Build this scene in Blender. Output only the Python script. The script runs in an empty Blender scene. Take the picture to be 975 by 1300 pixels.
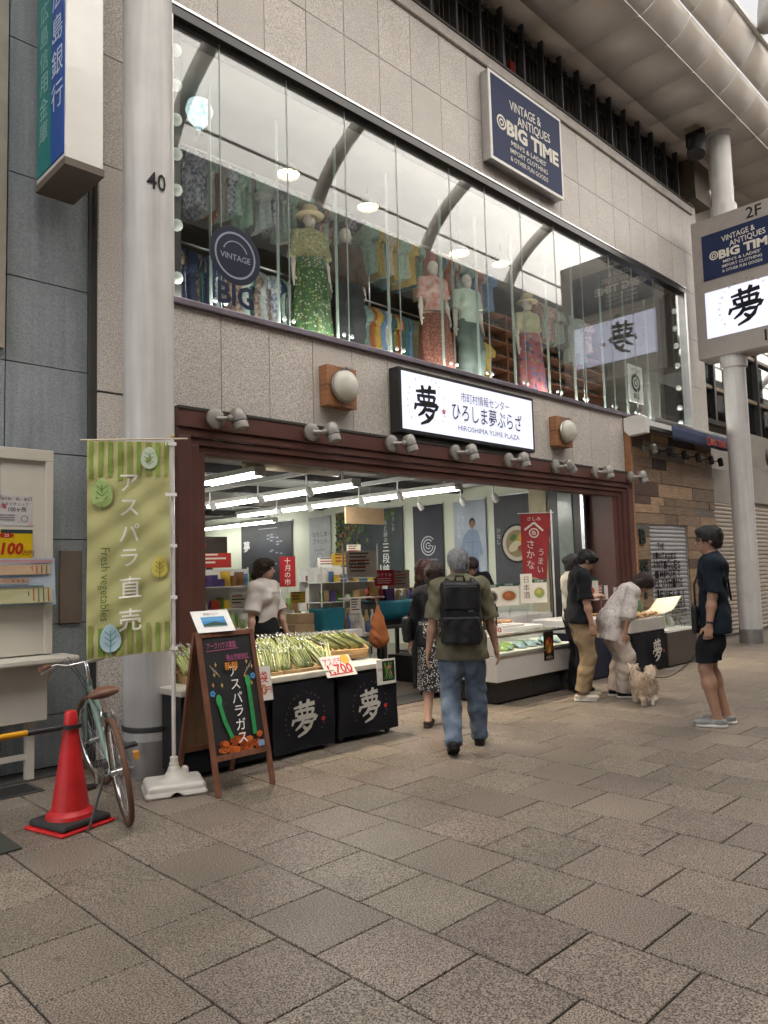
import bpy, math, random
import numpy as np
from mathutils import Matrix, Vector
S = bpy.context.scene
COL = S.collection
rnd = random.Random(7)
R = math.radians

# ------------------------------------------------------------------ camera
cam = bpy.data.cameras.new('camera'); camo = bpy.data.objects.new('camera', cam); COL.objects.link(camo)
cam.sensor_fit = 'VERTICAL'; cam.sensor_height = 36; cam.sensor_width = 27; cam.lens = 26.465
cam.clip_start = .05; cam.clip_end = 600
CR = ((0.71531, -0.03578, -0.69789), (-0.69827, -0.07597, -0.71179), (-0.02755, 0.99647, -0.07933))
camo.matrix_world = Matrix.Translation((0, 0, 1.5)) @ Matrix(CR).to_4x4()
S.camera = camo
# ------------------------------------------------------------------ sky, sun, exposure
SUN_EL, SUN_AZ = R(66), R(205)
w = bpy.data.worlds.new('World'); S.world = w; w.use_nodes = True
nt = w.node_tree; bgn = nt.nodes['Background']
sk = nt.nodes.new('ShaderNodeTexSky'); sk.sky_type = 'NISHITA'; sk.sun_disc = False
sk.sun_elevation = SUN_EL; sk.sun_rotation = SUN_AZ; sk.air_density = 1.0; sk.dust_density = 4.0; sk.ozone_density = 1.0
hz = nt.nodes.new('ShaderNodeHueSaturation'); hz.inputs['Saturation'].default_value = .25   # overcast: nearly colourless sky
nt.links.new(sk.outputs[0], hz.inputs['Color']); nt.links.new(hz.outputs[0], bgn.inputs[0]); bgn.inputs[1].default_value = .10
sl = bpy.data.lights.new('sun', 'SUN'); sl.energy = 1.5; sl.angle = R(14); sl.color = (1, .94, .86)
so = bpy.data.objects.new('sun', sl); COL.objects.link(so)
sd = Vector((math.sin(SUN_AZ)*math.cos(SUN_EL), math.cos(SUN_AZ)*math.cos(SUN_EL), math.sin(SUN_EL)))
so.rotation_euler = sd.to_track_quat('Z', 'Y').to_euler(); so.location = (0, 0, 40)
S.view_settings.view_transform = 'Standard'; S.view_settings.look = 'None'; S.view_settings.gamma = 1
S.view_settings.exposure = EXPOSURE = 2.3
S.render.engine = 'CYCLES'
S.cycles.max_bounces = 8; S.cycles.diffuse_bounces = 4; S.cycles.transparent_max_bounces = 12
S.cycles.sample_clamp_indirect = 6; S.cycles.caustics_reflective = False; S.cycles.caustics_refractive = False

# ------------------------------------------------------------------ tagging
def tag(o, label=None, cat=None, group=None, kind=None):
    for k, v in (('label', label), ('category', cat), ('group', group), ('kind', kind)):
        if v: o[k] = v
    return o
def thing(name, label, cat, loc=(0, 0, 0), rz=0, group=None):
    o = bpy.data.objects.new(name, None); COL.objects.link(o); o.empty_display_size = .1
    o.location = loc; o.rotation_euler = (0, 0, rz)
    return tag(o, label, cat, group)
def kids(o): return [c for c in bpy.data.objects if c.parent == o]
def copy_tree(o, parent=None, ch=None):
    if ch is None:
        ch = {}
        for c in bpy.data.objects:
            if c.parent: ch.setdefault(c.parent.name, []).append(c)
    c = o.copy(); COL.objects.link(c)
    if parent: c.parent = parent
    for k in ch.get(o.name, []): copy_tree(k, c, ch)
    return c
def mesh_copy(o, loc=None, rz=None, parent=None, mats=None):
    c = o.copy(); COL.objects.link(c)
    if loc is not None: c.location = loc
    if rz is not None: c.rotation_euler = (0, 0, rz)
    if parent: c.parent = parent
    if mats:
        for i, m in enumerate(mats):
            c.material_slots[i].link = 'OBJECT'; c.material_slots[i].material = m
    return c

# ------------------------------------------------------------------ materials
MC = {}
def srgb(h):
    h = h.lstrip('#'); c = [int(h[i:i+2], 16)/255 for i in (0, 2, 4)]
    return tuple(x/12.92 if x < .04045 else ((x+.055)/1.055)**2.4 for x in c)
def mk(name, col, rough=.6, metal=0, var=.12, sc=6, bump=0, bsc=40, spec=.5, emit=0, obj_rand=0, col2=None, speck=0, ssc=150, stretch=None, hue_rand=0, trans=0, coat=0, sheen=0, spots=0, streak=0):
    """procedural surface: base colour broken up by noise, optional speckle, per-object tint and fine relief"""
    if isinstance(col, str): col = srgb(col)
    if isinstance(col2, str): col2 = srgb(col2)
    m = bpy.data.materials.new(name); m.use_nodes = True
    t = m.node_tree; N = t.nodes; L = t.links; b = N['Principled BSDF']
    b.inputs['Roughness'].default_value = rough; b.inputs['Metallic'].default_value = metal
    b.inputs['Specular IOR Level'].default_value = spec
    if coat: b.inputs['Coat Weight'].default_value = coat
    if sheen: b.inputs['Sheen Weight'].default_value = sheen
    if trans: b.inputs['Transmission Weight'].default_value = trans
    tc = N.new('ShaderNodeTexCoord'); src = tc.outputs['Object']
    if stretch:
        mp = N.new('ShaderNodeMapping'); mp.inputs['Scale'].default_value = stretch; L.new(src, mp.inputs[0]); src = mp.outputs[0]
    if obj_rand or hue_rand:
        oi = N.new('ShaderNodeObjectInfo')
        ad = N.new('ShaderNodeVectorMath'); ad.operation = 'ADD'
        mu = N.new('ShaderNodeMath'); mu.operation = 'MULTIPLY'; mu.inputs[1].default_value = 37
        L.new(oi.outputs['Random'], mu.inputs[0]); L.new(src, ad.inputs[0]); L.new(mu.outputs[0], ad.inputs[1]); src = ad.outputs[0]
    ns = N.new('ShaderNodeTexNoise'); ns.inputs['Scale'].default_value = sc; ns.inputs['Detail'].default_value = 5
    L.new(src, ns.inputs['Vector'])
    rp = N.new('ShaderNodeValToRGB'); e = rp.color_ramp.elements
    lo = tuple(c*(1-var) for c in col); hi = tuple(min(1, c*(1+var)) for c in (col2 or col))
    e[0].position = .3; e[1].position = .7; e[0].color = (*lo, 1); e[1].color = (*hi, 1)
    L.new(ns.outputs['Fac'], rp.inputs[0]); out = rp.outputs[0]
    def mulby(o, fac_out, a, c):
        mr = N.new('ShaderNodeMapRange'); mr.inputs['To Min'].default_value = a; mr.inputs['To Max'].default_value = c
        L.new(fac_out, mr.inputs['Value'])
        hs = N.new('ShaderNodeHueSaturation'); L.new(mr.outputs[0], hs.inputs['Value']); L.new(o, hs.inputs['Color'])
        return hs.outputs[0], mr
    if speck:
        n2 = N.new('ShaderNodeTexNoise'); n2.inputs['Scale'].default_value = ssc; n2.inputs['Detail'].default_value = 2
        L.new(src, n2.inputs['Vector'])
        out, mr = mulby(out, n2.outputs['Fac'], 1-speck, 1+speck); mr.inputs['From Min'].default_value = .38; mr.inputs['From Max'].default_value = .62
    if spots:
        vo = N.new('ShaderNodeTexVoronoi'); vo.inputs['Scale'].default_value = spots; L.new(src, vo.inputs['Vector'])
        out, mr = mulby(out, vo.outputs['Distance'], .55, 1); mr.inputs['From Min'].default_value = .045; mr.inputs['From Max'].default_value = .085
        n4 = N.new('ShaderNodeTexNoise'); n4.inputs['Scale'].default_value = .55; n4.inputs['Detail'].default_value = 6; n4.inputs['Roughness'].default_value = .65
        ge = N.new('ShaderNodeNewGeometry'); L.new(ge.outputs['Position'], n4.inputs['Vector']); out, mr = mulby(out, n4.outputs['Fac'], .80, 1.2); mr.inputs['From Min'].default_value = .3; mr.inputs['From Max'].default_value = .7
    if streak:
        mp2 = N.new('ShaderNodeMapping'); mp2.inputs['Scale'].default_value = (14, 14, .7); L.new(tc.outputs['Object'], mp2.inputs[0])
        n5 = N.new('ShaderNodeTexNoise'); n5.inputs['Scale'].default_value = 1; n5.inputs['Detail'].default_value = 6; L.new(mp2.outputs[0], n5.inputs['Vector'])
        out, mr = mulby(out, n5.outputs['Fac'], 1-streak, 1+streak*.4); mr.inputs['From Min'].default_value = .3; mr.inputs['From Max'].default_value = .62
    if obj_rand: out, _ = mulby(out, oi.outputs['Random'], 1-obj_rand, 1+obj_rand)
    if hue_rand:
        wn = N.new('ShaderNodeTexWhiteNoise'); wn.noise_dimensions = '1D'; L.new(oi.outputs['Random'], wn.inputs['W'])
        mr = N.new('ShaderNodeMapRange'); mr.inputs['To Min'].default_value = .5-hue_rand; mr.inputs['To Max'].default_value = .5+hue_rand
        L.new(wn.outputs['Value'], mr.inputs['Value'])
        hs = N.new('ShaderNodeHueSaturation'); L.new(mr.outputs[0], hs.inputs['Hue']); L.new(out, hs.inputs['Color']); out = hs.outputs[0]
    L.new(out, b.inputs['Base Color'])
    if emit:
        L.new(out, b.inputs['Emission Color']); b.inputs['Emission Strength'].default_value = emit
    if bump:
        n3 = N.new('ShaderNodeTexNoise'); n3.inputs['Scale'].default_value = bsc; n3.inputs['Detail'].default_value = 4
        L.new(src, n3.inputs['Vector'])
        bp = N.new('ShaderNodeBump'); bp.inputs['Strength'].default_value = bump; bp.inputs['Distance'].default_value = .01
        L.new(n3.outputs['Fac'], bp.inputs['Height']); L.new(bp.outputs[0], b.inputs['Normal'])
    MC[name] = m
    return m
def flat(col, rough=.55, emit=0, var=.04):
    """print ink / plain paint, cached by colour"""
    k = f'paint_{col.lstrip("#")}_{rough}_{emit}'
    return MC.get(k) or mk(k, col, rough, var=var, sc=20, emit=emit, spec=.3)

# ------------------------------------------------------------------ mesh builder
class MB:
    def __init__(s): s.v = []; s.f = []; s.m = []
    def add(s, vs, fs, m=0, M=None):
        o = len(s.v)
        s.v += [tuple(M @ Vector(p)) for p in vs] if M is not None else [tuple(p) for p in vs]
        s.f += [[i+o for i in f] for f in fs]; s.m += [m]*len(fs); return s
    def box(s, x0, x1, y0, y1, z0, z1, m=0, M=None):
        return s.add([(x0, y0, z0), (x1, y0, z0), (x1, y1, z0), (x0, y1, z0), (x0, y0, z1), (x1, y0, z1), (x1, y1, z1), (x0, y1, z1)],
                     [(0, 3, 2, 1), (4, 5, 6, 7), (0, 1, 5, 4), (1, 2, 6, 5), (2, 3, 7, 6), (3, 0, 4, 7)], m, M)
    def cbox(s, c, d, m=0, M=None):
        return s.box(c[0]-d[0]/2, c[0]+d[0]/2, c[1]-d[1]/2, c[1]+d[1]/2, c[2]-d[2]/2, c[2]+d[2]/2, m, M)
    def prism(s, poly, y0, y1, m=0, M=None):
        """poly in (x,z), extruded along y"""
        n = len(poly)
        vs = [(x, y0, z) for x, z in poly]+[(x, y1, z) for x, z in poly]
        fs = [list(range(n)), list(range(2*n-1, n-1, -1))]+[[(i+1) % n, i, n+i, n+(i+1) % n] for i in range(n)]
        return s.add(vs, fs, m, M)
    def tube(s, pts, r, n=8, m=0, cap=True, closed=False, flat=1):
        P = [Vector(p) for p in pts]; k = len(P); rs = r if isinstance(r, (list, tuple)) else [r]*k
        vs = []; up = None
        for i in range(k):
            if closed: d = P[(i+1) % k]-P[i-1]
            else: d = P[min(i+1, k-1)]-P[max(i-1, 0)]
            d.normalize()
            if up is None: up = Vector((0, 0, 1)) if abs(d.z) < .9 else Vector((1, 0, 0))
            a = (up-d*up.dot(d)).normalized(); b = d.cross(a); up = a
            for j in range(n):
                t = 2*math.pi*j/n
                vs.append(P[i]+(a*math.cos(t)*flat+b*math.sin(t))*rs[i])
        fs = []
        for i in range(k if closed else k-1):
            for j in range(n):
                i2 = (i+1) % k
                fs.append((i*n+j, i*n+(j+1) % n, i2*n+(j+1) % n, i2*n+j))
        if cap and not closed: fs += [list(range(n-1, -1, -1)), list(range((k-1)*n, k*n))]
        return s.add(vs, fs, m)
    def lathe(s, prof, c=(0, 0, 0), n=24, m=0, M=None):
        vs = []; fs = []
        for r, z in prof:
            for j in range(n):
                t = 2*math.pi*j/n; vs.append((c[0]+r*math.cos(t), c[1]+r*math.sin(t), c[2]+z))
        for i in range(len(prof)-1):
            for j in range(n):
                fs.append((i*n+j, i*n+(j+1) % n, (i+1)*n+(j+1) % n, (i+1)*n+j))
        if prof[0][0] > 1e-4: fs.append(list(range(n-1, -1, -1)))
        if prof[-1][0] > 1e-4: fs.append(list(range((len(prof)-1)*n, len(prof)*n)))
        return s.add(vs, fs, m, M)
    def ball(s, c, r, nu=14, nv=9, m=0, M=None):
        if not isinstance(r, (tuple, list)): r = (r, r, r)
        vs = [(c[0], c[1], c[2]-r[2])]; fs = []
        for i in range(1, nv):
            p = math.pi*i/nv
            for j in range(nu):
                t = 2*math.pi*j/nu
                vs.append((c[0]+r[0]*math.sin(p)*math.cos(t), c[1]+r[1]*math.sin(p)*math.sin(t), c[2]-r[2]*math.cos(p)))
        vs.append((c[0], c[1], c[2]+r[2])); e = len(vs)-1
        for j in range(nu):
            fs.append((0, 1+(j+1) % nu, 1+j)); o = 1+(nv-2)*nu
            fs.append((e, o+j, o+(j+1) % nu))
            for i in range(nv-2):
                a = 1+i*nu; b = a+nu; fs.append((a+j, a+(j+1) % nu, b+(j+1) % nu, b+j))
        return s.add(vs, fs, m, M)
    def grid(s, fn, nu, nv, m=0, two=False):
        vs = [fn(i/nu, j/nv) for j in range(nv+1) for i in range(nu+1)]
        fs = [(j*(nu+1)+i, j*(nu+1)+i+1, (j+1)*(nu+1)+i+1, (j+1)*(nu+1)+i) for j in range(nv) for i in range(nu)]
        return s.add(vs, fs, m)
    def build(s, name, mats, parent=None, smooth=0, bev=0, loc=None, label=None, kind=None, solid=0, seg=2):
        me = bpy.data.meshes.new(name); me.from_pydata(s.v, [], s.f); me.update()
        for mt in (mats if isinstance(mats, (list, tuple)) else [mats]): me.materials.append(mt)
        me.polygons.foreach_set('material_index', s.m)
        if smooth:
            me.polygons.foreach_set('use_smooth', [True]*len(s.f))
            if smooth > 1: me.set_sharp_from_angle(angle=R(smooth))
        o = bpy.data.objects.new(name, me); COL.objects.link(o)
        if parent: o.parent = parent
        if loc is not None: o.location = loc
        if solid:
            md = o.modifiers.new('thickness', 'SOLIDIFY'); md.thickness = solid; md.offset = 0
        if bev:
            md = o.modifiers.new('edges', 'BEVEL'); md.width = bev; md.segments = seg; md.limit_method = 'ANGLE'; md.angle_limit = R(35)
        return tag(o, label, None, None, kind)

# ------------------------------------------------------------------ flat print
TXT = {}
def text2d(s, off=0.0):
    k = (s, off)
    if k not in TXT:
        c = bpy.data.curves.new('lettering', 'FONT'); c.body = s; c.size = 1; c.resolution_u = 2; c.offset = off; c.dimensions = '2D'; c.fill_mode = 'BOTH'
        o = bpy.data.objects.new('lettering', c); COL.objects.link(o)
        dg = bpy.context.evaluated_depsgraph_get(); me = bpy.data.meshes.new_from_object(o.evaluated_get(dg))
        TXT[k] = ([(v.co.x, v.co.y) for v in me.vertices], [list(p.vertices) for p in me.polygons if p.normal.z > 0])
        if not TXT[k][1]: TXT[k] = (TXT[k][0], [list(p.vertices) for p in me.polygons])
        bpy.data.objects.remove(o); bpy.data.curves.remove(c); bpy.data.meshes.remove(me)
    return TXT[k]
class Ink:
    """flat print: 2-D shapes laid on a surface fn(u,v,lift) -> point, each a hair above the last"""
    def __init__(s, fn, lift=.0012, step=.0004, clip=None): s.fn = fn; s.z = lift; s.step = step; s.b = MB(); s.ms = []
    def _m(s, c):
        mt = flat(c) if isinstance(c, str) else c
        if mt not in s.ms: s.ms.append(mt)
        return s.ms.index(mt)
    def raw(s, c, vs, fs):
        s.b.add([s.fn(u, v, s.z) for u, v in vs], fs, s._m(c)); s.z += s.step; return s
    def poly(s, c, pts): return s.raw(c, pts, [list(range(len(pts)))])
    def rect(s, c, x0, y0, x1, y1, n=1):
        if n == 1: return s.poly(c, [(x0, y0), (x1, y0), (x1, y1), (x0, y1)])
        vs = [(x, y0+(y1-y0)*i/n) for i in range(n+1) for x in (x0, (x0+x1)/2, x1)]
        return s.raw(c, vs, [(3*i+j, 3*i+j+1, 3*i+j+4, 3*i+j+3) for i in range(n) for j in (0, 1)])
    def ell(s, c, x, y, rx, ry=None, n=20, rot=0):
        ry = ry or rx; cr, sr = math.cos(rot), math.sin(rot)
        return s.poly(c, [(x+rx*math.cos(t)*cr-ry*math.sin(t)*sr, y+rx*math.cos(t)*sr+ry*math.sin(t)*cr) for t in (2*math.pi*i/n for i in range(n))])
    def ring(s, c, x, y, r, wd, n=28, a0=0, a1=360):
        pts = [R(a0+(a1-a0)*i/n) for i in range(n+1)]
        vs = [(x+q*math.cos(t), y+q*math.sin(t)) for t in pts for q in (r-wd, r)]
        return s.raw(c, vs, [(2*i, 2*i+1, 2*i+3, 2*i+2) for i in range(n)])
    def line(s, c, pts, wd):
        vs = []; fs = []
        for (x0, y0), (x1, y1) in zip(pts, pts[1:]):
            d = math.hypot(x1-x0, y1-y0) or 1; nx, ny = -(y1-y0)/d*wd/2, (x1-x0)/d*wd/2; o = len(vs)
            vs += [(x0+nx, y0+ny), (x0-nx, y0-ny), (x1-nx, y1-ny), (x1+nx, y1+ny)]; fs.append((o, o+1, o+2, o+3))
        return s.raw(c, vs, fs)
    def text(s, c, t, x, y, size, al='c', sx=1, off=0, rot=0, width=None, shear=0):
        vs, fs = text2d(t, off)
        if not vs: return s
        x0 = min(p[0] for p in vs); x1 = max(p[0] for p in vs); y0 = min(p[1] for p in vs); y1 = max(p[1] for p in vs)
        if width: sx = width/((x1-x0)*size)
        ax = {'c': (x0+x1)/2, 'l': x0, 'r': x1}[al]; ay = (y0+y1)/2; cr, sr = math.cos(rot), math.sin(rot)
        q = [(((a-ax)+shear*(b-ay))*size*sx, (b-ay)*size) for a, b in vs]
        return s.raw(c, [(x+a*cr-b*sr, y+a*sr+b*cr) for a, b in q], fs)
    def vtext(s, c, t, x, y, size, pitch=None, off=0, sx=1):
        for i, ch in enumerate(t):
            if ch != ' ': s.text(c, ch, x, y-i*(pitch or size*1.05), size, off=off, sx=sx)
        return s
    def build(s, parent, name='print'): return s.b.build(name, s.ms, parent)
def plane(o, ux, uy=(0, 0, 1)):
    """surface through o with right vector ux and up vector uy"""
    o = Vector(o); ux = Vector(ux).normalized(); uy = Vector(uy).normalized(); n = ux.cross(uy)
    return lambda u, v, l: o+ux*u+uy*v+n*l

# ------------------------------------------------------------------ distance-field sculpting (bodies, cloth, soft things)
def _smin(a, b, k):
    h = np.maximum(k-np.abs(a-b), 0)/k
    return np.minimum(a, b)-h*h*k*.25
class SDF:
    def __init__(s, vox): s.p = []; s.vox = vox; s.cuts = []; s.disp = None
    def cap(s, a, b, r1, r2=None, k=.03, op='u', clip=(), sq=None):
        s.p.append(('c', np.array(a, float), np.array(b, float), r1, r1 if r2 is None else r2, k, op, clip, sq)); return s
    def chain(s, pts, rs, k=.03, **kw):
        for i in range(len(pts)-1): s.cap(pts[i], pts[i+1], rs[i], rs[i+1], k, **kw)
        return s
    def ell(s, c, r, k=.03, op='u', M=None, clip=()):
        s.p.append(('e', np.array(c, float), np.array(r, float), None if M is None else np.array(M, float), 0, k, op, clip, None)); return s
    def box(s, c, hf, rd, k=.01, op='u', M=None, clip=()):
        s.p.append(('b', np.array(c, float), np.array(hf, float), None if M is None else np.array(M, float), rd, k, op, clip, None)); return s
    def cut(s, n, p): s.cuts.append((np.array(n, float), np.array(p, float))); return s
    def mesh(s):
        lo = np.full(3, 9e9); hi = -lo; bb = []
        for q in s.p:
            if q[0] == 'c':
                r = max(q[3], q[4]); l = np.minimum(q[1], q[2])-r; h = np.maximum(q[1], q[2])+r
            else:
                r = np.linalg.norm(q[2]) if q[3] is not None else q[2]
                l = q[1]-r-(q[4] if q[0] == 'b' else 0); h = q[1]+r+(q[4] if q[0] == 'b' else 0)
            bb.append((l, h))
            if q[6] == 'u': lo = np.minimum(lo, l); hi = np.maximum(hi, h)
        v = s.vox; lo -= 3*v+.012; hi += 3*v+.012
        n = np.ceil((hi-lo)/v).astype(int)+1
        ax = [lo[i]+v*np.arange(n[i]) for i in range(3)]
        D = np.full(n, .5, np.float32)
        for q, (l, h) in zip(s.p, bb):
            m = q[5]+3*v+.012
            i0 = np.clip(np.floor((l-m-lo)/v).astype(int), 0, n-1); i1 = np.clip(np.ceil((h+m-lo)/v).astype(int)+1, 1, n)
            sl = tuple(slice(a, b) for a, b in zip(i0, i1))
            X, Y, Z = (ax[0][sl[0]][:, None, None], ax[1][sl[1]][None, :, None], ax[2][sl[2]][None, None, :])
            if q[0] == 'c':
                a, b = q[1], q[2]; ba = b-a; L2 = max(ba@ba, 1e-9)
                px, py, pz = X-a[0], Y-a[1], Z-a[2]
                t = np.clip((px*ba[0]+py*ba[1]+pz*ba[2])/L2, 0, 1)
                ex, ey, ez = px-t*ba[0], py-t*ba[1], pz-t*ba[2]
                if q[8] is not None:
                    w_, f_ = q[8]; w_ = np.array(w_, float); dd = ex*w_[0]+ey*w_[1]+ez*w_[2]; g = (f_-1)*dd
                    ex, ey, ez = ex+g*w_[0], ey+g*w_[1], ez+g*w_[2]
                d = np.sqrt(ex*ex+ey*ey+ez*ez)-(q[3]+(q[4]-q[3])*t)
            else:
                px, py, pz = X-q[1][0], Y-q[1][1], Z-q[1][2]
                if q[3] is not None:
                    M = q[3]; px, py, pz = (px*M[0][i]+py*M[1][i]+pz*M[2][i] for i in range(3))
                if q[0] == 'e':
                    r = q[2]; k0 = np.sqrt((px/r[0])**2+(py/r[1])**2+(pz/r[2])**2); k1 = np.sqrt((px/r[0]**2)**2+(py/r[1]**2)**2+(pz/r[2]**2)**2)+1e-6
                    d = k0*(k0-1)/k1
                else:
                    hf = q[2]-q[4]; dx, dy, dz = np.abs(px)-hf[0], np.abs(py)-hf[1], np.abs(pz)-hf[2]
                    d = np.sqrt(np.maximum(dx, 0)**2+np.maximum(dy, 0)**2+np.maximum(dz, 0)**2)+np.minimum(np.maximum(dx, np.maximum(dy, dz)), 0)-q[4]
            for nn, pp in q[7]:
                nn = np.array(nn, float); nn = nn/np.linalg.norm(nn); pp = np.array(pp, float)
                d = np.maximum(d, (X-pp[0])*nn[0]+(Y-pp[1])*nn[1]+(Z-pp[2])*nn[2])
            if q[6] == 'u': D[sl] = _smin(D[sl], d, q[5])
            else: D[sl] = -_smin(-D[sl], d, q[5])
        X, Y, Z = ax[0][:, None, None], ax[1][None, :, None], ax[2][None, None, :]
        if s.disp:
            near = np.abs(D) < .05
            ii = np.nonzero(near); D[ii] += s.disp(ax[0][ii[0]], ax[1][ii[1]], ax[2][ii[2]])
        for nn, pp in s.cuts:
            nn = nn/np.linalg.norm(nn); D = np.maximum(D, (X-pp[0])*nn[0]+(Y-pp[1])*nn[1]+(Z-pp[2])*nn[2]).astype(np.float32)
        # surface nets
        sg = D < 0; c = n-1
        acc = np.zeros((*c, 3), np.float32); cnt = np.zeros(c, np.float32)
        def corner(o): return tuple(slice(o[i], o[i]+c[i]) for i in range(3))
        cs = [(i, j, k) for i in (0, 1) for j in (0, 1) for k in (0, 1)]
        for A in cs:
            for a in range(3):
                if A[a]: continue
                B = list(A); B[a] = 1; da, db = D[corner(A)], D[corner(B)]
                ch = (da < 0) != (db < 0)
                t = np.where(ch, da/np.where(ch, da-db, 1), 0)
                cnt += ch
                for x in range(3): acc[..., x] += np.where(ch, A[x]+(t if x == a else 0), 0)
        act = cnt > 0; idx = -np.ones(c, int); ii = np.nonzero(act); idx[ii] = np.arange(len(ii[0]))
        V = lo+v*(np.stack(ii, 1)+acc[ii]/cnt[ii][:, None])
        F = []
        for a in range(3):
            b1, b2 = (a+1) % 3, (a+2) % 3
            s0 = [slice(1, -1)]*3; s1 = [slice(1, -1)]*3; s0[a] = slice(0, -1); s1[a] = slice(1, None)
            A = sg[tuple(s0)]; B = sg[tuple(s1)]
            for mask, flip in ((A & ~B, 0), (~A & B, 1)):
                e = np.stack(np.nonzero(mask), 1)
                if not len(e): continue
                e[:, b1] += 1; e[:, b2] += 1
                q = []
                for d1, d2 in ((-1, -1), (0, -1), (0, 0), (-1, 0)):
                    g = e.copy(); g[:, b1] += d1; g[:, b2] += d2; q.append(idx[g[:, 0], g[:, 1], g[:, 2]])
                q = np.stack(q, 1); F.append(q[:, ::-1] if flip else q)
        return V, np.concatenate(F)
    def build(s, name, mats, parent=None, label=None, kind=None):
        V, F = s.mesh()
        me = bpy.data.meshes.new(name); me.from_pydata(V.tolist(), [], F.tolist()); me.update()
        for m in (mats if isinstance(mats, (list, tuple)) else [mats]): me.materials.append(m)
        me.polygons.foreach_set('use_smooth', [True]*len(F))
        o = bpy.data.objects.new(name, me); COL.objects.link(o)
        if parent: o.parent = parent
        return tag(o, label, None, None, kind)
def folds(amp, f=1, ph=0):
    """cloth creases"""
    return lambda x, y, z: amp*(np.sin(f*(28*z+14*x+ph)+2*np.sin(f*(11*x-9*y+5*z)+ph))+.6*np.sin(f*(37*x+31*y-19*z)+ph*2+1.5*np.sin(f*17*z)))
def fuzz(amp, f=1, ph=0):
    return lambda x, y, z: amp*(np.sin(f*95*x+ph+2*np.sin(f*30*z))*np.sin(f*88*y+1.3*ph)+.6*np.sin(f*160*x+f*60*z)*np.sin(f*150*y+ph))
# ================================================================== materials of the place
M_paver = mk('paver_granite', (.182, .150, .121), .45, var=.10, sc=2.2, speck=.85, ssc=150, bump=.15, bsc=150, obj_rand=.13, hue_rand=.012, spec=.4, spots=2.6)
M_joint = mk('joint_mortar', (.03, .026, .022), .9)
M_gran = mk('facade_granite', (.53, .485, .445), .45, var=.05, sc=3, speck=.42, ssc=130, bump=.05, bsc=120, obj_rand=.045, spec=.4)
M_groove = mk('groove_dark', (.05, .046, .043), .8)
M_brown = mk('maroon_metal', (.105, .042, .034), .42, var=.1, sc=4, bump=.04, bsc=60)
M_grey = mk('grey_panel_stone', (.26, .285, .305), .42, streak=.18, var=.1, sc=2.5, speck=.12, ssc=60, obj_rand=.05, bump=.04, bsc=70)
M_soffit = mk('soffit_panel', (.68, .62, .555), .4, var=.05, sc=2, obj_rand=.04)
M_steel = mk('pillar_paint', (.56, .55, .54), .42, streak=.14, var=.08, sc=3, bump=.05, bsc=120)
M_alu = mk('brushed_aluminium', (.55, .55, .55), .3, 1, var=.08, sc=8)
M_chrome = mk('chrome', (.7, .7, .7), .15, 1)
M_white = mk('white_paint', (.74, .73, .70), .45, var=.04, sc=5)
M_cream = mk('cream_wall', (.66, .65, .55), .6, var=.04, sc=3)
M_black = mk('black_plastic', (.018, .018, .02), .38, var=.2, sc=20)
M_dark = mk('dark_metal', (.05, .05, .052), .45, var=.2, sc=10)
M_rubber = mk('rubber', (.025, .025, .025), .8)
M_ceil = mk('shop_ceiling', (.25, .25, .24), .6, var=.08, sc=3)
M_tile = mk('shop_floor_tile', (.24, .2, .16), .3, var=.1, sc=3, speck=.1)
M_paper = mk('paper', (.8, .79, .77), .6, var=.03)
M_card = mk('cardboard', (.42, .29, .17), .75, var=.12, sc=8, stretch=(1, 1, 6))
M_tube = mk('tube_light', (1, .98, .92), .5, emit=6, var=0)

def glass_mat(name, tint=(.86, .9, .88), f0=.05, rough=0, refl=1.0):
    """thin pane: each face mirrors f0 head on, rising towards grazing, and lets the rest through"""
    m = bpy.data.materials.new(name); m.use_nodes = True; t = m.node_tree; t.nodes.clear(); N = t.nodes; L = t.links
    o = N.new('ShaderNodeOutputMaterial'); mx = N.new('ShaderNodeMixShader'); g = N.new('ShaderNodeBsdfGlossy'); tr = N.new('ShaderNodeBsdfTransparent')
    lw = N.new('ShaderNodeLayerWeight'); lw.inputs[0].default_value = .5; pw = N.new('ShaderNodeMath'); pw.operation = 'POWER'; pw.inputs[1].default_value = 4
    mr = N.new('ShaderNodeMapRange'); mr.inputs['To Min'].default_value = f0; mr.inputs['To Max'].default_value = 1
    L.new(lw.outputs['Facing'], pw.inputs[0]); L.new(pw.outputs[0], mr.inputs['Value']); L.new(mr.outputs[0], mx.inputs[0])
    g.inputs['Roughness'].default_value = rough; g.inputs['Color'].default_value = (refl, refl, refl, 1); tr.inputs['Color'].default_value = (*tint, 1)
    L.new(tr.outputs[0], mx.inputs[1]); L.new(g.outputs[0], mx.inputs[2]); L.new(mx.outputs[0], o.inputs[0])
    return m
M_glass = glass_mat('window_glass', (.94, .96, .95), .065)
M_clear = glass_mat('clear_glass', (.95, .97, .96), .04)
def roof_mat():
    m = bpy.data.materials.new('milky_polycarbonate'); m.use_nodes = True; t = m.node_tree; t.nodes.clear(); N = t.nodes; L = t.links
    o = N.new('ShaderNodeOutputMaterial'); mx = N.new('ShaderNodeMixShader'); a = N.new('ShaderNodeBsdfTranslucent'); b = N.new('ShaderNodeBsdfTransparent')
    a.inputs[0].default_value = (.90, .87, .82, 1); b.inputs[0].default_value = (.90, .89, .86, 1); mx.inputs[0].default_value = .95
    L.new(b.outputs[0], mx.inputs[1]); L.new(a.outputs[0], mx.inputs[2]); L.new(mx.outputs[0], o.inputs[0]); return m
M_roof = roof_mat()

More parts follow.
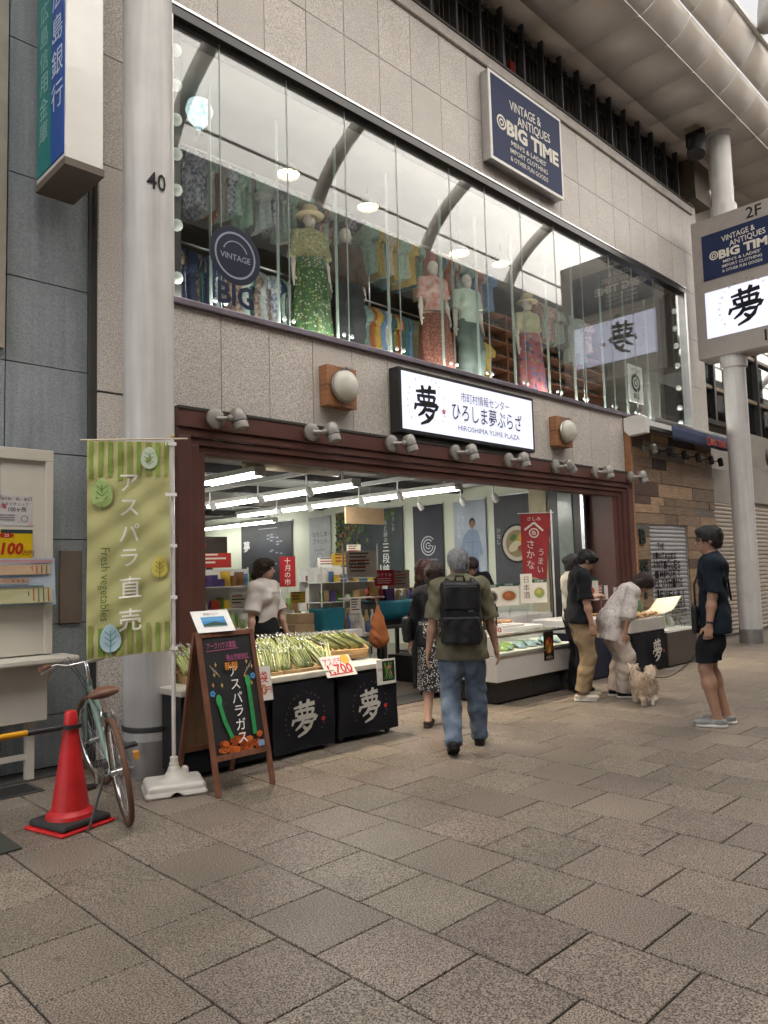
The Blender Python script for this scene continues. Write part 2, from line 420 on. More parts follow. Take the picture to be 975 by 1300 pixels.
# ================================================================== ground
g = MB().box(-60, 90, -40, 40, -.3, -.010).build('ground', M_joint); tag(g, kind='structure')
pv = bpy.data.objects.new('pavement', None); COL.objects.link(pv); tag(pv, kind='structure')
PX, PY, GAP = .4485, .461, .010
pm = MB().box(-PX/2+GAP/2, PX/2-GAP/2, -PY/2+GAP/2, PY/2-GAP/2, -.03, 0)
paver0 = pm.build('paver', M_paver, pv, bev=.003, seg=1)
cells = []
crt = Matrix(CR).transposed()
for i in range(-40, 80):
    x = 1.04+PX*(i+.5); off = 0 if i % 2 == 0 else PY/2
    for j in range(-26, 14):
        y = 2.90+off+PY*(j+.5)
        if y > 6.3 or y < -7: continue
        q = crt @ Vector((x, y, -1.5)); d = -q.z; vis = False
        if d > .4:
            px, py = 487.5+955.66*q.x/d, 650-955.66*q.y/d; vis = -45 < px < 1020 and py < 1370
        cells.append((0 if vis else 1, d if vis else abs(x)+abs(y), x, y))
cells.sort()
rest = MB(); first = True; nvis = 0
for c in cells:
    x, y = c[2], c[3]; z = rnd.uniform(-.0012, .0012); tilt = (rnd.uniform(-.0012, .0012), rnd.uniform(-.0012, .0012), 0)
    if c[0] == 0 and nvis < 300:
        o = paver0 if nvis == 0 else mesh_copy(paver0); o.location = (x, y, z); o.rotation_euler = tilt; nvis += 1
    elif abs(x) < 34:
        rest.box(x-PX/2+GAP/2, x+PX/2-GAP/2, y-PY/2+GAP/2, y+PY/2-GAP/2, -.03, z)
M_paver2 = mk('paver_granite_far', (.182, .150, .121), .45, var=.22, sc=1.1, speck=.85, ssc=150, bump=.15, bsc=150, spec=.4, spots=2.6)
rest.build('paver', M_paver2, pv, kind='stuff')
M_kerb = mk('threshold_granite', (.07, .066, .062), .4, speck=.3, ssc=90)
k = MB().box(-14, 34, 6.06, 6.5, -.05, .012).build('threshold', M_kerb); tag(k, kind='structure')
# manhole cover and drain plate at the left edge
mh = thing('drain_cover', 'dark square metal drain cover set in the pavement by the grey wall', 'drain cover', (1.93, 5.86, .001))
MB().box(-.17, .17, -.16, .16, 0, .006).build('frame', M_dark, mh)
b = MB()
for i in range(6): b.box(-.14, .14, -.125+i*.043, -.1+i*.043, .006, .011)
b.build('grate_bar', M_rubber, mh, kind='stuff')
mt = thing('floor_mat', 'dark green rubber mat cut off by the left edge of the photo', 'mat', (1.33, 4.86, .001))
MB().box(-.22, .24, -.28, .24, 0, .012).build('mat_sheet', mk('mat_green', (.03, .035, .028), .8, bump=.4, bsc=90), mt, bev=.004)

# ================================================================== arcade pillars
def pillar(x, y, label, num=None):
    p = thing('arcade_pillar', label, 'pillar', (x, y, 0), 0, 'round steel pillars carrying the arcade roof')
    MB().lathe([(.2, 0), (.2, 9.95)], n=40).build('shaft', M_steel, p, smooth=40)
    MB().lathe([(.206, .002), (.206, .26), (.201, .262)], n=40).build('base_collar', mk('collar_steel', (.33, .32, .31), .35, .6, var=.15) if 'collar_steel' not in MC else MC['collar_steel'], p, smooth=40)
    MB().lathe([(.203, 2.55), (.203, 2.556)], n=40).build('weld_seam', M_alu, p)
    MB().lathe([(.26, 9.80), (.26, 9.85)], n=32).build('head_plate', M_steel, p)
    if num:
        def cyl(u, v, l): a = R(-124)+u/.2; return Vector(((.2+l)*math.cos(a), (.2+l)*math.sin(a), v))
        ink = Ink(cyl, .007); ink.text('#141414', num, .09, 4.70, .2, sx=.8, off=.012); ink.build(p, 'number')
    return p
P1 = pillar(2.87, 5.62, 'thick pale steel pillar marked 40, behind the green banner', '40')
P2 = pillar(14.75, 5.37, 'pale steel pillar carrying the floor guide sign, behind the man in navy')
band = MB().lathe([(.204, .33), (.209, .335), (.209, .365), (.204, .37)], n=40).build('strap', M_dark, P1, smooth=30)
b = MB().box(.0, .09, -.235, -.205, .335, .375); b.build('strap_buckle', mk('orange_plastic', (.6, .25, .05)), P1)
for x in (-3.0, 26.6): pillar(x, 5.5, 'pale steel arcade pillar beyond the edge of the photo')

# ================================================================== soffit, cove and vault of the arcade
soffit = thing('arcade_soffit', 'beige panelled soffit with curved cove hanging over the shop fronts', 'soffit', (0, 0, 9.86))
def panel_run(name, xs, fn_section, y_n, mat):
    for x0, x1 in zip(xs, xs[1:]):
        b = MB(); b.grid(lambda u, v: (x0+.006+(x1-x0-.012)*u, *fn_section(v)), 1, y_n)
        b.build(name, mat, soffit, smooth=1, solid=.012)
xs = [x*.965+.9 for x in range(-4, 26)]
panel_run('soffit_panel', xs, lambda v: (5.94-(5.94-4.885)*v, 0), 1, M_soffit)
panel_run('edge_panel', xs, lambda v: (6.40-(6.40-5.95)*v, .012), 1, M_soffit)
def cove(y0, z0, y1, z1, bulge):
    dx, dz = y1-y0, z1-z0; L = math.hypot(dx, dz); nx, nz = -dz/L, dx/L
    if nz > 0: nx, nz = -nx, -nz
    return lambda v: (y0+dx*v+nx*bulge*4*v*(1-v), z0+dz*v+nz*bulge*4*v*(1-v))
panel_run('cove_panel', xs, cove(4.875, 0, 4.50, .30, .06), 6, M_soffit)
panel_run('cove_panel', xs, cove(4.49, .31, 4.16, .74, .06), 6, M_soffit)
MB().box(-6, 30, 4.9, 6.4, .03, .09).build('backing_board', M_dark, soffit)
MB().box(-6, 30, 4.10, 4.16, .74, .80).build('gutter_beam', M_white, soffit)
# spotlight under the soffit
sp = thing('soffit_spotlight', 'black cylindrical spotlight on a square bracket under the arcade soffit', 'spotlight', (14.21, 5.61, 9.86))
MB().box(-.22, .22, -.12, .12, -.03, 0).build('mounting_plate', mk('tan_plate', (.35, .29, .22), .5), sp, bev=.005)
a = Matrix.Translation((-.05, -.04, -.36)) @ Matrix.Rotation(R(18), 4, 'Y')
MB().lathe([(.14, -.2), (.17, -.2), (.17, .12), (.13, .2), (.05, .22)], n=24, M=a).build('lamp_body', M_black, sp, smooth=40)
MB().lathe([(.001, -.19), (.14, -.19)], n=24, M=a).build('lens', M_alu, sp)
MB().box(-.03, .03, -.18, .18, -.3, -.03).build('yoke', M_black, sp)

roof = thing('arcade_roof', 'translucent barrel vault over the shopping street with dark steel arches', 'roof', (0, 0, 0))
VY0, VY1, VZ, VH = 4.18, -4.3, 10.60, 3.6
def vault(t, dr=0): a = math.pi*t; return ((VY0+VY1)/2+((VY0-VY1)/2+dr)*math.cos(a), VZ+(VH+dr)*math.sin(a))
for x0 in range(-15, 75, 3):
    b = MB(); b.grid(lambda u, v: (x0+3*u, *vault(v)), 1, 20); b.build('roof_panel', M_roof, roof, smooth=1)
M_rib = mk('arch_steel', (.45, .43, .40), .5)
for x in [-9.6, -5, -.4, 4.2, 8.8, 13.4, 18, 22.6, 27.2, 31.8, 36.4, 41, 45.6, 50.2]:
    for d, r in ((-.25, .2),):
        b = MB(); b.tube([(x, *vault(i/28, d)) for i in range(29)], r, n=8); b.build('arch', M_rib, roof, smooth=1)
b = MB()
for t in (.08, .2, .35, .5, .65, .8, .92):
    y, z = vault(t, -.06); b.tube([(-15, y, z), (75, y, z)], .045, n=6)
b.build('purlin', M_rib, roof, kind='stuff')
# opposite side of the street, seen mirrored in the window
M_opp = mk('opposite_render', (.16, .15, .14), .7, var=.3, sc=1.5)
op = thing('opposite_building', 'grey row of shops across the arcade, mirrored in the upstairs window', 'building', (0, -6.2, 0))
MB().box(-16, 95, -3, 0, 0, 13).build('wall', M_opp, op)
MB().box(-16, 95, 0, 2.1, 10.75, 10.9).build('eaves', M_opp, op)
MB().box(-16, 95, -.9, 1.85, 10.9, 12.2).build('upper_fascia', mk('fascia_dark', (.10, .095, .09), .6), op)
for i in range(12):
    MB().box(-14+i*4, -11+i*4, 0, .03, 4.2, 6.8).build('window', M_dark, op)
    MB().box(-14+i*4, -10.6+i*4, 0, .03, 0, 2.9).build('shop_opening', M_dark, op)
MB().box(-16, 95, 2.95, 3.05, 9.95, 11.75).build('reflection_blocker', MC['fascia_dark'], op)  # added dark sheet keeping the bright vault out of the lower window reflection
MB().box(-16, 95, 0, 2.95, 9.9, 10.0).build('canopy', M_opp, op)
for x in (-3, 4.5, 14.75, 26.6): pillar(x, -5.0, 'pale steel arcade pillar on the far side of the street')
# ================================================================== the shop building
FY = 6.2
bld = thing('shop_building', 'granite clad two storey shop building with a long upstairs display window', 'building', (0, FY, 0))
def wall_panel(x0, x1, z0, z1, y=0, mat=None, name='granite_panel', parent=None, th=.03):
    j = .004; d = rnd.uniform(0, .0025)
    return MB().box(x0+j, x1-j, y-d, y+th, z0+j, z1-j).build(name, mat or M_gran, parent or bld, bev=.0025, seg=1)
PW = .5715
xs = [3.35+PW*i for i in range(16)]+[12.48+PW*i for i in range(5)]+[15.2]
xs = [3.35+PW*i for i in range(21)]; xs[-1] = 15.2 if xs[-1] > 14.7 else xs[-1]
XE = 15.2
xs = [3.35+PW*i for i in range(21) if 3.35+PW*i < XE-.2]+[XE]
for a_, b_ in zip(xs, xs[1:]):
    wall_panel(a_, b_, 6.98, 7.80); wall_panel(a_, b_, 7.80, 8.68)
    if b_ < 11.6: wall_panel(a_, b_, 3.05, 4.04)
wall_panel(xs[14], 11.86, 3.05, 4.04)
for z in (4.04, 5.02, 6.0): wall_panel(14.62, XE, z, min(z+.98, 6.98))
for z in [.02, 1.05, 2.08, 3.11, 4.12, 5.14, 6.16, 7.18, 8.2]:
    wall_panel(2.70, 3.35, z, min(z+1.02 if z > .5 else 1.05, 8.68))
MB().box(2.68, 3.42, .03, .5, 0, 9.9).box(3.42, XE, .03, .3, 6.92, 8.75).box(3.42, 11.86, .03, .3, 2.95, 4.04).box(14.62, XE, .03, .5, 4, 6.95).build('wall_core', M_groove, bld)
MB().box(2.66, XE+.02, -.045, .34, 8.68, 8.86).build('ledge', mk('ledge_stone', (.4, .36, .33), .5, speck=.3, ssc=90), bld, bev=.012)
MB().box(2.66, XE+.02, -.06, .0, 8.835, 8.872).build('ledge_cap', M_groove, bld)
# clerestory with upright louvres
MB().box(2.7, XE, .55, .6, 8.8, 9.95).build('louvre_back', mk('louvre_back', (.045, .04, .038), .7, var=.5, sc=5, stretch=(9, 1, .2)), bld)
for i in range(24):
    x = 2.95+i*.535
    if x > XE: break
    MB().box(x-.02, x+.02, .0, .09, 8.87, 9.93).build('louvre_post', M_dark, bld)
b = MB(); b2 = MB(); r2 = random.Random(3)
for i in range(96):
    x = 3.0+i*.128+r2.uniform(-.03, .03)
    if x > XE: break
    b.box(x-.008, x+.008, .2, .38, 8.87, 9.9)
for i in range(22):
    x = 3.2+i*.535; b2.tube([(x-.2, .17, 9.88), (x+.2, .17, 9.62)], .012, n=5); b2.tube([(x+.2, .17, 9.88), (x-.2, .17, 9.62)], .012, n=5)
b2.tube([(2.9, .17, 9.6), (XE, .17, 9.6)], .014, n=5)
b.build('louvre_blade', mk('louvre_blade', (.13, .115, .1), .6, var=.3, sc=4), bld, kind='stuff'); b2.build('truss_rod', M_dark, bld, kind='stuff')
MB().box(9.22, 9.34, .16, .19, 9.05, 9.3).build('red_tag', flat('#8a2018'), bld)
# ---- upstairs window
WX0, WX1, WZ0, WZ1 = 3.40, 14.55, 4.10, 6.86
M_wf = mk('window_frame_black', (.02, .019, .018), .3)
MB().box(WX0-.05, WX1+.07, -.05, .1, WZ1, WZ1+.10).build('window_head', M_wf, bld, bev=.004)
MB().box(WX0-.05, WX1+.07, -.062, -.02, WZ1+.10, WZ1+.125).build('head_trim', M_alu, bld)
MB().box(WX0-.05, WX1+.07, -.05, .16, WZ0-.06, WZ0).build('window_sill', mk('sill_metal', (.34, .30, .36), .3, .7, var=.15), bld, bev=.006)
MB().box(WX0-.05, WX0, -.05, .1, WZ0, WZ1).build('jamb', mk('jamb_metal', (.7, .7, .66), .35, .3), bld)
MB().box(WX1, WX1+.07, -.05, .1, WZ0, WZ1).build('jamb', M_alu, bld)
mull = [WX0, 3.95, 4.79, 5.63, 6.48, 7.49, 8.25, 9.1, 10.0, 10.77, 11.69, 12.5, 13.35, WX1]
for a_, b_ in zip(mull, mull[1:]):
    MB().box(a_+.004, b_-.004, .02, .03, WZ0, WZ1).build('window_pane', M_glass, bld)
M_fin = mk('glass_edge', (.30, .36, .33), .2, var=.05)
for x in mull[1:-1]: MB().box(x-.004, x+.004, .018, .032, WZ0, WZ1).build('pane_seal', M_fin, bld); MB().box(x-.005, x+.005, .2, .24, WZ0, WZ1-.35).build('glass_fin', M_fin, bld)
b = MB()
for x in mull[1:-1]:
    b.ball((x-.06, .045, WZ0+.1), (.025, .02, .025), 8, 6); b.ball((x+.06, .045, WZ0+.1), (.025, .02, .025), 8, 6)
b.build('glazing_clip', M_alu, bld, smooth=1, kind='stuff')
# upstairs room
MB().box(2.9, 15.1, .05, 7.2, 3.92, 4.02).build('upper_floor', mk('upper_floor', (.2, .13, .08), .5), bld)
M_upw = mk('upper_wall', (.30, .285, .26), .8, var=.08, sc=2)
MB().box(2.9, 15.1, 7.2, 7.3, 3.0, 9.9).box(2.80, 2.9, .5, 7.3, 3.0, 9.9).box(15.1, 15.19, .5, 7.3, 3.0, 9.9).build('upper_wall', M_upw, bld)
MB().box(2.9, 15.1, .3, 7.2, 7.02, 7.1).build('upper_ceiling', M_upw, bld)
MB().box(2.6, XE+.3, -.0, 12, 9.93, 10.1).build('roof_slab', M_dark, bld)
# stickers on the glass
ink = Ink(plane((0, FY+.02, 0), (1, 0, 0)), .003); ink.ell(flat('#141d33', .4), 4.11, 4.70, .30, .30, 36); ink.ring('#8d93a8', 4.11, 4.70, .24, .02); ink.text('#8d93a8', 'VINTAGE', 4.11, 4.68, .085, off=.01); ink.ring('#8d93a8', 4.11, 4.70, .15, .012, a0=20, a1=160)
ink.text(flat('#1a2440', .4), 'BIG', 4.11, 4.29, .3, off=.03, sx=.95); s = ink.build(None, 'window_sticker'); tag(s, 'round navy shop sticker and the word BIG on the upstairs glass', 'sticker')
# ---- maroon portal
pt = thing('shop_portal', 'maroon metal surround framing the open shop front', 'door frame', (0, FY, 0))
for z0, z1, y in ((2.87, 3.04, -.12), (2.79, 2.865, -.095), (2.72, 2.785, -.07), (2.64, 2.715, -.04)):
    MB().box(3.39, 11.84, y, .12, z0, z1).build('lintel', M_brown, pt, bev=.008)
MB().box(3.39, 11.86, -.13, .0, 3.035, 3.06).build('lintel_cap', M_groove, pt)
for x0, x1, y in ((3.39, 3.52, -.118), (3.525, 3.62, -.085), (3.625, 3.70, -.05)):
    MB().box(x0, x1, y, .5, .012, 2.64 if y > -.06 else 2.72 if y > -.09 else 2.79).build('left_jamb', M_brown, pt, bev=.006)
for x0, x1, y in ((11.70, 11.84, -.118), (11.58, 11.695, -.085), (11.49, 11.575, -.05)):
    MB().box(x0, x1, y, .5, .012, 2.64 if y > -.06 else 2.72 if y > -.09 else 2.79).build('right_jamb', M_brown, pt, bev=.006)
MB().box(11.33, 11.48, -.02, .75, .012, 2.7).build('jamb_lining', M_brown, pt, bev=.004)
# ---- spotlights along the lintel
M_lampgrey = mk('lamp_grey', (.27, .255, .235), .4, .2, var=.12)
M_lens_on = mk('lamp_lens_lit', (1, .93, .75), .4, emit=6, var=0)
M_lens_off = mk('lamp_lens', (.7, .7, .66), .3)
desc = ['beside the left end of the lintel', 'below the granite, left of the first globe lamp', 'at the lower left corner of the white sign', 'under the left half of the white sign', 'under the right end of the white sign', 'below the second globe lamp, tilted and unlit', 'near the right end of the lintel', 'at the wooden front, rightmost of the row']
for i, x in enumerate([3.75, 4.90, 6.08, 7.21, 8.33, 9.48, 10.6, 11.74]):
    lit = i not in (5,)
    l = thing('wall_spotlight', 'grey round-backed spotlight '+desc[i], 'spotlight', (x, FY-.125, 2.97), 0, 'spotlights along the maroon lintel')
    MB().lathe([(.001, .0), (.085, .0), (.095, .02), (.095, .05), (.07, .062), (.001, .066)], n=24, M=Matrix.Rotation(R(90), 4, 'X')).build('back_box', M_lampgrey, l, smooth=40)
    MB().tube([(0, -.06, 0), (.1, -.13, 0)], .02).ball((.1, -.13, 0), .035).build('arm', M_lampgrey, l, smooth=40)
    A = Matrix.Translation((.2, -.15, -.0)) @ Matrix.Rotation(R(28 if i == 5 else 8+rnd.uniform(-5, 5)), 4, 'Y') @ Matrix.Rotation(R(-12), 4, 'X')
    A = Matrix.Translation((.185, -.15, 0)) @ Matrix.Rotation(R(-35 if i == 5 else -6+rnd.uniform(-6, 6)), 4, 'Y') @ Matrix.Rotation(R(-14), 4, 'X')
    MB().lathe([(.062, -.1), (.07, -.1), (.072, -.04), (.07, -.035), (.072, -.03), (.072, .07), (.05, .1), (.001, .1)], n=24, M=A).build('lamp_head', M_lampgrey, l, smooth=40)
    MB().lathe([(.073, -.035), (.075, -.03), (.073, -.025)], n=24, M=A).build('ring', M_dark, l)
    MB().lathe([(.001, -.095), (.06, -.095)], n=24, M=A).build('lens', M_lens_on if lit else M_lens_off, l)
    if lit:
        ld = bpy.data.lights.new('spot_beam', 'SPOT'); ld.energy = 50; ld.color = (1, .84, .62); ld.spot_size = R(58); ld.spot_blend = .7; ld.shadow_soft_size = .05
        lo = bpy.data.objects.new('spot_beam', ld); COL.objects.link(lo); lo.parent = l; lo.location = (.185, -.17, -.12); lo.rotation_euler = (R(-16), R(-4), 0)
# ---- globe lamps on wooden blocks
M_wood = mk('orange_wood', (.33, .15, .07), .5, var=.25, sc=5, stretch=(1, 1, 8), bump=.1)
M_opal = mk('opal_glass', (.62, .60, .53), .25, var=.05)
for x, d in ((5.36, 'left of the white sign'), (9.80, 'right of the white sign')):
    l = thing('globe_wall_lamp', 'frosted globe lamp on a square wooden block, '+d, 'wall lamp', (x, FY-.004, 3.525), 0, 'globe lamps on wooden blocks')
    for sx in (-1, 1):
        for sz in (-1, 1): MB().box(min(0, sx*.218)+.003, max(0, sx*.218)-.003, -.13, 0, min(0, sz*.225)+.003, max(0, sz*.225)-.003).build('wood_block', M_wood, l, bev=.004)
    MB().box(-.21, .21, -.11, 0, -.22, .22).build('wood_core', M_groove, l)
    MB().ball((.0, -.2, 0), (.17, .09, .17), 24, 14).build('glass_globe', M_opal, l, smooth=1)
    MB().lathe([(.175, 0), (.18, .02), (.175, .03)], n=28, M=Matrix.Translation((0, -.15, 0)) @ Matrix.Rotation(R(90), 4, 'X')).build('collar', M_alu, l, smooth=40)
    MB().box(-.03, .03, -.23, -.13, .165, .195).build('clip', M_alu, l)
# ---- dream logo
def brush(ink, col, pts, x, y, s):
    """tapered brush stroke; pts = (x, y, width) in units of s"""
    P = [(x+a*s, y+b_*s, w_*s*1.32) for a, b_, w_ in pts]; vs = []; n = len(P)
    for i, (a, b_, w_) in enumerate(P):
        (x0, y0, _), (x1, y1, _) = P[max(i-1, 0)], P[min(i+1, n-1)]; d = math.hypot(x1-x0, y1-y0) or 1; nx, ny = -(y1-y0)/d*w_/2, (x1-x0)/d*w_/2
        vs += [(a+nx, b_+ny), (a-nx, b_-ny)]
    ink.raw(col, vs, [(2*i, 2*i+1, 2*i+3, 2*i+2) for i in range(n-1)])
DREAM = [[(-.42, .33, .05), (-.1, .37, .09), (.42, .42, .10)], [(-.16, .53, .08), (-.13, .40, .10), (-.15, .27, .06)], [(.18, .56, .09), (.13, .42, .10), (.10, .29, .06)],
         [(-.34, .25, .07), (-.30, .06, .09)], [(-.34, .22, .06), (.0, .235, .07), (.36, .25, .08)], [(.36, .27, .09), (.30, .06, .06)], [(-.11, .22, .06), (-.09, .06, .06)], [(.12, .24, .06), (.10, .07, .06)], [(-.30, .05, .06), (.30, .07, .06)],
         [(-.42, -.02, .10), (-.50, -.20, .05)], [(-.43, -.05, .06), (.0, -.02, .08), (.44, .02, .10)], [(.46, .04, .11), (.40, -.10, .08), (.30, -.14, .03)],
         [(-.02, -.08, .10), (-.16, -.24, .09), (-.36, -.36, .04)], [(-.08, -.17, .06), (.10, -.14, .09), (.30, -.17, .11), (.22, -.32, .10), (.05, -.46, .09), (-.26, -.58, .05)], [(-.06, -.27, .06), (.07, -.38, .10)]]
def logo(ink, x, y, s, col, dot='#c03028', ringcol=None, heavy=.02, letters=True):
    for st_ in DREAM: brush(ink, col, st_, x, y, s)
    if letters:
        rc = ringcol or col
        for i, ch in enumerate('HIROSHIMA YUME PLAZA'):
            if ch == ' ': continue
            a = R(215-i*13.0); ink.text(rc, ch, x+.78*s*math.cos(a), y+.78*s*math.sin(a), .085*s, rot=a-math.pi/2)
    for i in range(5):
        a = R(90+72*i); ink.ell(dot, x+.70*s+.045*s*math.cos(a), y-.12*s+.045*s*math.sin(a), .032*s, n=8)
# ---- white lit main sign
M_lit = mk('lit_sign_white', (.64, .66, .84), .5, emit=.20, var=.02)
sg = thing('shop_sign', 'white lit sign board with black Japanese lettering over the shop front', 'sign', (7.565, FY-.02, 3.51))
MB().box(-1.365, 1.365, -.16, 0, -.39, .39).build('sign_case', M_black, sg, bev=.006)
MB().box(-1.32, 1.32, -.163, -.15, -.345, .345).build('sign_face', M_lit, sg)
ink = Ink(plane((0, -.163, 0), (1, 0, 0))); logo(ink, -.90, -.01, .43, '#0c0c10', heavy=.028)
ink.text('#26262e', '市町村情報センター', .25, .175, .14, width=1.02); ink.text('#101016', 'ひろしま夢ぷらざ', .30, -.02, .25, width=1.48, off=.004); ink.text('#202028', 'HIROSHIMA YUME PLAZA', .32, -.225, .095, width=1.30)
ink.build(sg, 'lettering')
# ---- vintage shop signs
M_navy = mk('navy_sign', (.020, .030, .085), .55, var=.05, spec=.2)
M_cream_print = mk('cream_print', (.66, .63, .55), .5)
def bigtime(ink, x, y, s):
    c = M_cream_print
    ink.text(c, 'VINTAGE &', x-.05*s, y+.36*s, .2*s, off=.008, width=.80*s, rot=R(4)); ink.text(c, 'ANTIQUES', x+.16*s, y+.18*s, .2*s, off=.008, width=.86*s, rot=R(4))
    ink.ring(c, x-.66*s, y-.02*s, .11*s, .03*s); ink.ring(c, x-.66*s, y-.02*s, .055*s, .025*s)
    ink.text(c, 'BIG TIME', x+.13*s, y-.04*s, .29*s, off=.045, width=1.34*s)
    for i, t in enumerate(("MEN'S & LADIES'", 'IMPORT CLOTHING', '& OTHER FUN GOODS')): ink.text(c, t, x, y-(.24+.12*i)*s, .1*s, off=.01, width=(.95-.06*(i == 0))*s)
vs = thing('vintage_shop_sign', 'navy box sign with white vintage shop lettering high on the granite wall', 'sign', (9.13, FY, 7.87))
MB().box(-.92, .92, -.155, -.01, -.655, .655).build('sign_case', M_alu, vs, bev=.008)
MB().box(-.925, .925, -.16, -.145, -.66, .66).build('rim', M_white, vs)
MB().box(-.875, .875, -.166, -.155, -.61, .61).build('sign_face', M_navy, vs)
ink = Ink(plane((0, -.166, 0), (1, 0, 0))); bigtime(ink, 0, -.02, 1.0); ink.build(vs, 'lettering')
# ---- projecting sign on the right pillar
gs = thing('floor_guide_sign', 'large grey projecting floor guide sign on the right pillar, navy panel above lit panel', 'sign', (14.48, 0, 6.8))
MB().box(0, .55, 3.55, 5.92, -1.37, 1.36).build('sign_case', mk('taupe_metal', (.33, .30, .28), .4, var=.06), gs, bev=.01)
for z0, z1, m_, n_ in ((.14, 1.03, M_navy, 'navy_panel'), (-1.0, -.1, M_lit, 'lit_panel')):
    MB().box(-.014, .02, 3.85, 5.72, z0, z1).build(n_, m_, gs)
pl = plane((-.014, 0, 0), (0, -1, 0))
ink = Ink(pl); bigtime(ink, -5.0, .60, .76); ink.build(gs, 'lettering')
ink = Ink(pl); logo(ink, -4.98, -.52, .62, '#0c0c10', heavy=.028); ink.build(gs, 'lettering')
ink = Ink(plane((0, 0, 0), (0, -1, 0)), .002); ink.text('#151515', '2F', -4.74, 1.20, .30, off=.012); ink.build(gs, 'floor_number'); ink = Ink(plane((0, 0, 0), (0, -1, 0)), .002); ink.text('#151515', '1F', -4.58, -1.17, .30, off=.012); ink.build(gs, 'floor_number')
for s_ in (-1, 1): MB().tube([(.27, 5.37, s_*1.36), (.27, 5.37, s_*1.6)], .24, n=24).build('pillar_clamp', M_steel, gs, smooth=40)

# ================================================================== grey bank building on the left
gb = thing('bank_building', 'blue grey stone panelled building at the left edge', 'building', (0, 6.3, 0))
for z0, z1 in ((0.02, .43), (.43, 1.15), (1.15, 1.84), (1.84, 2.55), (2.55, 3.27), (3.27, 3.98), (3.98, 4.85), (4.85, 6.01), (6.01, 7.2), (7.2, 8.6), (8.6, 9.9)):
    for x0, x1 in ((-1, 1.0), (1.0, 1.99), (1.99, 2.655)): wall_panel(x0, x1, z0, z1, 0, M_grey, 'stone_panel', gb)
MB().box(-1, 2.655, .03, .6, 0, 9.95).build('wall_core', M_groove, gb)
MB().box(2.655, 2.70, -.02, .1, 0, 9.9).build('joint_strip', mk('joint_strip', (.09, .09, .09), .5), gb)
MB().box(1.86, 1.965, -.06, .0, 3.35, 9.9).build('corner_trim', mk('trim_beige', (.3, .27, .22), .5), gb)
bs = thing('bank_sign', 'tall projecting bank sign, blue and teal on its side with a plain white end', 'sign', (2.33, 6.3, 4.72))
MB().box(-.15, .15, -.70, -.1, 0, 5.0).build('sign_case', mk('sign_white', (.82, .81, .76), .25, var=.06, sc=2, coat=.4), bs, bev=.012)
MB().box(-.155, .155, -.705, -.095, -.04, .02).build('bottom_plate', mk('sign_bottom', (.12, .09, .07), .5), bs)
MB().box(-.16, -.149, -.68, -.43, .06, 4.95).build('blue_face', flat('#1f4f9e', .3), bs)
MB().box(-.16, -.149, -.43, -.13, .06, 4.95).build('teal_face', flat('#1c7a78', .3), bs)
ink = Ink(plane((-.16, 0, 0), (0, -1, 0))); ink.vtext('#c8d4e4', '広島銀行', .555, 1.42, .24, pitch=.28); ink.build(bs, 'lettering'); ink = Ink(plane((-.16, 0, 0), (0, -1, 0))); ink.vtext('#9cc4c0', '広島信用金庫', .28, 1.42, .19, pitch=.205); ink.build(bs, 'lettering')
for z in (.6, 2.6, 4.4): MB().tube([(0, -.1, z), (0, .02, z)], .04).build('bracket', M_dark, bs)
ik = MB().box(2.42, 2.60, -.03, 0, 1.15, 1.75).build('wall_hatch', mk('hatch_brown', (.16, .12, .095), .6), gb, bev=.006)

# ================================================================== wooden shop front
M_pl = [mk('plank_'+n, c, .7, var=.3, sc=4, stretch=(1.2, 1, 9), bump=.35, bsc=30, obj_rand=.22) for n, c in (('brown', (.20, .135, .09)), ('tan', (.31, .21, .13)), ('grey', (.14, .12, .10)), ('dark', (.045, .034, .028)), ('red', (.11, .066, .05)))]
wf = thing('wooden_shop_front', 'shop front clad in mixed reclaimed wood planks around a narrow shutter', 'shop front', (0, FY, 0))
r3 = random.Random(11); z = .02
rows = []
while z < 4.0:
    h = r3.choice((.15, .19, .22, .25)); h = min(h, 4.0-z); rows.append((z, z+h)); z += h
for z0, z1 in rows:
    if z1-z0 < .05: continue
    segs = [(11.93, 12.5), (14.02, 15.36)] if z1 < 2.36 else [(11.93, 15.36)]
    for a_, b_ in segs:
        x = a_
        while x < b_-.02:
            l = min(r3.uniform(.45, 1.5), b_-x)
            if b_-x-l < .25: l = b_-x
            m_ = r3.choices(M_pl, (5, 4, 2.5, 1.6, 1.6) if z1 > 2.2 else (4, 6, 1, 1, 1))[0]
            MB().box(x+.002, x+l-.002, -.05-r3.uniform(0, .022), .0, z0+.002, z1-.002).build('plank', m_, wf, bev=.003, seg=1); x += l
for z0, z1 in ((.02, .9), (.9, 2.0), (2.0, 3.0), (3.0, 4.0)): MB().box(11.865, 11.925, -.11, .0, z0+.003, z1-.003).build('edge_plank', M_wood, wf, bev=.003)
MB().box(11.87, 15.4, 0, .02, 0, 4.03).build('backing', M_groove, wf)
M_shut = mk('shutter_grey', (.42, .42, .44), .4, .3, var=.08)
def shutter(parent, x0, x1, y, z1, mat, pitch=.075, z0=.02):
    b = MB(); z = z0
    while z < z1-pitch/2:
        prof = [(y, z), (y-.012, z+pitch*.2), (y-.016, z+pitch*.5), (y-.010, z+pitch*.85), (y, z+pitch*.97)]
        b.add([(x, p, q) for x in (x0, x1) for p, q in prof], [(i, i+1, 6+i, 5+i) for i in range(4)]); z += pitch
    b.build('shutter_slat', mat, parent, kind='stuff')
    MB().box(x0, x1, y+.003, y+.02, z0, z1).build('shutter_back', M_dark, parent)
sh = thing('narrow_shutter', 'narrow grey roller shutter with black hand lettering in the wooden front', 'shutter', (0, FY, 0))
shutter(sh, 12.5, 14.02, -.02, 2.34, M_shut)
